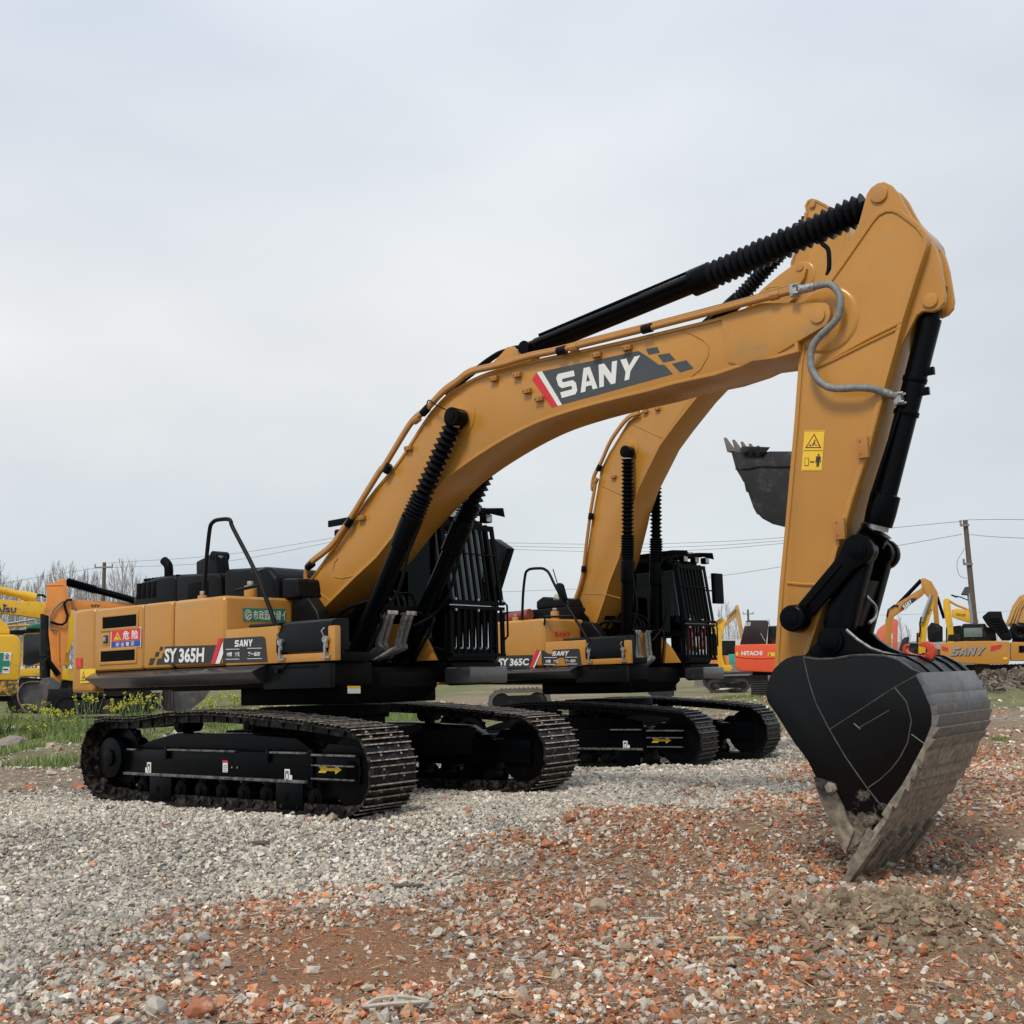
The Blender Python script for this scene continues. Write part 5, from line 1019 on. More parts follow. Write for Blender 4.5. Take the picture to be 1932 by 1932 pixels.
for k, (tx, ty) in enumerate(((60, 448), (60, 452), (60, 455), (60, 458), (60, 460))):
    yy = -.58+k*.235; a = SF2.T(K6([(62, 446)])[0], -.62); b0 = SF2.T(K6([(135, 548)])[0], -.62); b1_ = SF2.T(K6([(92, 556)])[0], -.62)
    q = MB(); q.hexa([(b0[0], yy-.06, b0[1]), (b0[0], yy+.06, b0[1]), (b1_[0], yy+.06, b1_[1]), (b1_[0], yy-.06, b1_[1])], [(a[0]+.01, yy-.03, a[1]), (a[0]+.01, yy+.03, a[1]), (a[0]-.01, yy+.03, a[1]-.01), (a[0]-.01, yy-.03, a[1]-.01)]); q.build('bucket_tooth', mat('brown_tooth_steel', (.13, .105, .09), .6), b2, bevel=.006)
yc2 = -.09
q = MB(); q.prism(linkbar(SF2.T((1600, 700), yc2), SF2.T((1530, 880), yc2), .10, .09, .06, .06, 0, 0), -.25, -.2); q.prism(linkbar(SF2.T((1600, 700), yc2), SF2.T((1530, 880), yc2), .10, .09, .06, .06, 0, 0), .02, .07); q.build('bucket_link', BLKG, r2, bevel=.01)
q = MB(); q.prism(linkbar(SF2.T((1600, 700), yc2), SF2.T((1548, 760), yc2), .09, .08, .06, .06, 0, 0), -.37, -.32); q.build('rocker_link', BLKG, r2, bevel=.01)
q = MB(); q.tube([SF2.P((1578, 445), yc2), SF2.P((1604, 640), yc2)], .085, 18); q.tube([SF2.P((1604, 640), yc2), SF2.P((1602, 695), yc2)], .05, 12); q.build('bucket_cylinder', BLKG, r2)
setG(None)
# ================================================================ loose stones (stuff)
def stone_templates(n, npt, seed, flat=(.55, .9)):
    r = random.Random(seed); out_ = []
    for _ in range(n):
        bm = bmesh.new()
        for i in range(npt):
            v = Vector((r.gauss(0, 1), r.gauss(0, 1), r.gauss(0, 1))).normalized()*r.uniform(.82, 1.1); bm.verts.new(v)
        rr = bmesh.ops.convex_hull(bm, input=bm.verts); bmesh.ops.delete(bm, geom=[g for g in rr['geom_interior'] if isinstance(g, bmesh.types.BMVert)], context='VERTS')
        bmesh.ops.triangulate(bm, faces=bm.faces); bm.verts.index_update(); sx_ = (1, r.uniform(.65, 1), r.uniform(*flat))
        v = np.array([(q.co.x*sx_[0], q.co.y*sx_[1], q.co.z*sx_[2]) for q in bm.verts]); f = np.array([[q.index for q in fc.verts] for fc in bm.faces]); bm.free(); out_.append((v, f))
    return out_
def scatter(name, pos, size, cols, temps, m, label, cat, tilt=.5, sink=.25, stretch=None):
    n = len(pos); which = rng.integers(0, len(temps), n); VV = []; FF = []; CC = []; base = 0
    for k, (tv, tf) in enumerate(temps):
        I = np.where(which == k)[0]
        if not len(I): continue
        a = rng.uniform(0, 2*np.pi, len(I)); tx = rng.normal(0, tilt, len(I)); ty = rng.normal(0, tilt, len(I))
        v = tv[None]*size[I][:, None, None]
        if stretch is not None: v = v*stretch[I][:, None, :]
        c, s_ = np.cos(tx)[:, None], np.sin(tx)[:, None]; v = np.stack([v[..., 0], c*v[..., 1]-s_*v[..., 2], s_*v[..., 1]+c*v[..., 2]], -1)
        c, s_ = np.cos(ty)[:, None], np.sin(ty)[:, None]; v = np.stack([c*v[..., 0]+s_*v[..., 2], v[..., 1], -s_*v[..., 0]+c*v[..., 2]], -1)
        c, s_ = np.cos(a)[:, None], np.sin(a)[:, None]; v = np.stack([c*v[..., 0]-s_*v[..., 1], s_*v[..., 0]+c*v[..., 1], v[..., 2]], -1)
        v += pos[I][:, None, :]; v[..., 2] += (size[I]*(.5-sink))[:, None]
        nv = tv.shape[0]; VV.append(v.reshape(-1, 3)); FF.append((tf[None]+(base+np.arange(len(I))*nv)[:, None, None]).reshape(-1, 3)); base += len(I)*nv
        CC.append(np.repeat(cols[I], nv, axis=0))
    me = bpy.data.meshes.new(name); V_ = np.concatenate(VV); F_ = np.concatenate(FF); mesh_np(me, V_, F_, 3)
    ca = me.color_attributes.new('stone', 'FLOAT_COLOR', 'POINT'); cc = np.concatenate(CC); ca.data.foreach_set('color', np.c_[cc, np.ones(len(cc))].astype(np.float32).ravel())
    me.materials.append(m); o = bpy.data.objects.new(name, me); C.objects.link(o); return tag(o, label, cat, kind='stuff')
def stone_mat():
    m = bpy.data.materials.new('loose_stone'); m.use_nodes = True; t = m.node_tree; p = t.nodes['Principled BSDF']; l = t.links.new
    p.inputs['Roughness'].default_value = .92; p.inputs['Specular IOR Level'].default_value = .2
    a = N(t, 'ShaderNodeAttribute'); a.attribute_name = 'stone'; tcn = N(t, 'ShaderNodeTexCoord'); n = N(t, 'ShaderNodeTexNoise'); n.inputs['Scale'].default_value = 55; n.inputs['Detail'].default_value = 5
    l(tcn.outputs['Object'], n.inputs['Vector']); r = N(t, 'ShaderNodeValToRGB'); r.color_ramp.elements[0].color = (.7, .7, .7, 1); r.color_ramp.elements[1].color = (1.2, 1.2, 1.2, 1)
    r.color_ramp.elements[0].position = .3; r.color_ramp.elements[1].position = .7; l(n.outputs['Fac'], r.inputs[0])
    x = N(t, 'ShaderNodeMixRGB', blend_type='MULTIPLY'); x.inputs[0].default_value = 1; l(a.outputs['Color'], x.inputs[1]); l(r.outputs[0], x.inputs[2]); l(x.outputs[0], p.inputs['Base Color'])
    b = N(t, 'ShaderNodeBump'); b.inputs['Strength'].default_value = .5; b.inputs['Distance'].default_value = .006; l(n.outputs['Fac'], b.inputs['Height']); l(b.outputs[0], p.inputs['Normal']); return m
STM = stone_mat()
T1 = stone_templates(9, 13, 1); T2 = stone_templates(7, 11, 2, (.35, .7))
PAL = {'g': ([(.36, .335, .30), (.44, .415, .375), (.30, .285, .26), (.53, .50, .455), (.20, .195, .19), (.40, .345, .28)], [.28, .26, .2, .1, .08, .08]),
       'b': ([(.40, .155, .078), (.46, .22, .12), (.29, .12, .07), (.46, .30, .195), (.40, .34, .27), (.235, .175, .12), (.58, .50, .41), (.52, .185, .075)], [.16, .17, .13, .18, .14, .14, .04, .04])}
def pick(n, k):
    c, w_ = PAL[k]; c = np.array(c); w_ = np.array(w_)/sum(w_); return c[rng.choice(len(c), n, p=w_)]*rng.uniform(.62, 1.25, (n, 1))*(np.array([[1.24, 1.20, 1.13]]) if k == 'g' else 1.12)
def region_pts(n, d0, d1, pad=.07):
    d = np.sqrt(rng.uniform(d0**2, d1**2, n)); u = rng.uniform(-.45-pad, .45+pad, n); return u*d, d
# fine grained gravel / rubble cover
x, y = region_pts(150000, 4.0, 15.5); x2, y2 = region_pts(46000, 15.5, 24.5); x = np.r_[x, x2]; y = np.r_[y, y2]
bkn = brickness(x, y); isb = rng.random(len(x)) < np.clip((bkn-.5)*1.5+.5, .02, .93)
def under(x, y, X, Y, yaw, hx, hy):
    c_, s_ = math.cos(R(yaw)), math.sin(R(yaw)); a = c_*(x-X)+s_*(y-Y); b_ = -s_*(x-X)+c_*(y-Y); return (np.abs(a) < hx) & (np.abs(b_) < hy) & (np.abs(b_) > hy-.58)
ok = ~under(x, y, -2.2, 13.23, -38.8, 2.1, 1.58) & ~under(x, y, 1.47, 18.7, -33.5, 2.0, 1.52)
left = np.clip((-x-.2*y+1.)/1., 0, 1)
far_dirt = (y > 14.4) & ((x < -.5*(y-15)-2.2) | (y > 20.5+rng.normal(0, .8, len(y)))); keep = np.where(far_dirt, rng.random(len(x)) < .10, True)
clear = vnoise(x, y, .8, 21)*.6+vnoise(x, y, .25, 22)*.4
keep &= ~(isb & (clear > .58) & (rng.random(len(x)) < .85))
pb1, pb2 = bare(x, y); keep &= ~(rng.random(len(x)) < np.maximum(pb1*.60, pb2*.55))
mound = ((x-MND[0])/.75)**2+((y-MND[1])/.55)**2 < 1; keep &= ~(mound & (rng.random(len(x)) < .6))
ok &= keep; x, y, isb = x[ok], y[ok], isb[ok]; z = hgt(x, y)
sz = np.where(isb, rng.lognormal(math.log(.0155), .45, len(x)), rng.lognormal(math.log(.0228), .27, len(x))); sz = np.clip(sz, .006, .05)*np.where(y > 15.5, 1.25, 1)
cols = np.where(isb[:, None], pick(len(x), 'b'), pick(len(x), 'g')); dusty = vnoise(x, y, 1.5, 31)[:, None]; cols = cols*(.86+.28*dusty)
g_ = ~isb
P_ = np.stack([x, y, z], -1)
scatter('gravel', P_[g_], sz[g_], cols[g_], T1, STM, 'grey crushed gravel spread under and in front of the excavators', 'gravel')
scatter('brick_rubble', P_[isb], sz[isb], cols[isb], T2, STM, 'broken red brick and stone rubble covering the near ground', 'rubble')
n_ = 90000; x, y = region_pts(n_, 4.0, 9.5); bkn = brickness(x, y); pb1, pb2 = bare(x, y); ok = rng.random(n_) < np.clip(bkn*1.2-.1, 0, 1)*(1-.45*pb1); x, y = x[ok], y[ok]
scatter('fine_rubble', np.stack([x, y, hgt(x, y)], -1), rng.uniform(.0035, .009, len(x)), pick(len(x), 'b')*np.array([[.9, .82, .78]]), stone_templates(4, 7, 9), STM, 'fine brick crumbs and grit between the larger rubble', 'grit')
# larger pieces mixed in
x, y = region_pts(6500, 4.1, 14); nx_ = rng.uniform(-2.4, -.2, 900); ny_ = rng.uniform(4.1, 5.5, 900); x = np.r_[x, nx_]; y = np.r_[y, ny_]; bkn = brickness(x, y); nl = (x < -.05*y-.1) & (y < 5.6)
pb1, pb2 = bare(x, y); pr = np.where(nl, .95, np.where(bkn > .35, .48, .05))*(1-.85*pb1)*(1-.6*pb2); ok = (rng.random(len(x)) < pr) & ~under(x, y, -2.2, 13.23, -38.8, 2.5, 1.7); x, y, bkn, nl = x[ok], y[ok], bkn[ok], nl[ok]
cols = np.where((rng.random(len(x)) < np.where(nl, .42, .62))[:, None], pick(len(x), 'b'), pick(len(x), 'g'))
sz = np.clip(rng.lognormal(math.log(.028), .3, len(x)), .02, .055); sz = np.where(nl, sz*1.25, sz)
scatter('coarse_rubble', np.stack([x, y, hgt(x, y)], -1), sz, cols, T1, STM, 'larger broken stones and brick lumps lying on the rubble', 'rubble', sink=.2)
# clay clods on the mound
n_ = 2600; a = rng.uniform(0, 2*np.pi, n_); r_ = np.minimum(np.abs(rng.normal(0, .55, n_)), 1.5)*(.65+.7*vnoise(np.cos(a)*2+9, np.sin(a)*2+9, 1., 19)); x = MND[0]+.05+r_*np.cos(a)*.85; y = MND[1]+r_*np.sin(a)*.6
cols = np.array([(.26, .20, .135)])*rng.uniform(.6, 1.25, (n_, 1)); sz = np.clip(rng.lognormal(math.log(.019), .62, n_), .006, .075)
scatter('clay_clods', np.stack([x, y, hgt(x, y)], -1), sz, cols, T2, STM, 'heap of dry greyish brown clay clods lying before the black bucket', 'clay heap', sink=.3)
n_ = 7000; a = rng.uniform(0, 2*np.pi, n_); r_ = np.sqrt(rng.random(n_)); x = HEAP[0]+1.2+r_*np.cos(a)*4; y = HEAP[1]+1+r_*np.sin(a)*1.6
scatter('spoil_heap_clods', np.stack([x, y, hgt(x, y)], -1), np.clip(rng.lognormal(math.log(.05), .55, n_), .02, .22), np.array([(.15, .125, .10)])*rng.uniform(.55, 1.3, (n_, 1)), T2, STM, 'dark earth spoil heap in front of the parked machine at right', 'spoil heap')
# mud dropped round the bucket tip
n_ = 700; x = TIP[0]+rng.normal(0, .42, n_); y = TIP[1]+rng.normal(0, .3, n_); scatter('bucket_mud_lumps', np.stack([x, y, hgt(x, y)], -1), np.clip(rng.lognormal(math.log(.018), .5, n_), .008, .06), np.where((rng.random(n_) < .5)[:, None], pick(n_, 'b'), np.array([(.21, .175, .13)])*rng.uniform(.6, 1.2, (n_, 1))), T2, STM, 'mud and brick crumbs pushed up round the bucket teeth', 'mud')
# wood splinters and straw
n_ = 900; x, y = region_pts(n_, 4.2, 11); ok = (brickness(x, y) > .55); x, y = x[ok], y[ok]; n_ = len(x)
st = np.stack([rng.uniform(1., 3.2, n_), rng.uniform(.12, .3, n_), rng.uniform(.08, .18, n_)], -1)
scatter('wood_splinters', np.stack([x, y, hgt(x, y)+.012], -1), np.full(n_, .03), np.array([(.50, .40, .26)])*rng.uniform(.6, 1.3, (n_, 1)), T1, STM, 'pale wood splinters and straw strewn over the brick rubble', 'splinters', tilt=.12, stretch=st)
n_ = 5000; x = rng.uniform(-16, 20, n_); y = rng.uniform(18, 46, n_); ok = ~under(x, y, 1.47, 18.7, -33.5, 3, 2); x, y = x[ok], y[ok]; n_ = len(x)
scatter('yard_rubble', np.stack([x, y, hgt(x, y)], -1), np.clip(rng.lognormal(math.log(.045), .5, n_), .02, .2), np.where((rng.random(n_) < .4)[:, None], pick(n_, 'b'), pick(n_, 'g')), T2, STM, 'scattered stones and brick bits on the far dirt yard', 'rubble')
# ================================================================ machines parked further off
KL = reg(0, 1029.8, .18376)
def far(name, label, v, d, yaw=0, cat='excavator', group='machines parked across the yard'):
    p = at(v, d); F = Frame(p[0], p[1], float(gh(p[0], p[1])), yaw-math.degrees(math.atan2(p[0], p[1]))); r_ = F.root(name, label=label, cat=cat, group=group); return F, r_
def plate(F, name, pts, y0, y1, m, par, bev=.02, lab=None):
    o = MB().prism([F.T(v, y0) for v in pts], y0, y1).build(name, m, par, bevel=bev)
    if lab: o['label'] = lab
    return o
def rod(F, name, pts, y, r_, m, par, n=12):
    q = MB(); q.tube([F.P(v, y) for v in pts], r_, n); return q.build(name, m, par)
def far_track(F, par, x0, x1, y0, y1, h, m=BGST, z0=0):
    q = MB(); o = arcp(x0+h/2, z0+h/2, h/2, 90, 270, 9)+arcp(x1-h/2, z0+h/2, h/2, -90, 90, 9)
    q.ring(o, .12, y0, y1)
    nlen = int((x1-x0)/.2)
    for k in range(nlen):
        x = x0+h/2+(x1-x0-h)*k/max(1, nlen-1); q.box(x-.02, x+.02, y0-.01, y1+.01, z0+h, z0+h+.03); q.box(x-.02, x+.02, y0-.01, y1+.01, z0-.02, z0+.005)
    for k in range(7):
        for cx, a0 in ((x0+h/2, 90), (x1-h/2, -90)):
            a = R(a0+k*30); c = (cx+math.cos(a)*h/2, z0+h/2+math.sin(a)*h/2); q.cyl((c[0], y0-.01, c[1]), (c[0], y1+.01, c[1]), .03, 5)
    t_ = q.build('track', m, par); q = MB(); q.box(x0+h*.6, x1-h*.6, y0+.05, y1-.05, z0+.2, z0+h-.2)
    for cx in (x0+h/2, x1-h/2): q.cyl((cx, y0+.04, z0+h/2), (cx, y1-.04, z0+h/2), h/2-.12, 16)
    q.build('track_frame', DARK, t_); return t_
# orange red machine behind the boom foot of the near one
F, r_ = far('orange_excavator', 'orange red excavator with white lettering and its black engine hood raised', (1420, 1290), 41)
cw = plate(F, 'counterweight', [(1386, 1221), (1389, 1216.5), (1420, 1215.5), (1530, 1214), (1532, 1218), (1532, 1258), (1526, 1268), (1470, 1269), (1396, 1266.5), (1388, 1260)], 0, 1.2, ORG, r_, .06)
q = MB(); q.tube([F.P(v, -.01) for v in K4([(232, 872), (280, 880), (380, 884), (460, 880)])], .02, 6); q.build('moulded_line', ORG, cw)
b = MB(); decal('', F, 'y', 0, [(1398.8, 1228.5), (1438, 1228.2), (1438, 1236.5), (1398.8, 1236.7)], text_mesh('HITACHI', .03), cw, None, .01, mb=b); b.build('white_lettering', WHT, cw, smooth=0)
b = MB(); decal('', F, 'y', 0, K4([(420, 851), (462, 850), (462, 872), (420, 873)]), SQ, cw, None, .01, mb=b); decal('', F, 'y', 0, K4([(232, 848), (246, 848), (246, 868), (232, 868)]), SQ, cw, None, .01, mb=b)
decal('', F, 'y', 0, K4([(426, 852), (438, 852), (438, 868), (426, 868)]), poly((0, 0), (1, 0), (.5, 1)), cw, None, .02, mb=b, mi=1); b.build('yellow_sticker', [YLS, BLKS], cw, smooth=0)
hd = plate(F, 'engine_hood', K4([(255, 808), (290, 668), (300, 660), (415, 660), (426, 672), (410, 812)]), .3, .42, mat('maroon_black_hood', (.018, .010, .012), .3), r_, .02)
b = MB(); decal('', F, 'y', .3, K4([(288, 672), (320, 670), (318, 694), (286, 696)]), text_mesh('830', .02), hd, None, .01, mb=b); b.build('hood_number', WHT, hd, smooth=0)
rod(F, 'hood_strut', K4([(378, 738), (405, 785)]), .25, .02, STEEL, r_); plate(F, 'engine_bay', K4([(418, 812), (425, 695), (560, 690), (565, 812)]), .6, 1.6, DARK, r_)
plate(F, 'turntable', K4([(330, 962), (700, 962), (700, 985), (330, 985)]), .5, 1.6, DARK, r_)
x0 = F.T(K4([(318, 1000)])[0], .3)[0]
q = MB(); zt_ = F.T(K4([(318, 985)])[0], .3)[1]; q.box(x0, x0+.62, .3, 3.6, .02, zt_)
for k in range(9): zz = .06+k*(zt_-.06)/9; q.box(x0-.01, x0+.63, .26, .3, zz, zz+.04)
q.build('track', BGST, r_, bevel=.05); q = MB(); q.box(x0+2.1, x0+2.72, .3, 3.6, .02, zt_)
for k in range(9): zz = .06+k*(zt_-.06)/9; q.box(x0+2.09, x0+2.73, .26, .3, zz, zz+.04)
q.build('track', BGST, r_, bevel=.05)
# upright red boom seen past the bucket linkage
F, r_ = far('red_excavator', 'red excavator arm rising just behind the black bucket linkage', (1610, 1290), 47)
plate(F, 'boom', [(1562, 1245), (1570, 1190), (1577, 1148), (1594, 1118), (1614, 1106), (1632, 1111), (1644, 1128), (1649, 1142), (1650, 1158), (1647, 1168), (1642, 1185), (1640, 1205), (1634, 1216), (1618, 1214), (1626, 1170), (1622, 1140), (1610, 1136), (1594, 1160), (1588, 1200), (1584, 1245)], 0, .5, ORG, r_); plate(F, 'body', [(1556, 1262), (1556, 1228), (1660, 1225), (1660, 1262)], .5, 2.4, DARK, r_); far_track(F, r_, -1.6, 1.6, .5, 1.1, .95)
rod(F, 'boom_cylinder', [(1644, 1215), (1652, 1160)], -.1, .04, STEEL, r_)
# small yellow and tan machines by the mirror
F, r_ = far('yellow_excavator', 'small bright yellow excavator with bent arm right of the grille', (1355, 1285), 52)
plate(F, 'boom', K4([(60, 705), (110, 672), (155, 648), (168, 655), (166, 700), (150, 760), (152, 870), (165, 922), (205, 925), (214, 945), (200, 962), (140, 958), (118, 945), (128, 900), (120, 760), (112, 720), (60, 735)]), 0, .4, KYEL, r_)
rod(F, 'arm_cylinder', K4([(70, 690), (125, 660), (150, 640)]), -.1, .05, STEEL, r_); plate(F, 'body', K4([(60, 868), (188, 868), (195, 940), (60, 950)]), .5, 2.2, HORG, r_); plate(F, 'cab', K4([(70, 740), (135, 740), (130, 866), (66, 866)]), .6, 1.6, DARK, r_); far_track(F, r_, -.5, 1.4, .5, 1.1, .6)
F, r_ = far('tan_excavator', 'faded tan excavator arm with a pointed top beside a bare tree', (1385, 1285), 62)
plate(F, 'boom', K4([(100, 720), (170, 668), (232, 572), (246, 568), (250, 600), (232, 640), (180, 690), (110, 745)]), 0, .4, TAN, r_); plate(F, 'arm', K4([(232, 572), (246, 568), (258, 620), (272, 700), (272, 755), (258, 768), (252, 720), (236, 640)]), -.05, .35, TAN, r_)
plate(F, 'body', K4([(90, 780), (230, 780), (230, 900), (90, 900)]), .5, 2.4, DARK, r_); plate(F, 'tarpaulin', K4([(188, 862), (225, 858), (232, 905), (215, 918), (190, 915)]), .3, .5, TEAL, r_); rod(F, 'arm_cylinder', K4([(178, 640), (232, 590)]), -.1, .04, STEEL, r_); far_track(F, r_, -1.7, 1.5, .5, 1.1, .9)
# the machine whose rear faces us at the right
F, r_ = far('ochre_excavator', 'ochre excavator parked tail first at right with big chrome lettering and raised black hood', (1850, 1290), 47)
cw = plate(F, 'counterweight', K4([(1435, 806), (1440, 795), (1560, 785), (1700, 782), (1838, 783), (1846, 790), (1846, 900), (1838, 920), (1700, 920), (1560, 912), (1445, 893), (1438, 880)]), 0, 1.1, YEL, r_, .07)
plate(F, 'engine_door', K4([(1850, 788), (2100, 792), (2100, 900), (1850, 900)]), .12, 1.1, YEL, r_, .05); plate(F, 'vent_grille', K4([(1900, 810), (1932, 810), (1932, 850), (1900, 850)]), .09, .12, BLK, r_, .01)
b = MB(); Q = K4([(1500, 822), (1706, 816), (1700, 866), (1497, 870)]); 
Qs = [(v[0]+1.2, v[1]+1.2) for v in Q]; decal('', F, 'y', 0, Qs, sany(.35), cw, None, .01, mb=b, mi=1); decal('', F, 'y', 0, Q, sany(.35), cw, None, .03, mb=b, mi=0); b.build('chrome_lettering', [STEEL, BLKS], cw, smooth=0)
b = MB(); vpoly(F, 'y', 0, K4([(1447, 812), (1482, 822), (1485, 832), (1447, 822)]), .02, b, 0); vpoly(F, 'y', 0, K4([(1447, 826), (1482, 834), (1482, 843), (1447, 836)]), .02, b, 0)
vpoly(F, 'y', 0, K4([(1735, 812), (1800, 802), (1800, 812), (1735, 826)]), .02, b, 0); vpoly(F, 'y', 0, K4([(1732, 830), (1796, 816), (1790, 826), (1732, 842)]), .02, b, 0); b.build('red_reflector_stripe', REDS, cw, smooth=0)
b = MB(); decal('', F, 'y', 0, K4([(1808, 878), (1832, 878), (1832, 892), (1808, 892)]), SQ, cw, None, .02, mb=b); b.build('yellow_sticker', YLS, cw, smooth=0)
plate(F, 'cab', K4([(1560, 780), (1562, 692), (1575, 680), (1702, 680), (1712, 700), (1760, 705), (1770, 780)]), .9, 2.2, DARK, r_, .05); plate(F, 'window', K4([(1576, 706), (1684, 704), (1686, 758), (1576, 760)]), .87, .89, mat('pale_window_glass', (.12, .17, .16), .15, spec=.8), r_, .01)
hd = plate(F, 'engine_hood', K4([(1683, 640), (1722, 607), (1798, 608), (1806, 650), (1850, 730), (1862, 765), (1850, 780), (1800, 778), (1762, 730), (1715, 690)]), .3, .75, PLAS, r_, .06)
q = MB()
for k in range(6): a = F.P(K4([(1722+k*13, 655+k*16)])[0], .28); c = F.P(K4([(1790+k*9, 650+k*14)])[0], .28); q.tube([a, c], .025, 6)
q.build('hood_rib', BLK, hd); plate(F, 'side_box', K4([(1480, 782), (1485, 745), (1555, 742), (1560, 782)]), .5, 1.4, DARK, r_, .03)
plate(F, 'turntable', K4([(1590, 922), (1960, 922), (1960, 965), (1600, 960)]), .5, 2, DARK, r_)
xa = F.T(K4([(1645, 1000)])[0], .4)[0]; q = MB(); q.box(xa, xa+.6, .4, 4.0, .0, .95)
for k in range(9): q.box(xa-.02, xa+.62, .36, .4, .05+k*.1, .09+k*.1)
q.build('track', BGST, r_, bevel=.05); q = MB(); q.box(xa+.6, xa+2.2, 1.2, 3, .35, .85); q.build('track_frame', DARK, r_); q = MB(); q.box(xa+2.3, xa+2.9, .4, 4.0, .0, .95)
for k in range(9): q.box(xa+2.28, xa+2.92, .36, .4, .05+k*.1, .09+k*.1)
q.build('track', BGST, r_, bevel=.05)
# high boomed ochre machine with black panel lettering
F, r_ = far('ochre_excavator', 'ochre excavator with lettered boom bent high above the red lifting hook', (1700, 1285), 57)
bm_ = plate(F, 'boom', K4([(1115, 860), (1113, 660), (1130, 608), (1180, 563), (1310, 480), (1335, 462), (1352, 488), (1335, 512), (1215, 602), (1165, 637), (1150, 680), (1146, 860)]), 0, .5, YEL, r_)
am_ = plate(F, 'arm', K4([(1323, 425), (1328, 412), (1345, 412), (1385, 432), (1402, 462), (1424, 500), (1421, 560), (1434, 700), (1440, 752), (1405, 752), (1398, 620), (1380, 540), (1345, 500), (1328, 460)]), -.05, .4, YEL, r_)
rod(F, 'arm_cylinder', K4([(1172, 585), (1210, 545), (1325, 424)]), .2, .10, BLKG, r_); rod(F, 'hydraulic_hose', K4([(1122, 640), (1130, 600), (1165, 572), (1190, 575)]), -.05, .04, RUB, r_)
rod(F, 'bucket_cylinder', K4([(1418, 520), (1440, 590), (1460, 650)]), .2, .08, BLKG, r_)
b = MB(); vpoly(F, 'y', 0, K4([(1212, 568), (1262, 532), (1298, 528), (1284, 548), (1230, 598), (1205, 598)]), .02, b, 1); decal('', F, 'y', 0, K4([(1212, 574), (1262, 537), (1274, 560), (1226, 597)]), sany(.1), bm_, None, .04, mb=b, mi=0)
vpoly(F, 'y', 0, K4([(1196, 594), (1222, 600), (1216, 606), (1196, 600)]), .04, b, 2); b.build('maker_panel', [WHT, BLKS, REDS], bm_, smooth=0)
plate(F, 'bucket', K4([(1362, 700), (1385, 672), (1420, 680), (1452, 700), (1452, 785), (1372, 790), (1364, 760)]), -.1, .7, DARK, r_, .05)
plate(F, 'body', K4([(1080, 890), (1080, 830), (1440, 830), (1440, 890)]), .8, 2.6, YEL, r_); far_track(F, r_, -2, 2.2, .5, 1.1, .95)
F, r_ = far('yellow_excavator', 'yellow excavator arm with silver cylinder standing below the high lettered boom', (1735, 1285), 52)
plate(F, 'arm', K4([(1308, 860), (1310, 720), (1318, 660), (1340, 600), (1362, 556), (1380, 540), (1398, 548), (1400, 580), (1378, 640), (1360, 700), (1350, 860)]), 0, .4, KYEL, r_); rod(F, 'arm_cylinder', K4([(1330, 670), (1352, 600), (1368, 560), (1384, 510)]), -.1, .09, STEEL, r_)
rod(F, 'hydraulic_hose', K4([(1325, 640), (1316, 680), (1320, 720), (1312, 760)]), -.15, .035, RUB, r_)
b = MB(); decal('', F, 'y', 0, K4([(1362, 620), (1380, 590), (1386, 598), (1368, 632)]), text_mesh('915', .02), r_, None, .02, mb=b); b.build('number_sticker', BLUS, r_, smooth=0)
plate(F, 'body', K4([(1250, 880), (1250, 795), (1385, 795), (1385, 880)]), .5, 2.2, DARK, r_, .06); plate(F, 'engine_hood', K4([(1190, 842), (1212, 775), (1228, 760), (1256, 758), (1252, 790), (1236, 830), (1222, 848)]), .4, .5, DGRY, r_, .02)
plate(F, 'cab', K4([(1295, 790), (1297, 735), (1312, 732), (1312, 790)]), .6, 1.6, DGRY, r_, .02); far_track(F, r_, -1.8, 1.8, .5, 1.1, .9)
F, r_ = far('pale_red_excavator', 'faded salmon red excavator arm, small, left of the lettered boom', (1670, 1285), 60)
plate(F, 'boom', K4([(1060, 800), (1056, 745), (1068, 715), (1090, 695), (1130, 668), (1165, 652), (1182, 655), (1192, 675), (1186, 700), (1186, 850), (1155, 850), (1158, 730), (1130, 752), (1110, 790), (1098, 850), (1060, 850)]), 0, .5, PINK, r_)
rod(F, 'boom_cylinder', K4([(1110, 830), (1130, 700)]), -.1, .05, STEEL, r_); plate(F, 'body', K4([(1040, 890), (1040, 840), (1220, 840), (1220, 890)]), .5, 2.2, DARK, r_); far_track(F, r_, -1.8, 1.8, .5, 1.1, .9)
# bright yellow long boom machine
F, r_ = far('yellow_excavator', 'bright yellow excavator with rounded upright boom left of the leaning pole', (1800, 1285), 55)
bm_ = plate(F, 'boom', K4([(1480, 830), (1478, 720), (1468, 670), (1456, 600), (1454, 545), (1462, 532), (1478, 528), (1490, 536), (1498, 570), (1502, 620), (1512, 690), (1524, 830)]), 0, .5, KYEL, r_, .04)
am_ = plate(F, 'arm', K4([(1504, 600), (1535, 590), (1600, 602), (1648, 635), (1666, 668), (1650, 682), (1600, 672), (1545, 655), (1506, 640)]), .05, .5, KYEL, r_); rod(F, 'arm_cylinder', K4([(1488, 545), (1530, 570), (1585, 592), (1610, 604)]), .2, .06, TAN, r_)
b = MB(); decal('', F, 'y', .05, K4([(1530, 618), (1588, 624), (1588, 640), (1530, 634)]), text_mesh('WH18T', .01), am_, None, .02, mb=b); b.build('grey_lettering', GRYS, am_, smooth=0)
plate(F, 'body', K4([(1470, 790), (1470, 700), (1560, 690), (1580, 790)]), .8, 2.4, DGRY, r_, .05); far_track(F, r_, -1.8, 1.8, .5, 1.1, .9)
F, r_ = far('tan_excavator', 'tan excavator arm cut by the right picture edge above a black hose coil', (1915, 1285), 52)
plate(F, 'arm', K4([(1818, 690), (1838, 640), (1862, 575), (1902, 518), (1940, 500), (1990, 520), (1990, 740), (1875, 745), (1852, 700)]), 0, .5, TAN, r_, .05)
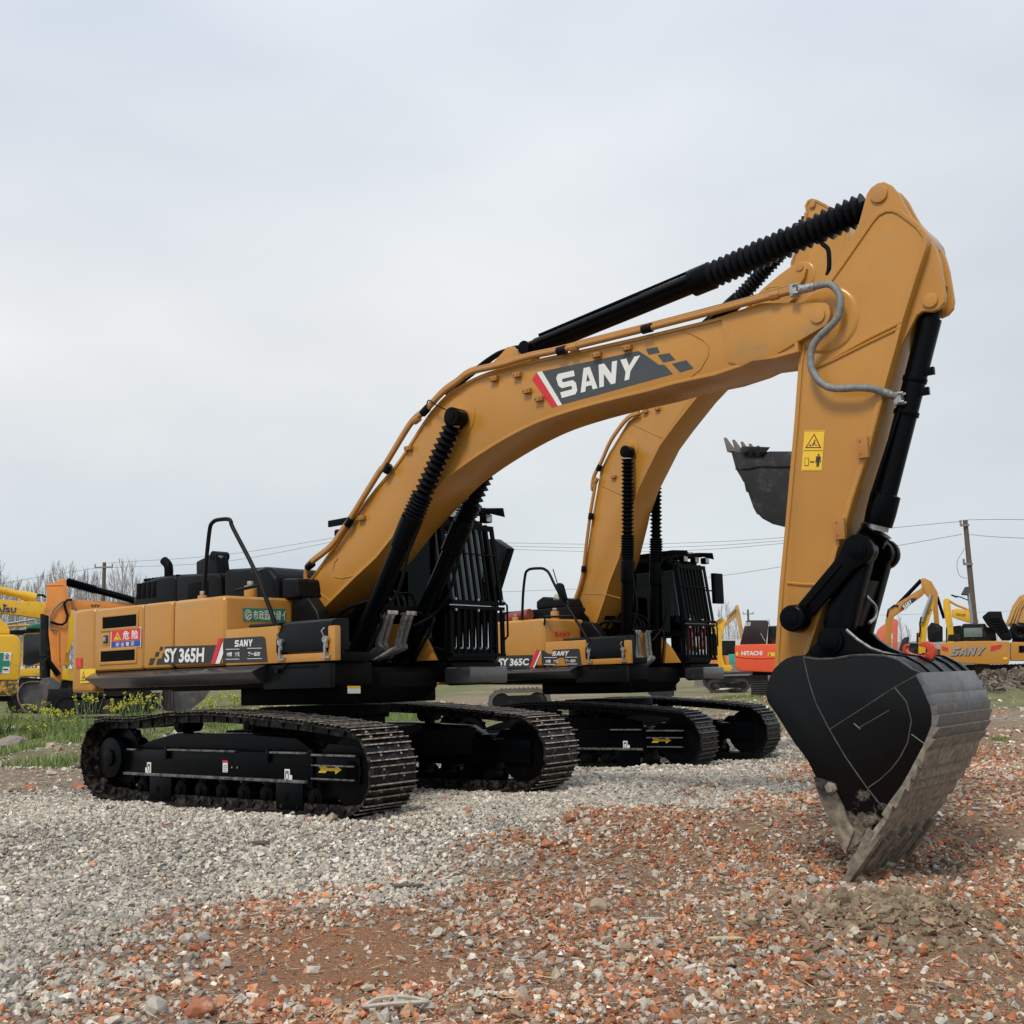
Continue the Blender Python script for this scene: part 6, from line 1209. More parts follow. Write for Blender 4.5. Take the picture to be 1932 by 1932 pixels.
for k in range(3): rod(F, 'hydraulic_pipe', K4([(1845+k*18, 680), (1880+k*16, 590), (1915+k*14, 540)]), -.05, .05, TAN, r_)
rod(F, 'hose_coil', K4([(1890, 690), (1870, 725), (1885, 760), (1925, 770), (1950, 740), (1930, 700), (1895, 700)]), -.3, .22, RUB, r_); plate(F, 'body', K4([(1860, 860), (1860, 760), (2050, 760), (2050, 860)]), .5, 2.2, DARK, r_); far_track(F, r_, -1.8, 1.8, .5, 1.1, .9)
# ---- left side
F, r_ = far('yellow_excavator', 'bright yellow counterweight with green and white cross sign at the left edge', (0, 1300), 29, 0)
cw = plate(F, 'counterweight', KL([(-700, 905), (150, 910), (192, 940), (214, 990), (219, 1060), (214, 1200), (200, 1384), (-700, 1384)]), 0, 1.2, KYEL, r_, .07)
plate(F, 'counterweight_base', KL([(-700, 1390), (190, 1390), (190, 1440), (172, 1515), (110, 1535), (-700, 1540)]), .03, 1.2, mat('scuffed_yellow_paint', (.66, .36, .02), .45, dirt=(.05, .04, .03), dirt_amt=.5, ds=9), r_, .05)
b = MB(); Q = KL([(-110, 1092), (118, 1092), (96, 1310), (-130, 1310)]); decal('', F, 'y', 0, Q, SQ, cw, None, .01, mb=b, mi=0)
decal('', F, 'y', 0, Q, poly((.03, .33), (.34, .33), (.34, .03), (.66, .03), (.66, .33), (.97, .33), (.97, .60), (.66, .60), (.66, .97), (.34, .97), (.34, .60), (.03, .60)), cw, None, .02, mb=b, mi=1)
decal('', F, 'y', 0, part_quad(Q, .70, .93, .67, .95), text_mesh('全', .02), cw, None, .03, mb=b, mi=2); decal('', F, 'y', 0, part_quad(Q, .70, .93, .16, .22), SQ, cw, None, .03, mb=b, mi=2)
b.build('green_cross_sign', [WHT, GRNS, BLKS], cw, smooth=0)
plate(F, 'boom', KL([(-300, 600), (-60, 690), (0, 745), (60, 800), (100, 862), (100, 905), (-300, 905)]), .4, .9, KYEL, r_); plate(F, 'turntable', KL([(-500, 1540), (120, 1540), (120, 1600), (-500, 1600)]), .6, 1.8, DARK, r_); far_track(F, r_, -3.8, -1.0, .6, 1.2, .9)
# blue lettered yellow machine
F, r_ = far('yellow_excavator', 'yellow excavator with dark blue boom lettering behind the orange arm', (80, 1310), 50)
bm_ = plate(F, 'boom', KL([(-300, 530), (-60, 540), (0, 548), (200, 565), (475, 578), (640, 560), (735, 640), (806, 790), (795, 900), (745, 1000), (700, 1100), (600, 1100), (590, 900), (560, 780), (440, 750), (200, 712), (0, 690), (-300, 660)]), 0, .6, KYEL, r_)
b = MB(); decal('', F, 'y', 0, KL([(-60, 615), (30, 622), (30, 682), (-60, 675)]), text_mesh('A', .03), bm_, None, .02, mb=b); decal('', F, 'y', 0, KL([(30, 600), (68, 602), (68, 620), (30, 618)]), SQ, bm_, None, .02, mb=b); decal('', F, 'y', 0, KL([(40, 602), (56, 602), (42, 684), (28, 684)]), SQ, bm_, None, .02, mb=b)
decal('', F, 'y', 0, KL([(56, 632), (104, 634), (104, 686), (52, 684)]), text_mesh('S', .04), bm_, None, .02, mb=b); decal('', F, 'y', 0, KL([(112, 632), (166, 635), (160, 690), (108, 688)]), text_mesh('U', .04), bm_, None, .02, mb=b); b.build('blue_lettering', NAVY, bm_, smooth=0)
rod(F, 'arm_cylinder', KL([(-100, 430), (0, 455), (220, 505)]), .3, .17, KYEL, r_); rod(F, 'cylinder_sleeve', KL([(220, 505), (370, 540)]), .3, .22, KYEL, r_); rod(F, 'hydraulic_hose', KL([(350, 520), (400, 505), (440, 508), (470, 530)]), .3, .05, RUB, r_)
cb = plate(F, 'cab', KL([(222, 1225), (232, 915), (262, 892), (640, 885), (690, 920), (720, 1225)]), .9, 2.4, KYEL, r_, .05); plate(F, 'cab_window', KL([(235, 1215), (245, 925), (268, 905), (430, 902), (640, 900), (660, 1200), (430, 1190), (300, 1235)]), .86, .89, mat('dark_tinted_window', (.012, .016, .022), .15, spec=.6), cb, .01)
plate(F, 'roof_rack', KL([(72, 905), (78, 868), (430, 856), (430, 885), (200, 905)]), .9, 2.2, DARK, r_); plate(F, 'body', KL([(200, 1340), (205, 1262), (430, 1255), (775, 1262), (775, 1395), (430, 1345)]), .5, 2.4, KYEL, r_, .05)
plate(F, 'undercarriage', KL([(190, 1345), (800, 1395), (900, 1400), (900, 1480), (190, 1480)]), .7, 2.6, DARK, r_); far_track(F, r_, -1.4, 4.6, .3, .95, 1.0, DARK)
plate(F, 'tarpaulin', KL([(262, 852), (300, 825), (340, 806), (440, 790), (560, 800), (560, 855)]), 1.2, 2.2, TEAL, r_, .05)
for pts in ([(75, 800), (360, 755)], [(60, 830), (300, 815)]): rod(F, 'roof_pipe', KL(pts), 1.6, .05, STEEL if pts[0][1] == 800 else KYEL, r_)
# orange machine
F, r_ = far('orange_excavator', 'orange excavator with upright arm and dark bucket resting in the grass', (110, 1320), 42)
bm_ = plate(F, 'boom', KL([(680, 600), (705, 570), (735, 552), (850, 560), (1100, 570), (1420, 590), (1600, 640), (1600, 760), (1300, 660), (1000, 645), (830, 668), (760, 650), (700, 635)]), .05, .5, HORG, r_)
b = MB(); decal('', F, 'y', .05, KL([(938, 600), (1030, 603), (1030, 632), (938, 628)]), text_mesh('HY', .04), bm_, None, .02, mb=b); b.build('dark_lettering', BLKS, bm_, smooth=0)
am_ = plate(F, 'arm', KL([(470, 402), (555, 378), (610, 352), (640, 336), (662, 333), (678, 350), (688, 440), (710, 540), (735, 620), (728, 700), (706, 760), (702, 900), (690, 1020), (662, 1200), (642, 1300), (626, 1412), (565, 1390), (535, 1280), (520, 1100), (498, 900), (500, 720), (440, 702), (455, 640), (482, 560), (478, 480)]), -.2, .2, HORG, r_)
plate(F, 'arm_plate', KL([(470, 402), (635, 398), (652, 412), (640, 406), (470, 410)]), -.22, -.2, HORG, am_, .005)
rod(F, 'arm_cylinder', KL([(975, 452), (1200, 510), (1480, 590)]), 0, .13, BLKG, r_); q = MB(); q.bellows(F.P(KL([(680, 368)])[0], 0), F.P(KL([(980, 452)])[0], 0), .13, .19, 16, 14); q.build('rubber_bellows', RUB, r_)
rod(F, 'bucket_cylinder', KL([(470, 700), (466, 1060), (464, 1130)]), 0, .19, DARK, r_, 16); rod(F, 'bucket_link', KL([(462, 1150), (462, 1360)]), 0, .19, DARK, r_); rod(F, 'rocker_link', KL([(480, 1170), (605, 1325)]), -.3, .10, BLK, r_)
rod(F, 'hydraulic_hose', [tuple(v) for v in KL([(740, 552), (690, 556), (660, 590), (672, 650), (695, 715), (680, 780), (640, 810), (590, 805), (520, 780)])], -.3, .045, RUB, r_); rod(F, 'hydraulic_hose', KL([(720, 550), (640, 570), (560, 640), (515, 730), (508, 820), (530, 855), (590, 860)]), -.28, .035, HOSE, r_)
rod(F, 'hydraulic_pipe', KL([(596, 870), (600, 1170), (608, 1230)]), -.24, .03, HORG, r_)
bks = [F.T(v, -.6) for v in KL([(186, 1500), (215, 1435), (280, 1405), (390, 1400), (470, 1352), (540, 1350), (632, 1420), (600, 1480), (520, 1620), (400, 1690), (300, 1700), (240, 1650), (196, 1570)])]
q = MB(); q.prism(bks, -.6, -.55); bk_ = q.build('bucket', FBK, r_, bevel=.01); q = MB(); q.prism(bks, .5, .55); q.build('far_side_plate', DGRY, bk_)
q = MB(); strip(q, [F.T(v, -.75) for v in KL([(400, 1400), (300, 1402), (240, 1420), (200, 1470), (186, 1530), (200, 1600), (245, 1670), (300, 1712)])], -.75, .55, .05); q.build('bucket_shell', mat('rusty_bucket_shell', (.17, .13, .105), .7, var=.4), bk_)
plate(F, 'body', [(300, 1262), (300, 1215), (520, 1210), (520, 1262)], .8, 2.6, HORG, r_); far_track(F, r_, .2, 5, .8, 1.4, 1.0, DARK)
# bucket and tracks seen under the counterweight
F, r_ = far('black_excavator', 'dark excavator with worn grey bucket seen through the gap above the near track', (300, 1320), 38)
S_ = [F.T(v, 0) for v in K1([(1032, 1235), (1050, 1150), (1090, 1110), (1150, 1100), (1380, 1100), (1362, 1150), (1310, 1225), (1240, 1280), (1160, 1310), (1060, 1300)])]
q = MB(); q.prism(S_, 0, .04); bk_ = q.build('bucket', FBK, r_, bevel=.01); q = MB(); q.prism(S_, 1.0, 1.04); q.build('far_side_plate', DGRY, bk_)
q = MB(); zz = [F.T(v, -.2) for v in K1([(1140, 1110), (1060, 1130), (1034, 1200), (1034, 1260), (1070, 1310)])]; strip(q, zz, -.2, 1.0, .05); q.build('bucket_shell', mat('scraped_bucket_shell', (.22, .19, .165), .6, var=.35), bk_)
q = MB()
for k in range(4): a = F.T(K1([(1050+k*22, 1150)])[0], -.22); q.box(a[0]-.012, a[0]+.012, -.235, -.2, a[1]-.75, a[1]+.1)
q.build('wear_strip', DARK, bk_); plate(F, 'arm', K1([(1200, 1110), (1260, 1000), (1330, 1000), (1300, 1110)]), .3, .7, YEL, r_)
plate(F, 'undercarriage', K1([(300, 1240), (310, 1160), (950, 1152), (1020, 1240)]), 1.5, 3.2, DARK, r_); x0 = F.T(K1([(330, 1240)])[0], 1)[0]; x1 = F.T(K1([(1000, 1240)])[0], 1)[0]; far_track(F, r_, x0, x1, 1.0, 1.6, .9, DARK)
# rest of a machine between the two big ones
F, r_ = far('yellow_excavator', 'low parked machine with dusty track seen below the lettering of the second excavator', (950, 1300), 33)
x0 = F.T((933, 1300), 0)[0]; x1 = F.T((1040, 1300), 0)[0]; far_track(F, r_, x0-.2, x1, 0, .6, .8, mat('dusty_track', (.10, .085, .07), .8, var=.3)); plate(F, 'body', [(930, 1292), (930, 1270), (1060, 1270), (1060, 1292)], .4, 2, DARK, r_)
F, r_ = far('loose_bucket', 'grey digging bucket lying on the ground under the second cab', (1245, 1300), 27, cat='bucket', group=None)
S_ = [F.T(v, 0) for v in [(1206, 1284), (1272, 1284), (1272, 1312), (1262, 1319), (1240, 1320), (1224, 1310)]]
q = MB(); q.prism(S_, 0, .03); q.build('side_plate', DGRY, r_); q = MB(); q.prism(S_, .95, .98); q.build('side_plate', DGRY, r_); q = MB(); strip(q, [F.T(v, .03) for v in [(1272, 1284), (1272, 1312), (1262, 1319), (1240, 1320), (1224, 1310)]], .03, .95, .04); q.build('bucket_shell', DGRY, r_)
# ================================================================ poles, wires, lamp
def pole(v0, v1, d, r0, label, arms):
    a = at(v0, d); b_ = at(v1, d); g = float(gh(b_[0], b_[1])); t_ = (a[2]-g)/(a[2]-b_[2]); base = a+(b_-a)*t_; r_ = thing('power_pole', tuple(base), 0, label, 'power pole', 'poles carrying the wires')
    top = a-base; q = MB(); q.tube([(0, 0, -.3), tuple(top*.5), tuple(top)], [r0, r0*.85, r0*.7], 12); q.build('pole', WOODM, r_)
    for z_, w_ in arms:
        k_ = 1-z_/top[2]; cx, cy = top[0]*k_, top[1]*k_-.12; q = MB(); q.box(cx-w_, cx+(w_ if d > 60 else .1), cy-.05, cy+.05, top[2]-z_-.05, top[2]-z_+.05)
        for s_ in ((-1, 1) if d > 60 else (-1,)): q.cyl((cx+s_*w_*.95, cy, top[2]-z_), (cx+s_*w_*.95, cy, top[2]-z_+.24), .05, 8)
        q.build('crossarm', CONC, r_)
    return base+top
pole((197, 1061), (195, 1135), 78, .17, 'distant power pole with a crossarm in front of the bare trees', [(.35, .62)])
pole((1821, 981), (1838, 1165), 52, .15, 'tall leaning power pole near the right edge', [(.25, .28), (2.0, .3)])
pole((1411, 1150), (1412, 1172), 130, .16, 'tiny far power pole above the raised black hood', [(.5, .6)])
def wire(vs_, ds_, label, r=.013):
    p = [at(v, d) for v, d in zip(vs_, ds_)]; q = MB(); q.tube(smooth_path([tuple(a) for a in p], 5), r, 5); o = q.build('overhead_wire', WIRE, None); tag(o, label, 'wire', 'overhead wires')
wire([(206, 1062), (420, 1047), (640, 1013), (760, 990), (945, 1024), (1200, 1026), (1480, 1014), (1650, 1000), (1820, 984)][:4], [78, 74, 68, 66], 'upper of two wires running right from the distant pole by the bare trees')
wire([(206, 1071), (420, 1060), (640, 1020), (760, 1000)], [78, 74, 68, 66], 'lower of two wires running right from the distant pole by the bare trees')
wire([(942, 1024), (1150, 1027), (1330, 1023), (1480, 1014), (1660, 998), (1820, 983)], [70, 68, 64, 60, 56, 52], 'topmost wire crossing behind the booms to the leaning pole')
wire([(942, 1030), (1150, 1034), (1330, 1030), (1480, 1020)], [70, 68, 64, 60], 'thin wire just under the topmost one behind the booms')
wire([(942, 1036), (1150, 1041), (1330, 1037), (1480, 1025)], [72, 70, 66, 62], 'third thin wire from the top behind the booms')
wire([(940, 1117), (1150, 1108), (1330, 1090), (1475, 1069), (1680, 1032), (1815, 1008)], [80, 76, 70, 62, 56, 52], 'low wire climbing to the lower crossarm of the leaning pole')
wire([(186, 1071), (90, 1086), (-60, 1112)], [78, 70, 60], 'wire running left from the distant pole over the bare trees')
wire([(1823, 981), (1880, 980), (1990, 981)], [52, 50, 46], 'upper wire leaving the leaning pole to the right')
wire([(1824, 1008), (1880, 1013), (1990, 1018)], [52, 50, 46], 'lower wire leaving the leaning pole to the right')
wire([(1640, 1161), (1760, 1158), (1932, 1152), (2010, 1150)], [110, 105, 100, 98], 'faint far wire low over the parked machines at right')
wire([(1820, 1035), (1806, 1060), (1810, 1085), (1824, 1092)], [52, 52, 52, 52], 'slack cable hanging beside the leaning pole', .012)
p = at((1820, 1165), 50); r_ = thing('solar_street_lamp', (p[0], p[1], float(gh(p[0], p[1]))), 0, 'solar street lamp with tilted panel beside the leaning pole', 'street lamp')
F = Frame(p[0], p[1], float(gh(p[0], p[1])), 0); a = F.P(K4([(1602, 505)])[0], 0); q = MB(); q.tube([(F.P(K4([(1618, 620)])[0], 0)[0], 0, 0), F.P(K4([(1618, 620)])[0], 0), a], .06, 10); q.build('post', STEEL, r_)
q = MB(); q.add([F.P(v, y) for v, y in zip(K4([(1560, 506), (1582, 464), (1613, 462), (1602, 508)]), (-.3, .35, .35, -.3))]+[tuple(np.array(F.P(v, y))-[0, 0, .05]) for v, y in zip(K4([(1560, 506), (1582, 464), (1613, 462), (1602, 508)]), (-.3, .35, .35, -.3))], [(0, 1, 2, 3), (4, 5, 6, 7), (0, 1, 5, 4), (1, 2, 6, 5), (2, 3, 7, 6), (3, 0, 4, 7)]); q.build('solar_panel', DGRY, r_, smooth=0)
q = MB(); q.tube([F.P(v, 0) for v in K4([(1608, 545), (1560, 525), (1535, 518)])], .03, 8); q.build('lamp_arm', STEEL, r_); q = MB(); q.prism([F.T(v, -.1) for v in K4([(1545, 522), (1508, 508), (1512, 514), (1540, 526)])], -.1, .1); q.build('lamp_head', DARK, r_)
# far sheds
for i, (v, w_, h_, d, lb, mm) in enumerate((((1392, 1200), 4.5, 2.2, 75, 'low shed with pale roof behind the small yellow excavator', RAG), ((1455, 1215), 9, 2.6, 95, 'long grey shed far behind the orange red excavator', CONC), ((1720, 1215), 14, 2.5, 110, 'distant low shed behind the parked machines at right', CONC))):
    p = at(v, d); g = float(gh(p[0], p[1])); r_ = thing('shed', (p[0], p[1], g), 0, lb, 'shed'); q = MB(); q.box(-w_/2, w_/2, 0, 5, 0, h_); q.build('wall', CONC, r_); q = MB(); q.prismx([(-.4, h_), (2.5, h_+.9), (5.4, h_), (5.4, h_-.08), (2.5, h_+.8), (-.4, h_-.08)], -w_/2-.3, w_/2+.3); q.build('roof', mm, r_)
# ================================================================ bare trees
def bare_tree(seed, H=11):
    r = random.Random(seed); root = thing('bare_tree'); tk = MB(); tk.tube([(0, 0, -.3), (r.uniform(-.1, .1), 0, H*.3), (r.uniform(-.2, .2), 0, H*.65), (r.uniform(-.2, .2), 0, H*.97)], [.13, .10, .055, .012], 7); tk.build('trunk', BARK, root)
    b = MB()
    for k in range(46):
        z0 = H*(.16+.78*(k/46)); a = r.uniform(0, 6.283); L_ = (H-z0)*r.uniform(.22, .42)+.5; up = r.uniform(1.3, 2.6); dx, dy = math.cos(a), math.sin(a); n = math.sqrt(1+up*up)
        p0 = Vector((0, 0, z0)); p1 = p0+Vector((dx, dy, up*.7))/n*L_*.5; p2 = p0+Vector((dx*.8, dy*.8, up*1.2))/n*L_
        b.tube([p0, p1, p2], [.032, .02, .008], 4, caps=False)
        for j in range(6):
            q0 = p0.lerp(p2, r.uniform(.25, .95)); a2 = a+r.uniform(-1.3, 1.3); l2 = L_*r.uniform(.18, .4); b.tube([q0, q0+Vector((math.cos(a2)*.5, math.sin(a2)*.5, r.uniform(.6, 1.3)))*l2], [.012, .005], 3, caps=False)
    b.build('crown', BARK, root, smooth=0); return root
protos = [bare_tree(s_) for s_ in (1, 2, 3, 4)]; used = [False]*4
LBT = 'bare leafless poplar in the row beyond the machines at left'
for i in range(36):
    v = (-60+i*10.5+random.uniform(-5, 5), 1280); d = random.uniform(88, 112); k = i % 4
    o = protos[k] if not used[k] else copy_tree(protos[k]); used[k] = True
    p = at(v, d); o.location = (p[0], p[1], float(gh(p[0], p[1]))); o.rotation_euler = (0, 0, random.uniform(0, 6.28)); s_ = random.uniform(.92, 1.12)*d/100*(1.04 if i < 30 else .9); o.scale = (s_, s_, s_); tag(o, LBT, 'tree', 'row of bare trees at left')
for i, (vx, d, s_) in enumerate([(1365, 150, .9), (1378, 160, 1.0), (1394, 150, .8), (1405, 170, .7), (1455, 160, .75), (1475, 150, .7), (1690, 150, .7), (1703, 160, .75), (1716, 150, .6), (1880, 170, .8), (1895, 160, .7)]):
    o = copy_tree(protos[i % 4]); p = at((vx, 1250), d); o.location = (p[0], p[1], float(gh(p[0], p[1]))); o.rotation_euler = (0, 0, i*1.3); o.scale = (s_,)*3; tag(o, 'faint far leafless tree above the machines right of the second excavator', 'tree', 'faint far trees at right')
# ================================================================ plants
def grass(name, x, y, h, label, cat='grass', wd=.012):
    n = len(x); a = rng.uniform(0, 2*np.pi, n); z = hgt(x, y); lean = rng.uniform(.1, .6, n)*h; la = rng.uniform(0, 2*np.pi, n); dx, dy = np.cos(a)*wd, np.sin(a)*wd
    v = np.stack([np.stack([x-dx, y-dy, z-.01], -1), np.stack([x+dx, y+dy, z-.01], -1), np.stack([x+np.cos(la)*lean*.4+dx*.7, y+np.sin(la)*lean*.4+dy*.7, z+h*.6], -1), np.stack([x+np.cos(la)*lean, y+np.sin(la)*lean, z+h], -1)], 1).reshape(-1, 3)
    b = np.arange(n)[:, None]*4; f = np.concatenate([b+[0, 1, 2], b+[0, 2, 3]], 0); me = bpy.data.meshes.new(name); mesh_np(me, v, f, 3); me.materials.append(GRASSM); o = bpy.data.objects.new(name, me); C.objects.link(o); return tag(o, label, cat, kind='stuff')
n_ = 90000; x = rng.uniform(-20, -2.2, n_); y = rng.uniform(19.0, 40, n_)
pv = np.clip((y-19.5-1.5*np.clip((x+9)/3, 0, 3))/2., 0, 1)*(vnoise(x, y, 1.8, 12) > .3)*(vnoise(x, y, .6, 14) > .28); ok = rng.random(n_) < pv; x, y = x[ok], y[ok]
grass('grass', x, y, rng.uniform(.05, .24, len(x))*(.4+vnoise(x, y, 1.2, 15)), 'rough green grass and weeds behind the near machine', wd=.016)
for (vx, vy), w_, nn, hh, lb in (((1889, 1399), .16, 260, .10, 'small green grass tuft on the brick rubble right of the bucket'), ((1400, 1270), 1.6, 2500, .35, 'green weeds growing below the orange red excavator'), ((1395, 1318), .8, 900, .14, 'low green weeds by the far front track of the second excavator'), ((720, 1341), .5, 500, .14, 'green weeds seen between the tracks of the near excavator')):
    p = gpt((vx, vy)); x = p[0]+rng.normal(0, w_*.5, nn); y = p[1]+rng.normal(0, w_*.6, nn); grass('grass_tuft', x, y, rng.uniform(.3, 1, nn)*hh, lb, 'weeds', wd=.006 if vx == 1889 else .014)
def rape(loc, h, n, seed):
    r = random.Random(seed); root = thing('rapeseed_plant', loc); s_ = MB(); f = MB(); lf = MB()
    for k in range(n):
        a = r.uniform(0, 6.28); t = r.uniform(.05, .28); hh = h*r.uniform(.75, 1.0); tip = Vector((math.cos(a)*t, math.sin(a)*t, hh)); s_.tube([(0, 0, -.03), tuple(Vector((tip[0]*.4, tip[1]*.4, hh*.5))), tuple(tip)], [.009, .006, .004], 4, caps=False)
        for j in range(r.randint(4, 9)):
            c = tip+Vector((r.gauss(0, .022), r.gauss(0, .022), r.uniform(-.09, .03))); q = .016; u = Vector((r.gauss(0, 1), r.gauss(0, 1), r.gauss(0, 1))).normalized()*q; v = u.orthogonal().normalized()*q; f.add([c-u-v, c+u-v, c+u+v, c-u+v], [(0, 1, 2, 3)]); w2 = u.cross(v).normalized()*q; f.add([c-u-w2, c+u-w2, c+u+w2, c-u+w2], [(0, 1, 2, 3)])
        for j in range(4):
            z = r.uniform(.1, .6)*hh; c = Vector((tip[0]*z/hh, tip[1]*z/hh, z)); d_ = Vector((r.gauss(0, 1), r.gauss(0, 1), .4)).normalized()*.09; w2 = d_.cross(Vector((0, 0, 1))).normalized()*.02; lf.add([c, c+d_*.5+w2, c+d_, c+d_*.5-w2], [(0, 1, 2, 3)])
    s_.build('stem', STEMM, root, smooth=0); f.build('blossom', FLOW, root, smooth=0); lf.build('leaf', GRASSM, root, smooth=0); return root
RP = [(58, 1322), (65, 1334), (20, 1330), (86, 1330), (96, 1338), (104, 1336), (118, 1338), (128, 1337), (133, 1343), (5, 1345), (152, 1300), (166, 1297), (178, 1300), (207, 1318), (219, 1311), (228, 1326), (240, 1315), (252, 1304), (262, 1310), (274, 1303), (283, 1316), (292, 1307), (390, 1316), (404, 1308), (418, 1312), (431, 1307), (443, 1306), (452, 1311), (463, 1318), (476, 1316), (72, 1365), (135, 1355), (36, 1372)]
for i, (vx, vy) in enumerate(RP):
    d = 27+((i*7) % 5)*.9 if vx < 380 else 31; p = at((vx, vy), d); g = float(hgt(np.array([p[0]]), np.array([p[1]]))[0]); o = rape((p[0], p[1], g), max(.3, p[2]-g), 4+(i*5) % 4, i)
    lb = 'yellow flowering rapeseed plant in the clump above the near track' if vx < 300 and vx >= 200 else 'yellow flowering rapeseed plant seen between track and skirt of the near excavator' if vx >= 380 else 'yellow flowering rapeseed plant below the ochre counterweight' if vx > 140 else 'yellow flowering rapeseed plant in the grass near the orange machine\'s bucket'
    tag(o, lb, 'plant', 'rapeseed plants above the near track' if 200 <= vx < 300 else 'rapeseed plants under the skirt' if vx >= 380 else 'rapeseed plants below the counterweight' if vx > 140 else 'rapeseed plants at left')
# ================================================================ single stones and scraps one can point at
def rock(name, v, wpx, hr, m, label, cat='stone', seed=0, rot=0, flat=.7, long=1.):
    p = gpt(v); p[2] = float(hgt(np.array([p[0]]), np.array([p[1]]))[0]); d = p[1]; w_ = wpx/FOC*d; r = random.Random(seed+77); bm = bmesh.new()
    for i in range(26):
        q = Vector((r.gauss(0, 1), r.gauss(0, 1), r.gauss(0, 1))).normalized()*r.uniform(.86, 1.05); bm.verts.new((q[0]*w_/2, q[1]*w_/2/long, q[2]*w_/2*hr))
    rr = bmesh.ops.convex_hull(bm, input=bm.verts); bmesh.ops.delete(bm, geom=[g for g in rr['geom_interior'] if isinstance(g, bmesh.types.BMVert)], context='VERTS')
    bmesh.ops.bevel(bm, geom=bm.edges[:], offset=w_*.03, segments=2, profile=.7, affect='EDGES', clamp_overlap=True)
    me = bpy.data.meshes.new(name); bm.to_mesh(me); bm.free(); me.materials.append(m); me.polygons.foreach_set('use_smooth', [True]*len(me.polygons)); me.set_sharp_from_angle(angle=R(40)); o = bpy.data.objects.new(name, me); C.objects.link(o)
    o.location = (p[0], p[1], p[2]+w_*hr*.30); o.rotation_euler = (r.uniform(-.2, .2), r.uniform(-.2, .2), rot); return tag(o, label, cat)
def splint(v, wpx, rot, label, m=WDS, th=.12, name='wood_piece', cat='wood'):
    p = gpt(v); p[2] = float(hgt(np.array([p[0]]), np.array([p[1]]))[0]); w_ = wpx/FOC*p[1]; q = MB(); L_ = w_/2; q.prismz([(-L_, -.1*L_), (-.6*L_, -.2*L_), (.5*L_, -.17*L_), (L_, -.03*L_), (.7*L_, .12*L_), (-.3*L_, .2*L_), (-.9*L_, .08*L_)], 0, th*L_)
    o = q.build(name, m, None, bevel=.003); o.location = (p[0], p[1], p[2]+.025); o.rotation_euler = (.06, .04, rot); return tag(o, label, cat)
rock('boulder', (18, 1414), 54, .5, mat('brownish_boulder', (.24, .21, .18), .9, var=.3, vs=8, bump=.8, bs=20), 'large pale boulder at the left edge in front of the grass', seed=1)
rock('brick_lump', (26, 1497), 30, .6, TANR, 'tan broken brick block at the left edge before the gravel', 'brick', seed=2); rock('brick_lump', (56, 1494), 26, .6, BRICKM, 'dull red brick piece right of the tan block at left', 'brick', seed=3)
rock('brick_lump', (150, 1486), 26, .7, BRICKM, 'pink red brick rubble lump beside the rear of the near track', 'brick', seed=4)
rock('brick_lump', (378, 1921), 66, .6, BRICKM, 'big orange red brick lump at the bottom edge', 'brick', seed=5, rot=.4); rock('stone', (293, 1921), 44, .9, RAG, 'whitish stone with brown side left of the big brick lump', seed=6)
rock('brick_lump', (492, 1908), 42, .6, BRICKM, 'orange brick slab standing on edge right of the big brick lump', 'brick', seed=7, rot=1); rock('stone', (357, 1868), 34, .8, TANR, 'brown angular stone above the big brick lump', seed=8)
rock('stone', (350, 1787), 30, .9, RAG, 'pale cream stone on the edge of the orange dirt patch', seed=9); rock('stone', (384, 1782), 26, .9, GREYR, 'grey stone right of the pale cream one', seed=10)
rock('brick_lump', (330, 1730), 26, .8, BRICKM, 'dull red brick piece at the border of gravel and dirt', 'brick', seed=11); rock('stone', (627, 1621), 20, 1.1, TANR, 'upright brown stone in the grey gravel before the near track', seed=12)
rock('stone', (777, 1612), 24, .5, TANR, 'flat tan stone on the grey gravel below the track front', seed=13); rock('brick_lump', (883, 1600), 20, .8, BRICKM, 'orange brick bit on the grey gravel, upper of two', 'brick', seed=14); rock('brick_lump', (888, 1635), 20, .8, BRICKM, 'orange brick bit on the grey gravel, lower of two', 'brick', seed=15)
rock('brick_lump', (1032, 1631), 26, .8, BRICKM, 'orange brick cube at the left of the rubble mound', 'brick', seed=16); rock('brick_lump', (1080, 1610), 28, .8, BRICKM, 'orange brown brick piece on top of the rubble mound', 'brick', seed=17)
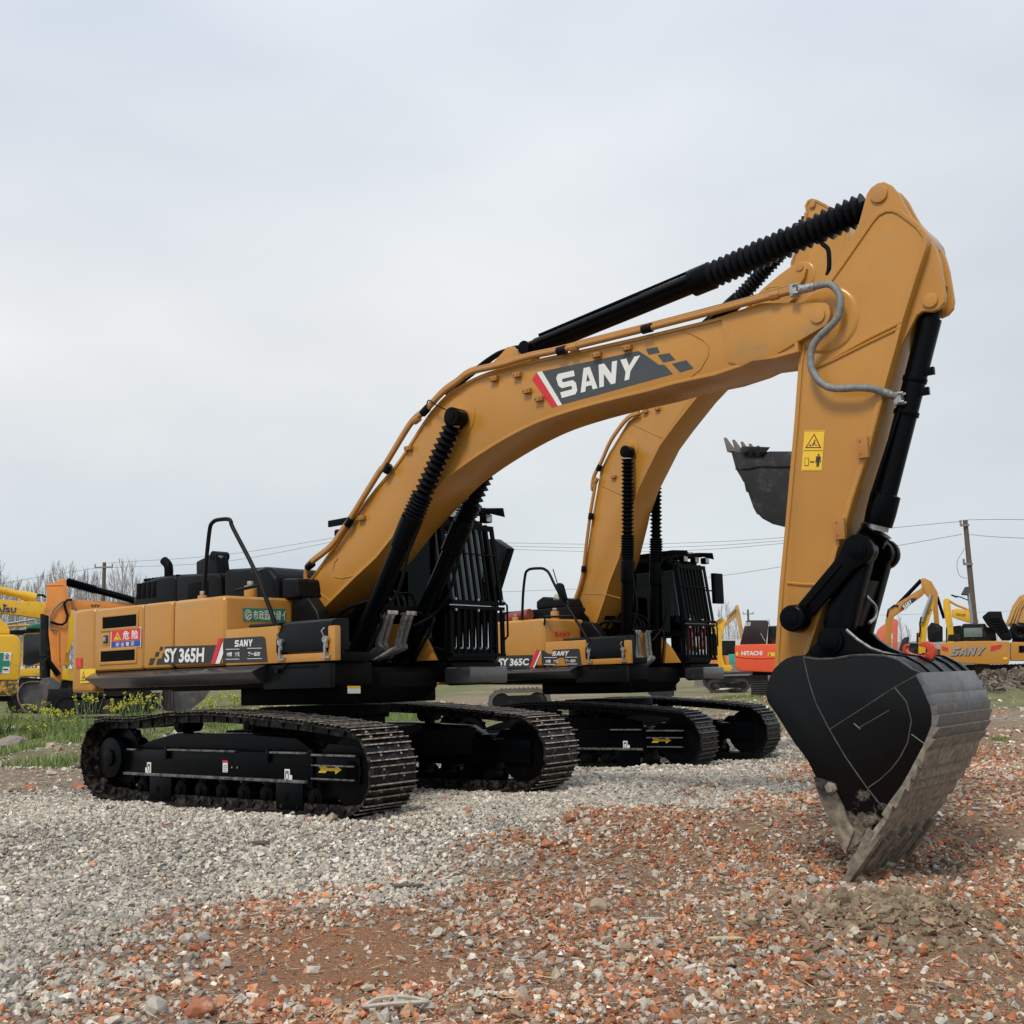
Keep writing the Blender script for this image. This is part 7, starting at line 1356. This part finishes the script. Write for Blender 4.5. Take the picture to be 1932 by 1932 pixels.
rock('stone', (1129, 1722), 42, .8, TANR, 'large brown stone in the middle of the brick rubble', seed=18); rock('stone', (1534, 1674), 26, .8, GREYR, 'grey stone left of the bucket tooth', seed=19); rock('brick_lump', (1675, 1662), 32, .6, BRICKM, 'orange brick chunk right of the bucket tooth', 'brick', seed=20)
rock('black_scrap', (1381, 1818), 30, .4, RUB, 'black rubber scrap lying on the brick rubble', 'scrap', seed=21, flat=.4); rock('brick_lump', (1240, 1797), 24, .8, BRICKM, 'bright orange brick piece below the white wood strip', 'brick', seed=22)
splint((1371, 1779), 68, .05, 'long pale wood splinter in the middle of the brick rubble'); splint((770, 1680), 60, .2, 'grey brown wood piece between gravel and rubble', m=WOODM); splint((492, 1644), 34, 0, 'striped grey wood chip on the gravel', m=WOODM, th=.3)
splint((1231, 1741), 44, -.1, 'white wood strip left of the clay heap', m=RAG); splint((1144, 1782), 34, .9, 'tan wood chunk pointing at the camera', th=.5); splint((757, 1811), 34, -.9, 'thin white stick on the orange dirt patch', m=RAG, th=.15)
p = gpt((745, 1914)); w_ = 110/FOC*p[1]; q = MB(); pts = [(-.5*w_, 0, .01), (-.3*w_, .16*w_, .03), (.1*w_, .18*w_, .035), (.5*w_, .1*w_, .02), (.46*w_, -.1*w_, .03), (0, -.14*w_, .03), (-.4*w_, -.12*w_, .02), (-.5*w_, 0, .01)]
q.tube(smooth_path(pts, 5), .011, 6); q.tube(smooth_path([(-.1*w_, .16*w_, .02), (.0, 0, .05), (.05*w_, -.13*w_, .02)], 5), .01, 6); o = q.build('dirty_strap', RAG, None); o.location = (p[0], p[1], float(hgt(np.array([p[0]]), np.array([p[1]]))[0])+.02); tag(o, 'looped dirty white strap at the bottom edge', 'strap')
for i, (v, m, lb) in enumerate((((1372, 1301), RAG, 'white plastic litter by the far front track of the second excavator'), ((1388, 1306), DGRY, 'dark plastic litter right of the white piece beyond the second excavator'), ((1355, 1296), GREYR, 'grey crumpled sheet beyond the second excavator'))): rock('plastic_litter', v, 34-5*i, .3, m, lb, 'litter', seed=40+i)
